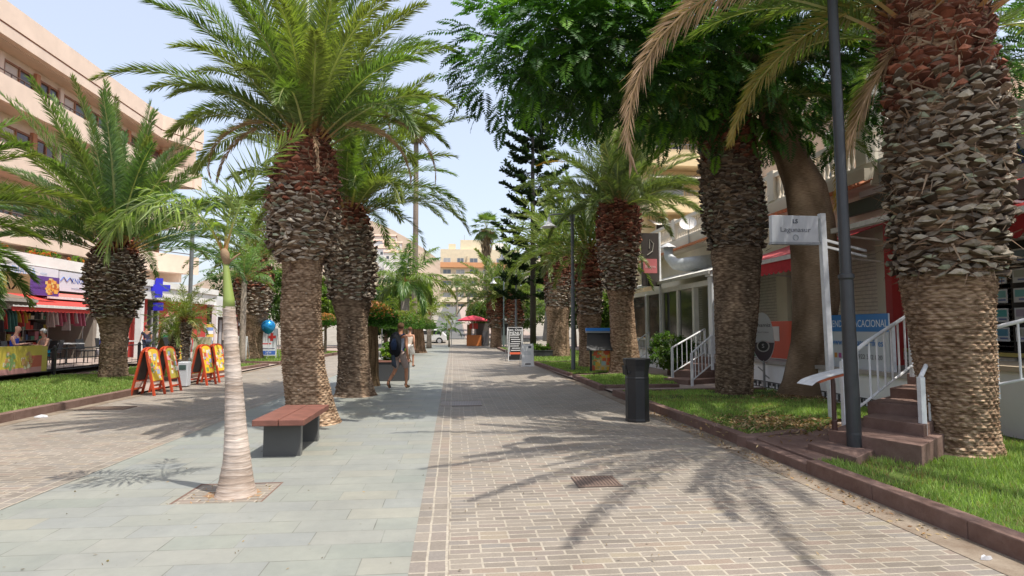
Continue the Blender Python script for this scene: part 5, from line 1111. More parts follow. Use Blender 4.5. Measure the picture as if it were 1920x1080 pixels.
def near_shop():
    t = empty('estate_agency', (10.3, 6, 0), 'estate agency shopfront with property photos in its dark window at the right edge', 'shop')
    m = MB(); m.col = (.045, .047, .045); m.box(10.3, 10.36, 8.5, 12.6, 1.08, 3.2)
    m.build('window', GLASSD, t, True)
    m = MB(); m.col = (.68, .69, .66); m.box(10.15, 11, 2, 12.5, 3.9, 5.7); m.box(10.36, 11, 2, 12.5, 0, 3.9, (.4, .38, .34)); m.build('fascia', PLASTER, t, True)
    m = MB(); m.col = (.045, .1, .3); m.box(10.13, 10.15, 8.9, 11.6, 4.55, 4.8); m.build('blue_stripe', PAINT, t, True)
    text_part('INMOBILIARIA', .42, solid((.05, .12, .35)), t, frame((10.128 - 10.3, 10.6 - 6, 4.95), (0, -1, 0)), sx=.9)
    r = random.Random(5); m = MB()
    for i in range(8):
        for k in range(5):
            y = 8.7 + i * .42; z = 1.35 + k * .36; m.box(10.285, 10.29, y, y + .3, z, z + .26, (.62, .66, .66)); m.box(10.282, 10.285, y + .03, y + .27, z + .1, z + .23, (r.uniform(.1, .4), r.uniform(.25, .45), r.uniform(.3, .5))); m.box(10.282, 10.285, y + .04, y + .2, z + .04, z + .07, (.15, .2, .4))
    m.build('property_cards', PRINT, t, True)
    m = MB(); m.col = (.13, .05, .04); m.box(10.2, 10.3, 8.6, 12.6, 1.07, 1.14, (.6, .5, .15)); m.box(10.22, 10.3, 12.35, 12.6, 1.14, 3.9, (.45, .04, .03)); m.build('door_frame', PAINT, t, True)
near_shop()
awning(None, 'short red striped awning over the closed shutters behind the sign', 12.9, 17.2, 10.4, 8.3, 4.15, 3.42, (.58, .06, .07), (.66, .22, .22), valance=.3, nstr=24)
awning(None, 'second red striped awning nearer the huge palm', 8.4, 12.5, 10.4, 8.3, 4.35, 3.78, (.58, .06, .07), (.72, .35, .35), valance=0, nstr=20)
awning(None, 'deep red awning at the right edge above the estate agency window', 3.5, 9.6, 10.3, 8.6, 3.95, 3.45, (.25, .02, .02), valance=.35)
board('bar_fascia', 10.1, 9.6, 14.2, 4.45, 4.8, (.03, .04, .03), 'dark green fascia above the red awnings behind the lamp post', 'sign', face=-1, thick=.1)
board('bar_sign', 10.12, 10.4, 13.6, 4.85, 5.65, (.42, .45, .45), 'pale upper sign with dark script over the dark green fascia', 'sign', [('Surf', .55, (.04, .04, .05), -1.1, .4, 1), ('bar', .4, (.3, .3, .32), .8, .4, 1)], face=-1)
def pillar():
    p = AtX(1675, 560, 9.6); t = empty('red_pillar', (9.6, p.y, .8), 'red painted pillar just left of the huge palm trunk', 'pillar')
    m = MB(); m.col = (.42, .035, .03); m.box(-.1, .1, -.1, .1, 0, 3.3); m.box(-.14, .14, -.14, .14, 0, .12); m.build('shaft', PAINT, t)
pillar()
# ---- pergola terrace
def pergola():
    t = empty('pergola', (8.1, 21, .8), 'cream framed terrace shelter with a white canvas roof beyond the dark palm trunk', 'pergola')
    m = MB(); m.col = (.74, .72, .64)
    for y in (18.9, 20.3, 21.9, 23.7, 25.8): m.box(8.0, 8.16, y, y + .16, .8, 2.95)
    m.box(8.0, 8.2, 17.6, 26.0, 2.95, 3.12); m.build('frame', PAINT, t, True)
    m = MB(); m.col = (.80, .82, .84); m.box(7.9, 8.18, 17.3, 17.58, .1, 3.2); m.box(7.84, 8.24, 17.24, 17.64, 3.2, 3.36); m.build('corner_post', PAINT, t, True)
    m = MB(); m.col = (.66, .65, .60); n = 8
    for i in range(n):
        ya = 17.2 + i * 1.12; yb = ya + 1.12
        for k in range(5):
            x0, x1 = 7.8 + k * .5, 8.3 + k * .5; za = 3.36 + k * .14; zb = za + .14; sg = -.07
            ym = (ya + yb) / 2; m.add([(x0, ya, za), (x1, ya, zb), (x1, ym, zb + sg), (x0, ym, za + sg)], [(0, 1, 2, 3)]); m.add([(x0, ym, za + sg), (x1, ym, zb + sg), (x1, yb, zb), (x0, yb, za)], [(0, 1, 2, 3)])
    m.box(7.76, 7.8, 17.2, 26.2, 3.26, 3.37); m.build('canvas_roof', CLOTH, t, True)
    m = MB(); m.col = (.035, .035, .033)
    for ya, yb in ((19.1, 20.25), (20.5, 21.85), (22.1, 23.6), (23.9, 25.7)): m.box(8.06, 8.09, ya, yb, 1.2, 2.94)
    m.build('glazing', GLASSD, t, True)
    m = MB(); m.col = (.55, .54, .5); m.box(8.02, 8.14, 17.6, 25.8, 1.1, 1.17)
    for k in range(54): y = 17.7 + k * .15; m.box(8.06, 8.1, y, y + .03, .8, 1.1)
    m.build('low_rail', PAINT, t, True)
pergola()
def flag_sign():
    p = AtX(1237, 500, 7.9); y = p.y; t = empty('banner_sign', (7.9, y, .05), 'tall dark brown vertical sign with pink panel on a white pole by the pergola', 'sign')
    m = MB(); m.col = (.78, .80, .82); m.tube([(0, 0, 0), (0, 0, 5.25)], .05, 8); m.build('pole', METAL, t)
    m = MB(); m.col = (.045, .035, .03); m.box(-.72, -.05, -.04, .04, 3.15, 5.2); m.build('panel', PAINT, t)
    m = MB(); m.box(-.66, -.12, -.046, -.04, 3.65, 4.2, (.5, .15, .16)); m.tube([(-.5, -.05, 4.35), (-.3, -.05, 4.5), (-.25, -.05, 4.8), (-.4, -.05, 4.95), (-.42, -.05, 4.6)], .02, 5, (.4, .38, .34)); m.build('artwork', PRINT, t)
    text_part('Bistro', .17, solid((.7, .5, .48)), t, frame((-.39, -.052, 3.9), (1, 0, 0)))
flag_sign()
m = MB(); m.col = (.7, .72, .74); m.tube([(0, 0, 0), (0, 0, 2.9)], .03, 8); m.lathe([(.1, 0), (.1, .03), (0, .04)], 10); pp = AtX(1211, 600, 7.6); o = m.build('flag_pole', METAL); o.location = (7.6, pp.y, .05); tag(o, 'thin white pole left of the dark brown vertical sign', 'pole')
def dish():
    t = empty('satellite_dish', (9.7, 23.3, 5.3), 'round satellite dish on the tiled eave above the pergola', 'satellite dish')
    m = MB(); n = 20; vs = [(0, 0, 0)]; fs = []
    for k in range(1, 5):
        for i in range(n): rr = .34 * k / 4; vs.append((rr * math.cos(6.283 * i / n), rr * math.sin(6.283 * i / n), .35 * rr * rr / .34))
    fs += [(0, 1 + i, 1 + (i + 1) % n) for i in range(n)]
    for k in range(3): fs += [(1 + k * n + i, 1 + (k + 1) * n + i, 1 + (k + 1) * n + (i + 1) % n, 1 + k * n + (i + 1) % n) for i in range(n)]
    M = Matrix.Translation((-.1, -.2, .55)) @ Matrix.Rotation(R(62), 4, Vector((1, -.45, 0)).normalized()); m.add(vs, fs, (.74, .70, .66)); m.build('reflector', METAL, t, M=M)
    m = MB(); m.tube([(-.1, -.15, .5), (0, 0, .3), (0, 0, -.25)], .025, 6, (.4, .4, .4)); m.tube([(-.1, -.3, .3), (-.25, -.7, .7)], .012, 5, (.4, .4, .4)); m.build('mount', METAL, t)
dish()
def duct():
    t = empty('ventilation_duct', (9.3, 23.6, 3.9), 'silver bent ventilation duct above the pergola roof', 'duct')
    m = MB(); m.col = (.42, .44, .45); m.tube([(1.0, -1.2, .35), (.2, -.5, .3), (-.1, -.1, .35), (-.25, .3, .7), (-.25, .35, 1.1)], [.3, .3, .24, .2, .2], 16)
    m.build('pipe', METAL, t, smooth=True); m = MB(); m.lathe([(.34, 0), (.3, .05), (.05, .2)], 16, (-.25, .35, 1.1), (.5, .5, .5)); m.build('cowl', METAL, t)
duct()
# ---- blocks further off
def block(name, label, x0, x1, y0, dep, z0, floors, fh, wall, band_h, bay, win, proud=.9, seed=1, orange=None, rail=False, awn=0, roof=True, top=0.5):
    b = Vector(((x0 + x1) / 2, y0, z0)); r = random.Random(seed); t = empty(name, b, label, 'building'); H = floors * fh
    m = MB(); m.col = wall; hw = (x1 - x0) / 2; m.box(-hw, hw, 0, dep, -3, H + top); m.build('wall', PLASTER, t)
    if roof:
        m = MB(); m.box(-hw * .5, hw * .1, 1, 5, H + top, H + top + 2.6, tuple(c * 1.03 for c in wall)); m.box(hw * .3, hw * .7, 2, 5, H + top, H + top + 2.0, (.72, .70, .66)); m.box(-hw * .8, -hw * .62, 1.5, 3, H + top, H + top + 1.6, wall)
        for k in range(3): m.tube([(-hw * .4 + k * hw * .45, 2, H + top), (-hw * .4 + k * hw * .45, 2, H + top + 4)], .05, 4, (.3, .3, .3))
        m.build('roof_structures', PLASTER, t)
    for f in range(floors):
        z = f * fh
        m = MB(); m.col = orange if (orange and f == floors - 1) else tuple(c * 1.06 for c in wall)
        m.box(-hw, hw, -proud, -proud + .14, z + .0, z + band_h); m.box(-hw, hw, -proud + .14, -.003, z + .0, z + .16)
        for s in (-hw, hw - .14): m.box(s, s + .14, -proud + .14, -.003, z + .16, z + band_h)
        m.build('balcony', PLASTER, t)
        n = max(1, int((x1 - x0) / bay))
        for i in range(n):
            xc = -hw + (i + .5) * (x1 - x0) / n; w_ = bay * (.5 + .15 * r.random()) / 2
            fm = MB(); fm.col = (.7, .68, .62)
            for xa, xb in ((xc - w_, xc - w_ + .06), (xc - .03, xc + .03), (xc + w_ - .06, xc + w_)): fm.box(xa, xb, -.06, -.002, z + .3, z + fh - .45)
            o = fm.build('window', PAINT, t); g = MB(); g.col = win if r.random() < .7 else (.4, .42, .42); g.box(xc - w_ + .06, xc + w_ - .06, -.04, -.003, z + .3, z + fh - .5); g.build('pane', GLASSD, o)
            if r.random() < .5: m = MB(); m.col = tuple(c * .8 for c in wall); m.box(xc + bay * .46, xc + bay * .54, -proud + .14, -.003, z + .2, z + fh); m.build('divider', PLASTER, t)
        if rail:
            m = MB(); m.col = (.3, .28, .26); m.box(-hw + .1, hw - .1, -proud + .02, -proud + .06, z + band_h + .3, z + band_h + .34)
            for k in range(int((x1 - x0) / .2)): m.box(-hw + .1 + k * .2, -hw + .13 + k * .2, -proud + .03, -proud + .05, z + band_h, z + band_h + .3)
            m.build('railing', METAL, t)
        if awn and f > 0:
            m = MB()
            for k in range(int(4.4 / .14)): m.slab([(-hw + awn + k * .14, -.01, z + fh - .25), (-hw + awn + k * .14 + .13, -.01, z + fh - .25), (-hw + awn + k * .14 + .13, -proud - .3, z + fh - .85), (-hw + awn + k * .14, -proud - .3, z + fh - .85)], .01, (0, 0, 1), (.72, .68, .6) if k % 2 else (.45, .38, .3))
            m.build('striped_awning', CLOTH, t)
    return t
block('apartment_block', 'cream terraced apartment block with an orange band closing off the end of the street', -3.4, 17, 150, 14, 5.2, 5, 2.95, (.70, .60, .42), 1.25, 3.4, (.14, .17, .2), proud=1.2, seed=3, orange=(.62, .3, .14), top=1.8)
block('apartment_block', 'pale yellow apartment block with striped awnings behind the palms on the right', 11.6, 26, 35, 10, .0, 6, 2.85, (.72, .56, .32), 1.0, 3.3, (.06, .06, .06), proud=1.3, seed=5, rail=True, awn=.3, roof=False)
block('apartment_block', 'distant pale block behind the conifer', 12, 30, 90, 10, 2.5, 4, 2.9, (.68, .58, .45), 1.1, 3.3, (.12, .14, .16), seed=6, roof=False)
def house(b, w_, d_, h, label, wall=(.75, .73, .70), roofc=(.50, .33, .25), seed=1, rz=0):
    r = random.Random(seed); t = empty('hillside_house', b, label, 'house', 'white houses on the far hillside', rz)
    m = MB(); m.col = wall; m.box(-w_ / 2, w_ / 2, 0, d_, -6, h); m.build('wall', PLASTER, t)
    m = MB(); m.col = roofc; m.slab([(-w_ / 2 - .4, -.4, h), (w_ / 2 + .4, -.4, h), (w_ / 2 + .4, d_ / 2, h + 1.6), (-w_ / 2 - .4, d_ / 2, h + 1.6)], .2, (0, 0, 1)); m.slab([(-w_ / 2 - .4, d_ + .4, h), (-w_ / 2 - .4, d_ / 2, h + 1.6), (w_ / 2 + .4, d_ / 2, h + 1.6), (w_ / 2 + .4, d_ + .4, h)], .2, (0, 0, 1)); m.build('roof', PLASTER, t)
    k = 0
    while k * 3.2 + 1.8 < w_:
        m = MB(); m.col = (.08, .09, .1); x = -w_ / 2 + 1 + k * 3.2
        for f in range(max(1, int(h / 3))): m = MB(); m.col = (.08, .09, .1); m.box(x, x + 1.3, -.05, -.002, f * 3 + .9, f * 3 + 2.3); m.build('window', GLASSD, t)
        k += 1
spots = [(708, 452, 330, 17, 8, 'widest white house on the hillside left of the royal palm'), (722, 443, 345, 12, 8, 'highest white house on the hillside'), (736, 456, 325, 10, 6, 'white hillside house nearest the royal palm crown'),
         (700, 466, 300, 14, 7, 'lowest white hillside house by the collared palm'), (718, 470, 305, 12, 6, 'pale hillside house with small windows below the others'), (744, 474, 290, 12, 7, 'hillside house half hidden by the royal palm fronds'), (728, 462, 315, 9, 6, 'small hillside house in the middle of the cluster')]
for i, (px, py, Y, w_, h, lab) in enumerate(spots):
    p = At(px, py, Y); house((p.x, p.y, p.z - h), w_, 8, h, lab, wall=((.75, .73, .70), (.70, .60, .50), (.72, .66, .62))[i % 3], seed=i, rz=.1 * (i % 3 - 1))
# ================================================================== STREET FURNITURE
def bench():
    b = Vector((-2.12, 8.2, .005)); t = empty('bench', b, 'backless bench with a reddish brown plank top on two dark grey slabs', 'bench')
    m = MB(); m.col = (.20, .078, .055); 
    for x0, x1 in ((-.31, -.005), (.005, .31)): m.box(x0, x1, -.70, .74, .40, .475)
    m.build('seat', WOODM, t, bevel=.008)
    for y in (-.52, .42): m = MB(); m.col = (.085, .085, .08); m.box(-.225, .225, y, y + .1, -.005, .395); m.build('leg', PLASTER, t, bevel=.006)
    for y in (-.52, .42): m = MB(); m.col = (.16, .16, .155); m.box(.2252, .229, y + .006, y + .094, 0, .39); m.build('leg_side_strip', METAL, t)  # paler strip covering the right side of each leg
bench()
def litter_bin():
    b = Vector((3.17, 9.98, .002)); t = empty('litter_bin', b, 'tall black litter bin with a flared top at the edge of the brick paving', 'litter bin')
    n = 8; prof = [(.205, 0), (.205, .03), (.20, .05), (.20, .72), (.203, .73), (.203, .745), (.196, .76), (.20, .86), (.215, .95), (.235, 1.03), (.24, 1.05)]
    m = MB(); m.col = (.018, .019, .021); ang = math.pi / 8
    vs = []; fs = []
    for r_, z in prof:
        for k in range(n): a = ang + 2 * math.pi * k / n; vs.append((r_ * math.cos(a) * 1.02, r_ * math.sin(a) * .95, z))
    for i in range(len(prof) - 1):
        for k in range(n): fs.append((i * n + k, i * n + (k + 1) % n, (i + 1) * n + (k + 1) % n, (i + 1) * n + k))
    m.add(vs, fs); m.build('body', METAL, t, bevel=.004)
    m = MB(); m.col = (.02, .021, .023); m.prism([(.235 * math.cos(ang + 6.283 * k / 8), .225 * math.sin(ang + 6.283 * k / 8)) for k in range(8)], 1.05, 1.075); m.box(-.19, -.15, -.12, .12, .82, .86); m.build('lid', METAL, t, bevel=.006)
    m = MB(); m.col = (.003, .003, .003)
    m.slab([(-.209, -.08, .79), (-.212, .08, .79), (-.225, .08, .95), (-.222, -.08, .95)], .012, (-1, 0, .08)); m.build('opening', PAINT, t)
litter_bin()
def lamp(b, H, r0, r1, label, arm=None, tilt=(0, 0), col=(.035, .038, .043), collar=None, headc=(.7, .7, .7)):
    b = Vector(b); t = empty('street_lamp', b, label, 'street lamp', 'street lamps along the promenade')
    def P(z): return (tilt[0] * z, tilt[1] * z, z)
    m = MB(); m.col = col; c = collar or H * .4
    m.tube([P(-.1), P(.25), P(.27), P(c - .02), P(c), P(c + .04), P(c + .06), P(H)], [r0 * 1.05, r0 * 1.03, r0, r0 * .94, r0 * 1.12, r0 * 1.12, r0 * .8, r1], 20); m.build('post', METAL, t, smooth=False)
    if arm:
        m = MB(); m.col = (.25, .27, .28); m.box(-.09, .09, -.05, .05, H - .25, H, ); m.tube([(-.08, 0, H - .05), (-.5 * arm, 0, H + .02), (-arm, 0, H - .03), (-arm, 0, H - .12)], .03, 8); m.tube([(-.08, 0, H - .25), (-.25, 0, H - .12), (-.5 * arm, 0, H - .0)], .02, 6); m.build('arm', METAL, t)
        m = MB(); m.lathe([(.03, 0), (.05, -.04), (.08, -.16), (.14, -.26), (.28, -.36), (.3, -.38), (.27, -.385), (0, -.37)], 20, (-arm, 0, H - .1), headc); m.build('lamp_head', PAINT, t, smooth=True)
    return t
lamp((4.74, 6.62, .1), 7.4, .08, .056, 'tall dark lamp post rising out of the picture beside the brown steps', arm=1.2, tilt=(-.012, 0), collar=2.1)
lamp((4.26, 20.7, .1), 5.6, .075, .06, 'grey street lamp with curved arm and white bell lamp right of the walkway', arm=.85, col=(.12, .135, .15), collar=2.9)
lamp((-10.4, 24.4, .1), 5.9, .09, .08, 'grey street lamp among the small palms on the left lawn', arm=.9, col=(.16, .17, .18))
lamp((3.95, 37, .1), 6.3, .08, .07, 'slim distant street lamp left of the conifer', arm=.9, col=(.2, .21, .22))
lamp((3.85, 45, .1), 5.4, .06, .05, 'furthest slim street lamp in front of the squat palms', arm=.8, col=(.15, .2, .2))
# white litter bin
t = empty('litter_bin', (-7.3, 16.95, .15), 'small pale grey litter bin by the left kerb between the orange boards', 'litter bin')
t.location.z = .0
m = MB(); m.col = (.55, .57, .60); m.box(-.13, .13, -.12, .12, .02, .68); m.build('body', PAINT, t, bevel=.02)
m = MB(); m.col = (.06, .10, .09); m.box(-.09, .09, -.128, -.119, .47, .6); m.build('opening', PAINT, t, bevel=.003)
# A-boards with orange frames
def orange_board(b, rz, label, seed, curve=True, panel=(.72, .48, .05)):
    r = random.Random(seed); t = empty('a_board', b, label, 'sign board', 'orange framed pavement boards', rz); H, W, S = 1.12, .42, .25
    for sgn_ in (1, -1):
        def pt(y, h, d=0): x = sgn_ * (.03 + S * (1 - h / H)); return Vector((x + sgn_ * d, y, h))
        m = MB(); m.col = (.52, .065, .02)
        for y in (-W / 2, W / 2): m.bar(pt(y, 0), pt(y, H - .1), .045, .045)
        m.bar(pt(-W / 2, .16), pt(W / 2, .16), .04, .04); m.bar(pt(-W / 2, .34), pt(W / 2, .34), .03, .03)
        pr = None
        for a in np.linspace(0, math.pi, 8):
            q = pt(-W / 2 * math.cos(a), H - .1 + .1 * math.sin(a)); 
            if pr is not None: m.bar(pr, q, .045, .045)
            pr = q
        m.build('frame', PAINT, t)
        nrm = Vector((sgn_ * H, 0, S)).normalized(); pts = [pt(-W / 2 + .02, .34), pt(W / 2 - .02, .34), pt(W / 2 - .02, H - .1)] + [pt((W / 2 - .02) * math.cos(a), H - .1 + .085 * math.sin(a)) for a in np.linspace(.4, 2.74, 5)] + [pt(-W / 2 + .02, H - .1)]
        m = MB(); m.col = (.03, .028, .026); m.slab(pts, .012, nrm); m.build('back_panel', PAINT, t)
        m = MB(); m.slab([p + nrm * .0125 for p in pts], .005, nrm, panel)
        for k in range(26):
            y = r.uniform(-.2, .2); h = r.uniform(.42, .98); s = r.uniform(.02, .06); c = ((.55, .12, .05), (.75, .6, .3), (.2, .3, .1), (.8, .35, .4), (.7, .66, .55), (.35, .4, .5))[k % 6]; d = .0176 + k * .0002
            p = [pt(y - s, h - s) + nrm * d, pt(y + s, h - s) + nrm * d, pt(y + s, h + s) + nrm * d, pt(y - s, h + s) + nrm * d]; m.slab(p, .001, nrm, c)
        m.build('poster', PRINT, t)
    return t
orange_board((-7.27, 15.0, 0), R(-6), 'nearest orange framed board, pink ice cream poster on yellow, left of the others', 1)
orange_board((-7.22, 15.75, 0), R(-4), 'orange framed board with olive poster right behind the nearest one', 2, panel=(.45, .36, .06))
orange_board((-7.05, 17.5, 0), R(-10), 'bright yellow orange framed board just right of the pale bin', 3, panel=(.80, .52, .03))
orange_board((-7.06, 18.4, 0), R(-10), 'rightmost orange framed board close to the ringed palm trunk', 4, panel=(.80, .55, .05))
def black_aboard(b, label, H=1.15, rz=0, col=(.02, .02, .02), W=.6, group=None):
    t = empty('a_board', b, label, 'sign board', group, rz); m = MB(); m.col = col
    for s in (1, -1): m.slab([(s * .38, -W / 2, 0), (s * .38, W / 2, 0), (s * .02, W / 2, H), (s * .02, -W / 2, H)], .02, (s, 0, .3))
    m.build('panels', PAINT, t); return t
black_aboard((-12.2, 26.4, .05), 'plain black folding board standing in front of the white ice cream figure')
def poster_board(b, w_, h, label, rz, bg_, blobs, seed, texts=(), legs=.15, tilt=.12, frame_c=(.6, .6, .6), cat='sign board', name='poster_board', group=None):
    r = random.Random(seed); t = empty(name, b, label, cat, group, rz); nrm = Vector((0, -1, tilt)).normalized()
    m = MB(); m.col = frame_c
    for x in (-w_ / 2, w_ / 2): m.bar((x, 0, 0), (x, tilt * h, h), .03, .03); m.bar((x, tilt * h * 1.9 + .25, 0), (x, tilt * h, h), .025, .025)
    m.bar((-w_ / 2, tilt * h, h + .012), (w_ / 2, tilt * h, h + .012), .03, .03); m.bar((-w_ / 2, tilt * legs, legs - .01), (w_ / 2, tilt * legs, legs - .01), .025, .025); m.build('frame', METAL, t)
    m = MB(); m.slab([(-w_ / 2 + .02, tilt * legs, legs), (w_ / 2 - .02, tilt * legs, legs), (w_ / 2 - .02, tilt * h, h), (-w_ / 2 + .02, tilt * h, h)], .015, nrm, bg_); m.build('panel', PRINT, t)
    m = MB()
    for i, (x, z, sx, sz, c) in enumerate(blobs): d = nrm * (.0155 + .0003 * i); m.slab([Vector((x - sx, tilt * (z - sz), z - sz)) + d, Vector((x + sx, tilt * (z - sz), z - sz)) + d, Vector((x + sx, tilt * (z + sz), z + sz)) + d, Vector((x - sx, tilt * (z + sz), z + sz)) + d], .001, nrm, c)
    if blobs: m.build('artwork', PRINT, t)
    for s, sz, c, x, z in texts: text_part(s, sz, solid(c), t, frame(Vector((x, tilt * z, z)) + nrm * .022, (1, 0, 0), (0, tilt, 1)))
    return t
rr = random.Random(12)
def blobs(n, w_, z0, z1, cols, s=.06, seed=1):
    r = random.Random(seed); return [(r.uniform(-w_ / 2 + s, w_ / 2 - s), r.uniform(z0, z1), s * r.uniform(.4, 1.2), s * r.uniform(.4, 1.2), r.choice(cols)) for _ in range(n)]
FOODC = [(.75, .5, .08), (.7, .25, .06), (.3, .45, .12), (.75, .7, .6), (.6, .1, .06)]
poster_board((-9.1, 30.2, .1), .75, 1.45, 'white board with a red cross and blue foot beside the far left palm', 0, (.70, .72, .74), [(.12, 1.05, .2, .07, (.68, .05, .04)), (.12, 1.05, .07, .2, (.68, .05, .04)), (-.1, .72, .22, .03, (.6, .1, .1)), (0, .48, .3, .03, (.2, .2, .25)), (0, .28, .34, .1, (.06, .14, .45))], 1, [('24 H', .14, (.7, .72, .75), .0, .28)])
poster_board((-10.2, 31.6, .1), .8, 1.2, 'orange and blue topped poster board left of the red cross board', 0, (.75, .42, .05), [(0, 1.12, .38, .06, (.08, .3, .6))] + blobs(26, .8, .2, .6, [(.3, .2, .12), (.6, .4, .3), (.25, .3, .2), (.5, .5, .45)], .08, 3), 2)
poster_board((-12.0, 27.6, .05), .6, 1.0, 'yellow and red picture board behind the small palms', 0, (.72, .5, .08), blobs(30, .6, .25, .9, FOODC, .06, 4), 3, group=None)
poster_board((-10.4, 25.6, .05), .7, 1.15, 'pale board with a cream landscape print behind the small textured palm', 0, (.5, .45, .3), blobs(26, .7, .3, 1.05, [(.6, .5, .35), (.4, .4, .2), (.6, .6, .5)], .07, 5), 4)
poster_board((-9.9, 28.4, .05), .7, 1.15, 'grey white menu board right of the second pair of orange boards', 0, (.6, .6, .58), blobs(14, .7, .3, 1.05, [(.4, .4, .4), (.5, .55, .6)], .05, 6), 5)
poster_board((3.02, 28.3, 0), .74, 1.62, 'black chalk style restaurant board crowded with white writing by the right kerb', R(8), (.02, .02, .02),
             [(-.3, .85, .012, .6, (.7, .7, .7)), (.3, .85, .012, .6, (.7, .7, .7)), (0, .38, .3, .05, (.6, .12, .06))] + [(rr.uniform(-.05, .05), .52 + k * .105, .2 + .05 * rr.random(), .018, (.62, .62, .62)) for k in range(8)], 7, [('Rest. Chino', .15, (.85, .85, .85), 0, 1.5), ('MENU', .2, (.75, .75, .75), 0, 1.34)], legs=.06, tilt=.14, frame_c=(.7, .7, .7), name='chalk_board')
poster_board((3.1, 24.4, 0), .5, .92, 'small white a frame board standing in front of the black restaurant board', R(5), (.78, .79, .80), [(.1, .8, .06, .05, (.1, .12, .15)), (-.02, .6, .15, .01, (.5, .55, .6)), (0, .55, .15, .01, (.5, .55, .6)), (0, .5, .15, .01, (.5, .55, .6)), (0, .1, .12, .03, (.12, .12, .12))], 8, legs=.01, tilt=.14, frame_c=(.75, .75, .75), name='a_board')
# menu stand with a blue strip
def menu_stand():
    b = Vector((5.0, 19.75, .1)); t = empty('menu_stand', b, 'black sloping menu stand with a blue top edge and a fruit poster below', 'menu stand', None, R(-6))
    m = MB(); m.col = (.015, .015, .016)
    for x in (-.36, .40): m.box(x, x + .07, -.06, .01, 0, 1.1)
    m.build('post', METAL, t)
    m = MB(); m.col = (.012, .012, .013); m.slab([(-.52, -.42, .74), (.52, -.42, .74), (.44, .02, 1.32), (-.44, .02, 1.32)], .03, (0, -.8, .6)); m.build('sloping_panel', METAL, t)
    m = MB(); m.box(-.48, .48, -.06, .14, 1.33, 1.40, (.3, .32, .34)); m.box(-.48, .48, -.08, .16, 1.40, 1.50, (.02, .22, .72)); m.build('top_edge', PAINT, t)
    r = random.Random(3); m = MB(); m.box(-.36, .46, .012, .03, .06, .82, (.55, .45, .22))
    for k in range(60): x = r.uniform(-.3, .4); z = r.uniform(.12, .75); s = r.uniform(.03, .08); m.box(x - s, x + s, .011 - k * .0001, .012 - k * .0001, z - s, z + s, ((.7, .42, .04), (.65, .12, .04), (.2, .4, .15), (.75, .6, .3), (.35, .5, .5))[min(4, int(abs(r.gauss(0, 2))))])
    m.build('poster', PRINT, t)
menu_stand()
# Laguna sign on its white post
def laguna():
    b = Vector((6.22, 9.2, .1)); t = empty('hanging_sign', b, 'small white hanging sign board on a tall white post left of the near lamp post', 'sign')
    m = MB(); m.col = (.62, .64, .66); m.bar((0, 0, -.1), (-.07, 0, 3.42), .095, .095); m.build('post', METAL, t, bevel=.008)
    m = MB(); m.col = (.52, .54, .57); m.box(-.98, -.16, -.045, .045, 2.92, 3.37); m.build('panel', PRINT, t, bevel=.006)
    m = MB(); m.col = (.3, .32, .35); m.box(-.99, -.15, -.05, .05, 2.885, 2.918); m.build('panel_edge', METAL, t)
    m = MB(); m.col = (.5, .5, .5); m.bar((-.17, 0, 3.33), (-.07, 0, 3.33), .03, .03); m.bar((-.17, 0, 2.94), (-.06, 0, 2.94), .03, .03); m.build('bracket', METAL, t)
    text_part('Lagunasur', .115, solid((.16, .17, .2)), t, frame((-.57, -.049, 3.13), (1, 0, 0)), sx=1.15)
    text_part('LS', .1, solid((.05, .07, .1)), t, frame((-.57, -.049, 3.27), (1, 0, 0)), bold=.002)
    m = MB(); n = 16
    for k in range(n): a0, a1 = 6.283 * k / n, 6.283 * (k + 1) / n; m.bar((-.57 + .045 * math.cos(a0), -.05, 3.0 + .045 * math.sin(a0)), (-.57 + .045 * math.cos(a1), -.05, 3.0 + .045 * math.sin(a1)), .008, .006, (.25, .3, .35))
    m.build('emblem', PRINT, t)
    m = MB(); m.col = (.55, .56, .58)
    for z in (2.86, 2.97): m.bar((-.02, 0, z), (1.6, 1.2, z), .04, .04)
    m.build('cross_rail', METAL, t)
laguna()
# menu lectern with a curved white top
def curved_stand():
    b = Vector((4.72, 6.95, .1)); t = empty('menu_lectern', b, 'brown post carrying a curved white and orange plate beside the lamp post', 'menu stand')
    m = MB(); m.col = (.07, .028, .022); m.tube([(0, 0, 0), (0, 0, .35), (0, 0, .36), (.0, 0, .8), (-.01, 0, .93)], [.033, .033, .027, .027, .02], 10); m.build('post', METAL, t)
    def arc(k): s = k / 10; return (-.38 + .62 * s, .0 + .08 * s, .80 + .17 * s ** .6)
    m = MB()
    for k in range(10):
        a, c = arc(k), arc(k + 1); m.slab([(a[0], a[1] - .16, a[2]), (c[0], c[1] - .16, c[2]), (c[0], c[1] + .16, c[2]), (a[0], a[1] + .16, a[2])], .006, (0, 0, 1), (.72, .73, .74))
    m.build('plate', METAL, t); m = MB()
    for k in range(2, 10):
        a, c = arc(k), arc(k + 1); m.slab([(a[0], a[1] - .15, a[2] - .035), (c[0], c[1] - .15, c[2] - .035), (c[0], c[1] + .15, c[2] - .035), (a[0], a[1] + .15, a[2] - .035)], .03, (0, 0, 1), (.5, .13, .06))
    m.build('underside', PAINT, t)
curved_stand()
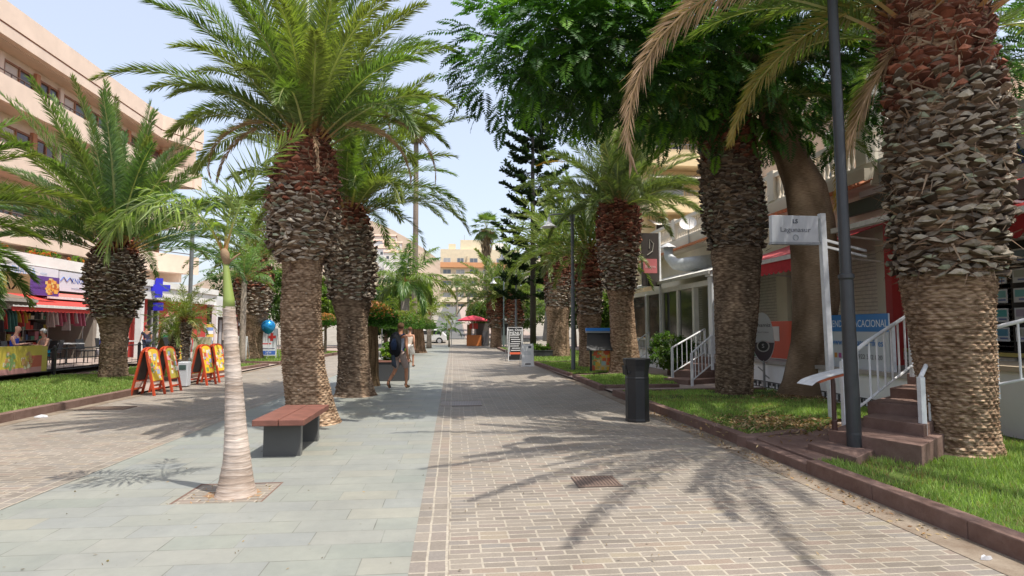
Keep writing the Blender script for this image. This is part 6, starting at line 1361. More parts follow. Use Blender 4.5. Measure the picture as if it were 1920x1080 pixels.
# oval pizzeria style sign and the flag coloured boards
def oval():
    p = AtX(1431, 640, 7.72); b = Vector((7.72, p.y, .25)); t = empty('oval_sign', b, 'white oval restaurant sign on a stand in front of the tricolour board', 'sign', None, R(-38))
    m = MB(); n = 28; pts = [(.27 * math.cos(6.283 * k / n) * (1.0 if math.sin(6.283 * k / n) < 0 else .9), .62 * math.sin(6.283 * k / n)) for k in range(n)]; m.col = (.62, .64, .64)
    m.prism(pts, -.02, .02); Mx = Matrix.Translation((0, 0, 1.12)) @ Matrix.Rotation(R(90), 4, 'X'); m.build('panel', PRINT, t, M=Mx)
    m = MB(); m.col = (.05, .10, .2); low = [(x * .97, y * .97) for x, y in pts if y < -.12]; low = sorted(low, key=lambda q: math.atan2(q[1] + .1, q[0])); m.prism(low, .021, .024, (.09, .07, .08)); m.build('lower_field', PRINT, t, M=Mx)
    m = MB(); m.lathe([(.0, .0), (.15, .0), (.15, .006), (0, .008)], 20, (0, -.22, .0245), (.5, .5, .48)); m.lathe([(.0, .0), (.12, .0), (.12, .006), (0, .008)], 20, (0, -.22, .034), (.05, .05, .05)); m.build('badge', PRINT, t, M=Mx)
    m = MB(); m.bar((-.15, 0, .22), (.01, 0, .22), .02, .005, (.2, .3, .5)); m.bar((.01, 0, .22), (.17, 0, .22), .02, .005, (.6, .08, .06)); m.build('stripes', PRINT, t, M=Matrix.Translation((0, -.03, .78)))
    text_part('Shamiz', .13, solid((.03, .03, .04)), t, frame((0, -.024, 1.42), (1, 0, 0))); text_part('TRATTORIA', .05, solid((.2, .2, .22)), t, frame((0, -.024, 1.24), (1, 0, 0))); text_part('S', .14, solid((.6, .6, .6)), t, frame((0, -.046, .9), (1, 0, 0)))
    m = MB(); m.col = (.35, .35, .35); m.tube([(0, 0, -.2), (0, 0, .55)], .03, 8); m.tube([(0, 0, .25), (-.14, 0, .38)], .015, 5); m.tube([(0, 0, .2), (.12, 0, .1)], .015, 5); m.build('stand', METAL, t)
oval()
ya, yb = AtX(1500, 640, 8.15).y, AtX(1404, 640, 8.15).y
def flagart(m):
    w_ = yb - ya; m.box(-.006, -.001, w_ / 2 - .55, w_ / 2, .02, .95, (.035, .16, .09)); m.box(-.006, -.001, -w_ / 2, w_ / 2 - .9, .02, .95, (.58, .075, .035)); m.box(-.012, -.006, -.35, .12, .45, .82, (.62, .58, .54))
board('tricolour_board', 8.15, ya, yb, .82, 1.75, (.6, .6, .58), 'long board in green, white and orange red with a white paper on it', 'sign', face=-1, extra=flagart, thick=.03)
def rentart(m):
    w_ = yb2 - ya2; m.box(-.006, -.001, -w_ / 2, w_ / 2, .78, 1.12, (.045, .2, .50))
    for k, c in enumerate(((.5, .1, .08), (.55, .25, .05), (.45, .1, .3), (.1, .3, .5))): m.box(-.007, -.001, w_ / 2 - .28 - k * .13, w_ / 2 - .2 - k * .13, .24, .34, c)
    m.box(-.008, -.006, -w_ / 2, w_ / 2, 0, .02, (.5, .52, .55)); m.box(-.006, -.001, w_ / 2 - .3, w_ / 2, 0.02, .78, (.35, .5, .56))
ya2, yb2 = AtX(1667, 640, 7.95).y, AtX(1546, 640, 7.95).y
board('rental_board', 7.95, ya2, yb2, .75, 1.87, (.55, .59, .63), 'blue and white holiday rental board VIVIENDA VACACIONAL behind the lamp post', 'sign', [('VIVIENDA - VACACIONAL', .2, (.7, .74, .78), 0, .93, .8), ('www.viviendatenerife.es', .19, (.06, .2, .5), -.05, .56, .8), ('TEL. 922 302 020', .13, (.2, .2, .22), -.3, .29, 1)], face=-1, extra=rentart, thick=.03)
# ---- steps and railings
def steps(spec, back, label, rails, plate, name='steps', label_r=None):
    """spec: list of (Lpx,Lpy,Rpx,Rpy,z top) front edges at ground truth heights"""
    L0 = G(spec[0][0], spec[0][1], spec[0][4]); b = Vector((L0.x, L0.y, .05)); t = empty(name, b, label, 'steps'); bk = Vector(back)
    for i, (lx, ly, rx, ry, z) in enumerate(spec):
        Lp, Rp = G(lx, ly, z), G(rx, ry, z); m = MB(); e = plate - i * .35
        zb = .04 - .001 * i
        m.prism([(Lp.x, Lp.y), (Rp.x, Rp.y), (Rp.x + bk.x * e, Rp.y + bk.y * e), (Lp.x + bk.x * e, Lp.y + bk.y * e)], zb, z); m.build('step', KERBM, t, True, bevel=.008)
def railing(pts, label, balusters=7, low=.12, rad=.022, H=.9, col=(.72, .73, .74), name='hand_rail', group='white step railings', posts=(0, -1)):
    """pts: foot points of the rail line"""
    P = [Vector(p) for p in pts]; t = empty(name, P[0], label, 'railing', group); m = MB(); m.col = col; up = Vector((0, 0, H))
    m.tube([p + up for p in P], rad * 1.15, 8); m.build('top_rail', METAL, t, True)
    m = MB(); m.col = col; m.tube([p + Vector((0, 0, low)) for p in P], rad * .8, 6); m.build('bottom_rail', METAL, t, True)
    for i in posts: m = MB(); m.col = col; m.box(P[i].x - .03, P[i].x + .03, P[i].y - .03, P[i].y + .03, P[i].z - .05, P[i].z + H); m.build('post', METAL, t, True)
    tot = sum((P[i + 1] - P[i]).length for i in range(len(P) - 1)); n = balusters
    for k in range(1, n):
        d = tot * k / n; i = 0
        while d > (P[i + 1] - P[i]).length and i < len(P) - 2: d -= (P[i + 1] - P[i]).length; i += 1
        q = P[i].lerp(P[i + 1], d / (P[i + 1] - P[i]).length); m = MB(); m.col = col; m.tube([q + Vector((0, 0, low)), q + up], rad * .62, 6); m.build('baluster', METAL, t, True)
    return t
S1 = [(1514, 831, 1606, 858, .20), (1553, 806, 1728, 836, .34), (1618, 780, 1732, 797, .48), (1626, 753, 1734, 762, .62), (1668, 727, 1738, 731, .76), (1700, 700, 1742, 702, .92)]
steps(S1, (.80, .60), 'brown stone steps climbing between white railings beside the lamp post', None, 2.4)
e0, e1, e2 = G(1585, 800, .3), G(1628, 768, .55), G(1712, 700, .95)
railing([e0, e1, e2], 'white sloping railing on the far side of the near brown steps', 8, H=.86)
q0 = G(1733, 852, .12); railing([q0, (q0.x + .35, q0.y + .25, .34), (6.7, 7.9, 1.0)], 'white railing on the near side of the brown steps, mostly behind the huge palm', 6, H=.9)
pr = G(1868, 745, .75); railing([(pr.x, pr.y, .78), (pr.x + .8, pr.y - .9, 1.16)], 'white sloping railing at the right picture edge beyond the huge palm', 5, H=.82)
railing([(7.98, 10.0, .8), (7.98, 11.0, .8)], 'upright white railing on the terrace just left of the huge palm', 9, H=.85)
S2 = [(1244, 709, 1290, 713, .18), (1264, 694, 1308, 697, .36), (1282, 681, 1322, 684, .54), (1296, 668, 1330, 670, .72)]
steps(S2, (.9, .42), 'small flight of brown steps up to the pergola terrace', None, 1.9)
a, c = G(1261, 707, .18), G(1322, 668, .72); railing([a, c], 'left white railing of the small terrace steps', 7, H=.85)
a, c = G(1298, 722, .08), G(1336, 690, .55); railing([a, c], 'right white railing of the small terrace steps', 6, H=.85)
railing([(6.9, 22.2, .1), (7.9, 23.2, .6)], 'thin white railing behind the round shrub', 5, H=.85)
# round road signs, square sign
def road_sign(b, H, label, kind='round', s=.3, rz=0, col=(.75, .76, .76)):
    t = empty('road_sign', b, label, 'road sign', None, rz); m = MB(); m.tube([(0, 0, 0), (0, 0, H)], .03, 8, (.45, .46, .47)); m.build('pole', METAL, t); m = MB()
    if kind == 'round':
        m.lathe([(0, -.01), (s, -.01), (s, .01), (0, .01)], 24, (0, 0, 0), col); M = Matrix.Translation((0, -.04, H)) @ Matrix.Rotation(R(90), 4, 'X'); m.build('disc', PRINT, t, M=M); m = MB(); m.box(-.05, .05, -.06, -.05, H - .15, H + .15, (.35, .35, .36)); m.build('symbol', PRINT, t)
        m = MB(); m.box(-.28, .28, -.055, -.035, H - .55, H - .38, col); m.build('lower_plate', PRINT, t)
    else:
        m.box(-s, s, -.05, -.035, H - s, H + s, col); m.build('plate', PRINT, t); m = MB(); m.box(-.1, .1, -.055, -.0505, H - .12, H + .14, (.4, .42, .45)); m.build('symbol', PRINT, t)
road_sign((-4.45, 37.5, .0), 2.45, 'round white road sign on a pole beyond the planter', 'round', .32)
road_sign((-.15, 50.5, .0), 1.95, 'square white sign on a thin pole at the end of the walkway', 'square', .36)
road_sign((4.0, 49, .05), 2.7, 'round white sign just left of the squat palms', 'round', .45)
# kiosks at the far end
def kiosk():
    b = Vector((1.75, 53.0, .02)); t = empty('kiosk', b, 'small orange fronted kiosk under a red parasol at the end of the promenade', 'kiosk')
    m = MB(); m.box(-.55, .75, -.5, .5, 0, .95, (.68, .22, .06)); m.build('counter', PAINT, t)
    m = MB(); m.box(.15, 1.5, .3, .9, 0, 2.0, (.12, .11, .1)); m.box(.85, 1.35, -.3, .28, 0, 1.3, (.1, .1, .11)); m.box(-.5, -.1, .3, .9, 0, 1.9, (.35, .22, .1)); m.build('cabinet', PAINT, t)
    m = MB(); m.tube([(-.1, 0, .95), (-.1, 0, 2.3)], .04, 8, (.7, .7, .7)); m.tube([(.25, 0, .95), (.25, 0, 2.3)], .04, 8, (.7, .7, .7)); m.box(-.3, .45, -.1, .1, 1.5, 2.0, (.6, .06, .05)); m.build('frame', METAL, t)
kiosk()
def parasol(b, H, R_, label, col, closed=False):
    t = empty('parasol', b, label, 'parasol'); m = MB(); m.tube([(0, 0, 0), (0, 0, H)], .03, 8, (.6, .6, .6)); m.build('pole', METAL, t); m = MB()
    if closed: m.lathe([(.28, H * .28), (.3, H * .3), (.22, H * .55), (.12, H * .85), (.02, H)], 14, (0, 0, 0), col)
    else: m.lathe([(R_, H - .45), (R_, H - .35), (R_ * .5, H - .08), (.02, H + .05)], 8, (0, 0, 0), col)
    m.build('canopy', CLOTH, t)
parasol((1.75, 52.8, .02), 2.65, 1.35, 'open red parasol over the orange kiosk', (.55, .06, .09))
parasol((5.35, 33.2, .05), 2.9, .3, 'closed grey parasol standing left of the twin collared palms', (.30, .28, .25), True)
def box_kiosk(b, w_, d_, h, col, top, label, name='kiosk'):
    t = empty(name, b, label, 'kiosk'); m = MB(); m.box(-w_ / 2, w_ / 2, -d_ / 2, d_ / 2, 0, h, col); m.build('body', PAINT, t)
    m = MB(); m.prism([(-w_ / 2 - .15, -d_ / 2 - .2), (w_ / 2 + .15, -d_ / 2 - .2), (w_ / 2 + .15, d_ / 2 + .1), (-w_ / 2 - .15, d_ / 2 + .1)], h, h + .18, top); m.build('roof', PAINT, t); m = MB(); m.box(-w_ * .4, w_ * .4, -d_ / 2 - .02, -d_ / 2 - .001, h * .4, h * .85, (.03, .03, .03)); m.build('hatch', GLASSD, t)
box_kiosk((5.0, 56, .02), 2.2, 2, 2.3, (.13, .15, .14), (.4, .42, .4), 'dark green grey kiosk behind the squat palms')
box_kiosk((-4.6, 57.5, .02), 2.6, 2, 2.5, (.12, .05, .04), (.45, .1, .06), 'dark stall with a red roof left of the street corner')
# parked white car
def car():
    b = Vector((-2.55, 58.6, .02)); t = empty('car', b, 'white hatchback on the cross street at the end of the walkway', 'car')
    prof = [(-1.95, .35), (-1.98, .6), (-1.85, .85), (-1.2, .95), (-.6, 1.38), (.6, 1.45), (1.35, 1.38), (1.75, .95), (1.9, .8), (1.9, .35)]
    m = MB(); m.col = (.78, .78, .78); m.prism(prof, -.78, .78); m.build('body', PAINT, t, M=Matrix.Rotation(R(90), 4, 'X'), bevel=.05)
    m = MB(); m.col = (.03, .035, .04)
    for s in (-1, 1): m.slab([(-1.0, s * .785, .97), (-.52, s * .785, 1.3), (.55, s * .785, 1.36), (1.2, s * .785, 1.3), (1.45, s * .785, .97)], .008, (0, s, 0))
    m.build('window', GLASSD, t)
    for x in (-1.2, 1.2):
        for s in (-1, 1):
            m = MB(); m.lathe([(0, -.1), (.33, -.1), (.33, .1), (0, .1)], 20, (0, 0, 0), (.02, .02, .02)); w_ = m.build('wheel', METAL, t, M=Matrix.Translation((x, s * .72, .33)) @ Matrix.Rotation(R(90), 4, 'X'))
            m = MB(); m.lathe([(0, -.11), (.2, -.11), (.2, .11), (0, .11)], 12, (0, 0, 0), (.45, .45, .47)); m.build('rim', METAL, w_, M=Matrix.Translation((x, s * .72, .33)) @ Matrix.Rotation(R(90), 4, 'X'))
car()
# balloon
t = empty('balloon', At(503, 615, 29.5) + Vector((0, 0, -.2)), 'shiny blue foil balloon floating left of the leaning palm trunk', 'balloon')
m = MB(); m.lathe([(0, -.36), (.15, -.3), (.3, -.12), (.34, .06), (.26, .24), (.12, .33), (0, .35)], 18, (0, 0, .25), (.03, .32, .72)); m.build('foil', vc_mat('foil', .15, .5, 3, .1, metallic=.5), t, smooth=True)
m = MB(); m.tube([(0, 0, -.1), (.05, 0, -.8), (-.05, 0, -1.35)], .008, 4, (.7, .7, .7)); m.build('string', CLOTH, t)
# ice cream figure (plain stand-in)
t = empty('display_figure', (-13.6, 29.9, .05), 'tall pink and white ice cream cup display figure outside the red shop', 'display figure')
m = MB(); m.lathe([(.28, 0), (.34, .1), (.3, .5), (.36, .9), (.40, 1.15)], 18, (0, 0, 0), (.35, .55, .72)); m.build('cup', PAINT, t, smooth=True)
m = MB(); m.lathe([(.41, 1.12), (.43, 1.18), (.41, 1.24)], 18, (0, 0, 0), (.1, .5, .25)); m.build('cup_rim', PAINT, t, smooth=True)
m = MB(); m.lathe([(.38, 1.2), (.40, 1.4), (.34, 1.7), (.30, 1.78), (.31, 1.9), (.24, 2.1), (.1, 2.25), (0, 2.3)], 18, (0, 0, 0), (.72, .62, .56)); m.build('ice_cream', PAINT, t, smooth=True)
m = MB(); m.lathe([(.30, 1.98), (.26, 2.08), (.12, 2.27), (0, 2.33)], 18, (.0, 0, .02), (.6, .2, .18)); m.build('topping', PAINT, t, smooth=True)
# orange white sign on the far shops
board('shop_sign', -16.7, 43.5, 47.0, 2.4, 3.6, (.72, .72, .70), 'white and orange projecting sign at the end shop right of the red wall', 'sign', [('Bazar', .5, (.7, .68, .6), .6, .75, 1)], extra=lambda m: m.box(.001, .004, .2 - .9, 1.7, .1, 1.1, (.65, .2, .08)))
# cafe chairs and tables
def chair_proto(b, label):
    t = empty('cafe_chair', b, label, 'chair', 'black cafe chairs behind the fence'); K = (.02, .02, .022)
    m = MB(); m.box(-.22, .22, -.22, .22, .43, .47, K); m.build('seat', PAINT, t); m = MB(); m.slab([(-.22, .2, .5), (.22, .2, .5), (.22, .27, .88), (-.22, .27, .88)], .025, (0, 1, 0), K); m.build('backrest', PAINT, t)
    for x in (-.2, .2):
        for y in (-.2, .2): m = MB(); m.tube([(x, y, 0), (x, y, .43)], .015, 6, K); m.build('leg', METAL, t)
    return t
def copy_tree(o, parent=None):
    c = o.copy(); C.objects.link(c); c.parent = parent
    for ch in [x for x in CH.get(o.name, [])]: copy_tree(ch, c)
    return c
CH = {}
def index_children(root):
    st = [root]
    while st:
        o = st.pop(); k = [c for c in C.objects if c.parent == o]; CH[o.name] = k; st += k
cp = chair_proto((-13.6, 20.3, .3), 'black cafe chair nearest the fence post, turned sideways'); index_children(cp)
cp.rotation_euler = (0, 0, 1.3)
CS = [(-13.9, 22.0, -1.3, 'black cafe chair left of the white table'), (-13.7, 23.6, 1.5, 'black cafe chair right of the white table by the fence'), (-14.9, 21.3, 2.8, 'black cafe chair set back under the red awning, left of its neighbour there'), (-15.0, 23.2, .3, 'black cafe chair set back under the red awning, nearer the big left palm'), (-13.6, 25.6, -1.4, 'black cafe chair beside the big left palm trunk'), (-14.6, 26.4, 1.2, 'black cafe chair right of the big left palm trunk')]
for x, y, rz, lab in CS: c = copy_tree(cp); c.location = (x, y, .3); c.rotation_euler = (0, 0, rz); c['label'] = lab
def table_proto(b, label):
    t = empty('cafe_table', b, label, 'table', 'white topped cafe tables'); m = MB(); m.box(-.38, .38, -.38, .38, .72, .75, (.6, .6, .6)); m.build('table_top', PAINT, t)
    m = MB(); m.tube([(0, 0, .04), (0, 0, .72)], .035, 8, (.05, .05, .05)); m.lathe([(.24, 0), (.24, .02), (.05, .05)], 12, (0, 0, 0), (.05, .05, .05)); m.build('pedestal', METAL, t); return t
tp = table_proto((-13.9, 22.8, .3), 'white topped cafe table just left of the big left palm'); index_children(tp)
for x, y, lab in ((-13.7, 18.7, 'white topped cafe table between the seated couple'), (-14.1, 26.9, 'white topped cafe table right of the big left palm')): c = copy_tree(tp); c.location = (x, y, .3); c['label'] = lab
m = MB(); m.box(-.3, .3, -.3, .3, 0, .85, (.04, .08, .45)); m.box(-.32, .32, -.32, .32, .85, .9, (.6, .62, .66)); o = m.build('drinks_cooler', PAINT); o.location = (-13.5, 24.9, .3); tag(o, 'blue drinks cooler behind the black fence by the palm', 'cooler')
# ================================================================== PEOPLE
def skin(name, J, E_, root, mat, col, parent, sub=2, rot=None):
    names = list(J); me = bpy.data.meshes.new(name); me.from_pydata([J[k][0] for k in names], [(names.index(a), names.index(b)) for a, b in E_], []); o = bpy.data.objects.new(name, me); C.objects.link(o)
    sk = o.modifiers.new('skin', 'SKIN'); sk.use_smooth_shade = True; sk.branch_smoothing = .6
    sv = me.skin_vertices
    if not sv: me.validate()
    layer = me.skin_vertices[0].data if me.skin_vertices else None
    if layer is None: raise RuntimeError('no skin layer')
    for i, k in enumerate(names): rr_ = J[k][1]; rr_ = rr_ if isinstance(rr_, tuple) else (rr_, rr_); layer[i].radius = rr_; layer[i].use_root = (k == root)
    sb = o.modifiers.new('sub', 'SUBSURF'); sb.levels = sub; sb.render_levels = sub
    bpy.context.view_layer.update(); m2 = bpy.data.meshes.new_from_object(o.evaluated_get(bpy.context.evaluated_depsgraph_get())); bpy.data.objects.remove(o)
    n = len(m2.loops); a = m2.color_attributes.new('Col', 'FLOAT_COLOR', 'CORNER'); cc = np.ones((n, 4), np.float32); cc[:, :3] = col; a.data.foreach_set('color', cc.ravel())
    for p in m2.polygons: p.use_smooth = True
    m2.materials.clear(); m2.materials.append(mat); m2.name = name; o = bpy.data.objects.new(name, m2); C.objects.link(o); o.parent = parent; return o
def make_person(b, label, P, rz=0, h=1.75, skinc=(.45, .24, .15), top=(.5, .5, .5), bottom=(.4, .35, .3), shoe=(.08, .06, .05), hair=(.1, .06, .035), sleeve=False, skirt=False, long_=False, group=None, bald=False, fingers=True, extra=None):
    """P: dict of joint positions for a 1.75 m body, facing +Y locally"""
    s = h / 1.75; t = empty('person', b, label, 'person', group, rz)
    Q = {k: Vector(v) * s for k, v in P.items()}; Q['crown'] = Q['head'] + Vector((0, -.012, .06)) * s; Q['cap'] = Q['crown'] + Vector((0, -.005, .045)) * s
    r_ = dict(pelvis=(.13, .10), waist=(.115, .085), chest=(.15, .105), neckb=(.065, .065), neck=.052, jaw=(.066, .07), head=(.09, .102), crown=(.088, .096), cap=(.05, .055), shoL=.062, elL=.042, wrL=.027, shoR=.062, elR=.042, wrR=.027, palL=(.036, .02), palR=(.036, .02), hipL=.085, knL=.055, anL=.036, heL=.04, toL=(.038, .024), hipR=.085, knR=.055, anR=.036, heR=.04, toR=(.038, .024))
    J = {k: (tuple(Q[k]), tuple(x * s for x in (r_[k] if isinstance(r_[k], tuple) else (r_[k], r_[k])))) for k in r_ if k in Q}
    E_ = [('pelvis', 'waist'), ('waist', 'chest'), ('chest', 'neckb'), ('neckb', 'neck'), ('neck', 'jaw'), ('jaw', 'head'), ('head', 'crown'), ('crown', 'cap')]
    for S in 'LR': E_ += [('chest', 'sho' + S), ('sho' + S, 'el' + S), ('el' + S, 'wr' + S), ('wr' + S, 'pal' + S), ('pelvis', 'hip' + S), ('hip' + S, 'kn' + S), ('kn' + S, 'an' + S), ('an' + S, 'he' + S), ('he' + S, 'to' + S)]
    if fingers:
        for S in 'LR':
            d = (Q['pal' + S] - Q['wr' + S]).normalized(); sd_ = Vector((0, 1, 0)); sd_ = (sd_ - d * sd_.dot(d)).normalized()
            for i, (off, ln) in enumerate(((-.027, .06), (-.009, .072), (.009, .068), (.026, .055))):
                a_ = Q['pal' + S] + sd_ * off * s; k = 'f%s%d' % (S, i); J[k + 'a'] = (tuple(a_ + d * .03 * s), (.009, .009)); J[k + 'b'] = (tuple(a_ + d * ln * s + Vector((0, .01, 0))), (.007, .007)); E_ += [('pal' + S, k + 'a'), (k + 'a', k + 'b')]
            k = 'th' + S; J[k] = (tuple(Q['wr' + S] * .5 + Q['pal' + S] * .5 + sd_ * .045 * s), (.01, .01)); E_.append(('pal' + S, k))
    # nose
    f = (Q['head'] - Q['neck']); fw = P.get('face', (0, 1, 0)); fw = Vector(fw).normalized(); J['nose'] = (tuple(Q['head'] * .6 + Q['jaw'] * .4 + fw * .088 * s), (.012, .014)); E_.append(('head', 'nose'))
    skin('body', J, E_, 'pelvis', SKIN, skinc, t)
    T = {k: (J[k][0], tuple(x * 1.13 + .008 for x in J[k][1])) for k in ('pelvis', 'waist', 'chest', 'shoL', 'shoR')}; nb = (Q['chest'] * .35 + Q['neckb'] * .65); T['nb'] = (tuple(nb), (.09 * s, .075 * s)); TE = [('pelvis', 'waist'), ('waist', 'chest'), ('chest', 'nb'), ('chest', 'shoL'), ('chest', 'shoR')]
    if sleeve:
        for S in 'LR': q = Q['sho' + S].lerp(Q['el' + S], .6); T['sl' + S] = (tuple(q), (.062 * s, .062 * s)); TE.append(('sho' + S, 'sl' + S))
    skin('shirt', T, TE, 'waist', CLOTH, top, t)
    Bm = {'pelvis': (J['pelvis'][0], tuple(x * 1.2 for x in J['pelvis'][1]))}; BE = []
    for S in 'LR':
        kk = .97 if not long_ else 1.0; Bm['hip' + S] = (J['hip' + S][0], (.108 * s, .108 * s)); Bm['kn' + S] = (tuple(Q['hip' + S].lerp(Q['kn' + S], kk)), (.088 * s if not skirt else .13 * s,) * 2); BE += [('pelvis', 'hip' + S), ('hip' + S, 'kn' + S)]
        if long_: Bm['an' + S] = (tuple(Q['kn' + S].lerp(Q['an' + S], .92)), (.06 * s, .06 * s)); BE.append(('kn' + S, 'an' + S))
    skin('skirt' if skirt else ('trousers' if long_ else 'shorts'), Bm, BE, 'pelvis', CLOTH, bottom, t)
    for S in 'LR':
        skin('shoe', {'a': (J['an' + S][0], (.046 * s,) * 2), 'h': (J['he' + S][0], (.05 * s,) * 2), 'm': (tuple((Q['he' + S] + Q['to' + S]) / 2), (.047 * s, .036 * s)), 't': (tuple(Q['to' + S]), (.045 * s, .03 * s))}, [('a', 'h'), ('h', 'm'), ('m', 't')], 'h', CLOTH, shoe, t, 1)
    if not bald:
        back = -fw; up = (Q['crown'] - Q['head']).normalized(); c0 = Q['head']
        m = MB(); m.col = hair; nn = 18; c1 = c0 + Vector((0, 0, .035 * s)); sid = fw.cross(Vector((0, 0, 1))).normalized(); vs = []; rg = [-.75, -.35, 0, .3, .6, .9, 1.2, 1.45]
        for e in rg:
            for k in range(nn):
                a = 6.283 * k / nn; ff = math.cos(a); ee = e if (ff < .25 or e > .25) else .25 + .05 * e     # hairline: high over the face, low at the nape
                rr2 = math.cos(ee); wob = 1 + .04 * math.sin(5 * a + 3 * e); vs.append(c1 + (fw * ff * rr2 * .106 + sid * math.sin(a) * rr2 * .092) * s * wob + Vector((0, 0, math.sin(ee) * .10 * s)) + back * .012 * s)
        vs.append(c1 + Vector((0, 0, .104 * s)) + back * .012 * s)
        m.add(vs, [(i * nn + k, i * nn + (k + 1) % nn, (i + 1) * nn + (k + 1) % nn, (i + 1) * nn + k) for i in range(len(rg) - 1) for k in range(nn)] + [((len(rg) - 1) * nn + k, (len(rg) - 1) * nn + (k + 1) % nn, len(rg) * nn) for k in range(nn)]); m.build('hair', CLOTH, t, smooth=True)
    ey = Q['head'] * .75 + Q['jaw'] * .25; side = fw.cross(Vector((0, 0, 1))).normalized()
    for q in (-1, 1): m = MB(); m.lathe([(0, -.008), (.006, -.005), (.009, 0), (.006, .005), (0, .008)], 8, tuple(ey + fw * .078 * s + side * q * .03 * s), (.02, .015, .012)); m.build('eye', SKIN, t)
    if extra: extra(t, Q, s)
    return t
WALK = dict(pelvis=(0, 0, .93), waist=(0, .01, 1.08), chest=(0, .03, 1.30), neckb=(0, .045, 1.45), neck=(0, .055, 1.50), jaw=(0, .07, 1.57), head=(0, .075, 1.64), crown=(0, .075, 1.69), face=(0, 1, 0),
            shoL=(-.19, .03, 1.40), elL=(-.24, .07, 1.13), wrL=(-.24, .17, .90), palL=(-.24, .2, .83), shoR=(.19, .03, 1.40), elR=(.235, -.02, 1.12), wrR=(.24, .04, .88), palR=(.24, .06, .81),
            hipL=(-.1, 0, .90), knL=(-.1, -.02, .49), anL=(-.1, -.32, .22), heL=(-.1, -.37, .17), toL=(-.1, -.26, .04), hipR=(.1, 0, .90), knR=(.1, .2, .52), anR=(.1, .20, .10), heR=(.1, .16, .05), toR=(.1, .36, .035))
def backpack(t, Q, s):
    c = Q['chest'] * .6 + Q['waist'] * .4
    m = MB(); m.tube([c + Vector((0, -.15, -.3)), c + Vector((0, -.2, -.24)), c + Vector((0, -.22, 0)), c + Vector((0, -.19, .2)), c + Vector((0, -.14, .27))], [.1, .15, .16, .13, .06], 12, (.018, .02, .026)); p = m.build('backpack_body', CLOTH, t, smooth=True)
    m = MB(); m.tube([c + Vector((.06, -.36, -.16)), c + Vector((.06, -.38, -.02)), c + Vector((.05, -.34, .12))], [.06, .085, .04], 10, (.03, .05, .11)); m.build('front_pocket', CLOTH, p, smooth=True)
    for x in (-.12, .12): m = MB(); m.tube([c + Vector((x * .8, -.1, .2)), Q['shoL'].lerp(Q['shoR'], .5) + Vector((x, .0, .06)), Q['chest'] + Vector((x * 1.15, .14, -.02)), c + Vector((x * 1.2, -.08, -.22))], .022, 6, (.03, .06, .15)); m.build('strap', CLOTH, p)
    m = MB(); m.tube([c + Vector((-.02, -.28, -.3)), c + Vector((.0, -.26, -.55)), c + Vector((.02, -.2, -.62))], [.05, .06, .03], 8, (.07, .09, .12)); m.build('hanging_jacket', CLOTH, p)
make_person((-1.42, 15.85, .006), 'man walking away in sleeveless shirt and striped shorts with a dark blue backpack', WALK, rz=-.5, h=1.72, top=(.42, .45, .55), bottom=(.46, .36, .32), skinc=(.50, .23, .13), shoe=(.12, .1, .07), hair=(.16, .09, .05), extra=backpack)
W2 = dict(WALK); 
gw = G(767, 688); make_person((gw.x, gw.y, .006), 'woman in white skirt walking just in front of the backpack man', W2, rz=-.35, h=1.62, top=(.72, .62, .52), bottom=(.72, .68, .64), skinc=(.48, .24, .15), hair=(.12, .06, .035), skirt=True)
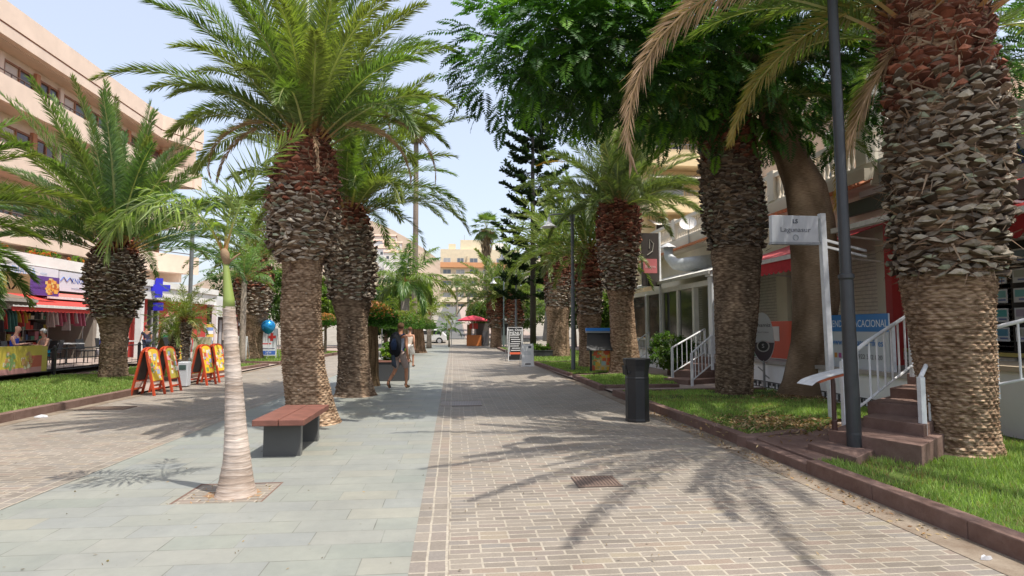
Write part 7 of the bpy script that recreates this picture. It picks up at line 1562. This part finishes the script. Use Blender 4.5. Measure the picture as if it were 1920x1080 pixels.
SIT = dict(pelvis=(0, 0, .50), waist=(0, -.02, .66), chest=(0, .0, .88), neckb=(0, .03, 1.03), neck=(0, .04, 1.08), jaw=(0, .07, 1.15), head=(0, .075, 1.22), crown=(0, .07, 1.27), face=(0, 1, 0),
           shoL=(-.19, .0, .98), elL=(-.25, .1, .74), wrL=(-.14, .32, .78), palL=(-.1, .38, .79), shoR=(.19, .0, .98), elR=(.25, .1, .74), wrR=(.14, .32, .78), palR=(.1, .38, .79),
           hipL=(-.1, .04, .50), knL=(-.12, .45, .50), anL=(-.12, .45, .10), heL=(-.12, .41, .05), toL=(-.12, .6, .035), hipR=(.1, .04, .50), knR=(.12, .45, .50), anR=(.12, .45, .10), heR=(.12, .41, .05), toR=(.12, .6, .035))
sheet('cafe_terrace', rect(-18.3, -12.75, 6, 27.4), .3, CONC)
pa = AtX(27, 640, -13.9); make_person((-13.9, pa.y, .3), 'bald man in a blue vest sitting at the cafe behind the food banner', SIT, rz=-1.3, h=1.8, top=(.04, .08, .5), bottom=(.1, .1, .12), skinc=(.52, .28, .2), bald=True, long_=True)
c = copy_tree(cp); c.location = (-13.9, pa.y, .3); c.rotation_euler = (0, 0, -1.3 + math.pi); c['label'] = 'black cafe chair under the bald man'
for o_ in (c,): o_.rotation_euler = (0, 0, -1.3 + math.pi); o_.rotation_euler = (0, 0, -1.3)
c.rotation_euler = (0, 0, -1.3 + math.pi)
pb = AtX(84, 640, -13.5); make_person((-13.5, pb.y, .3), 'grey haired woman with bare shoulders sitting left of the black fence post', SIT, rz=2.6, h=1.66, top=(.45, .3, .25), bottom=(.03, .3, .45), skinc=(.50, .26, .17), hair=(.5, .5, .48))
c = copy_tree(cp); c.location = (-13.5, pb.y, .3); c.rotation_euler = (0, 0, 2.6 + math.pi); c['label'] = 'black cafe chair under the grey haired woman'
make_person((-7.15, 38.6, .0), 'distant walker in a light blue top by the far left kerb', WALK, rz=.3, h=1.7, top=(.08, .33, .55), bottom=(.5, .45, .42), sleeve=True, fingers=False)
make_person((-6.65, 39.2, .0), 'distant walker in a dark red top beside the one in blue', WALK, rz=.2, h=1.65, top=(.3, .05, .06), bottom=(.5, .2, .18), sleeve=True, fingers=False)
make_person((-10.6, 30.6, .1), 'woman in a pale pink dress standing left of the picture board', dict(WALK), rz=1.2, h=1.6, top=(.68, .35, .36), bottom=(.70, .42, .42), skirt=True, fingers=False)
pc = G(195 * .0 + 285, 680, .05)
make_person((-15.4, 28.2 + 3.2, .05), 'dark dressed customer standing at the souvenir shop right of the palm', WALK, rz=1.0, h=1.7, top=(.05, .05, .09), bottom=(.05, .06, .1), sleeve=True, long_=True, fingers=False)
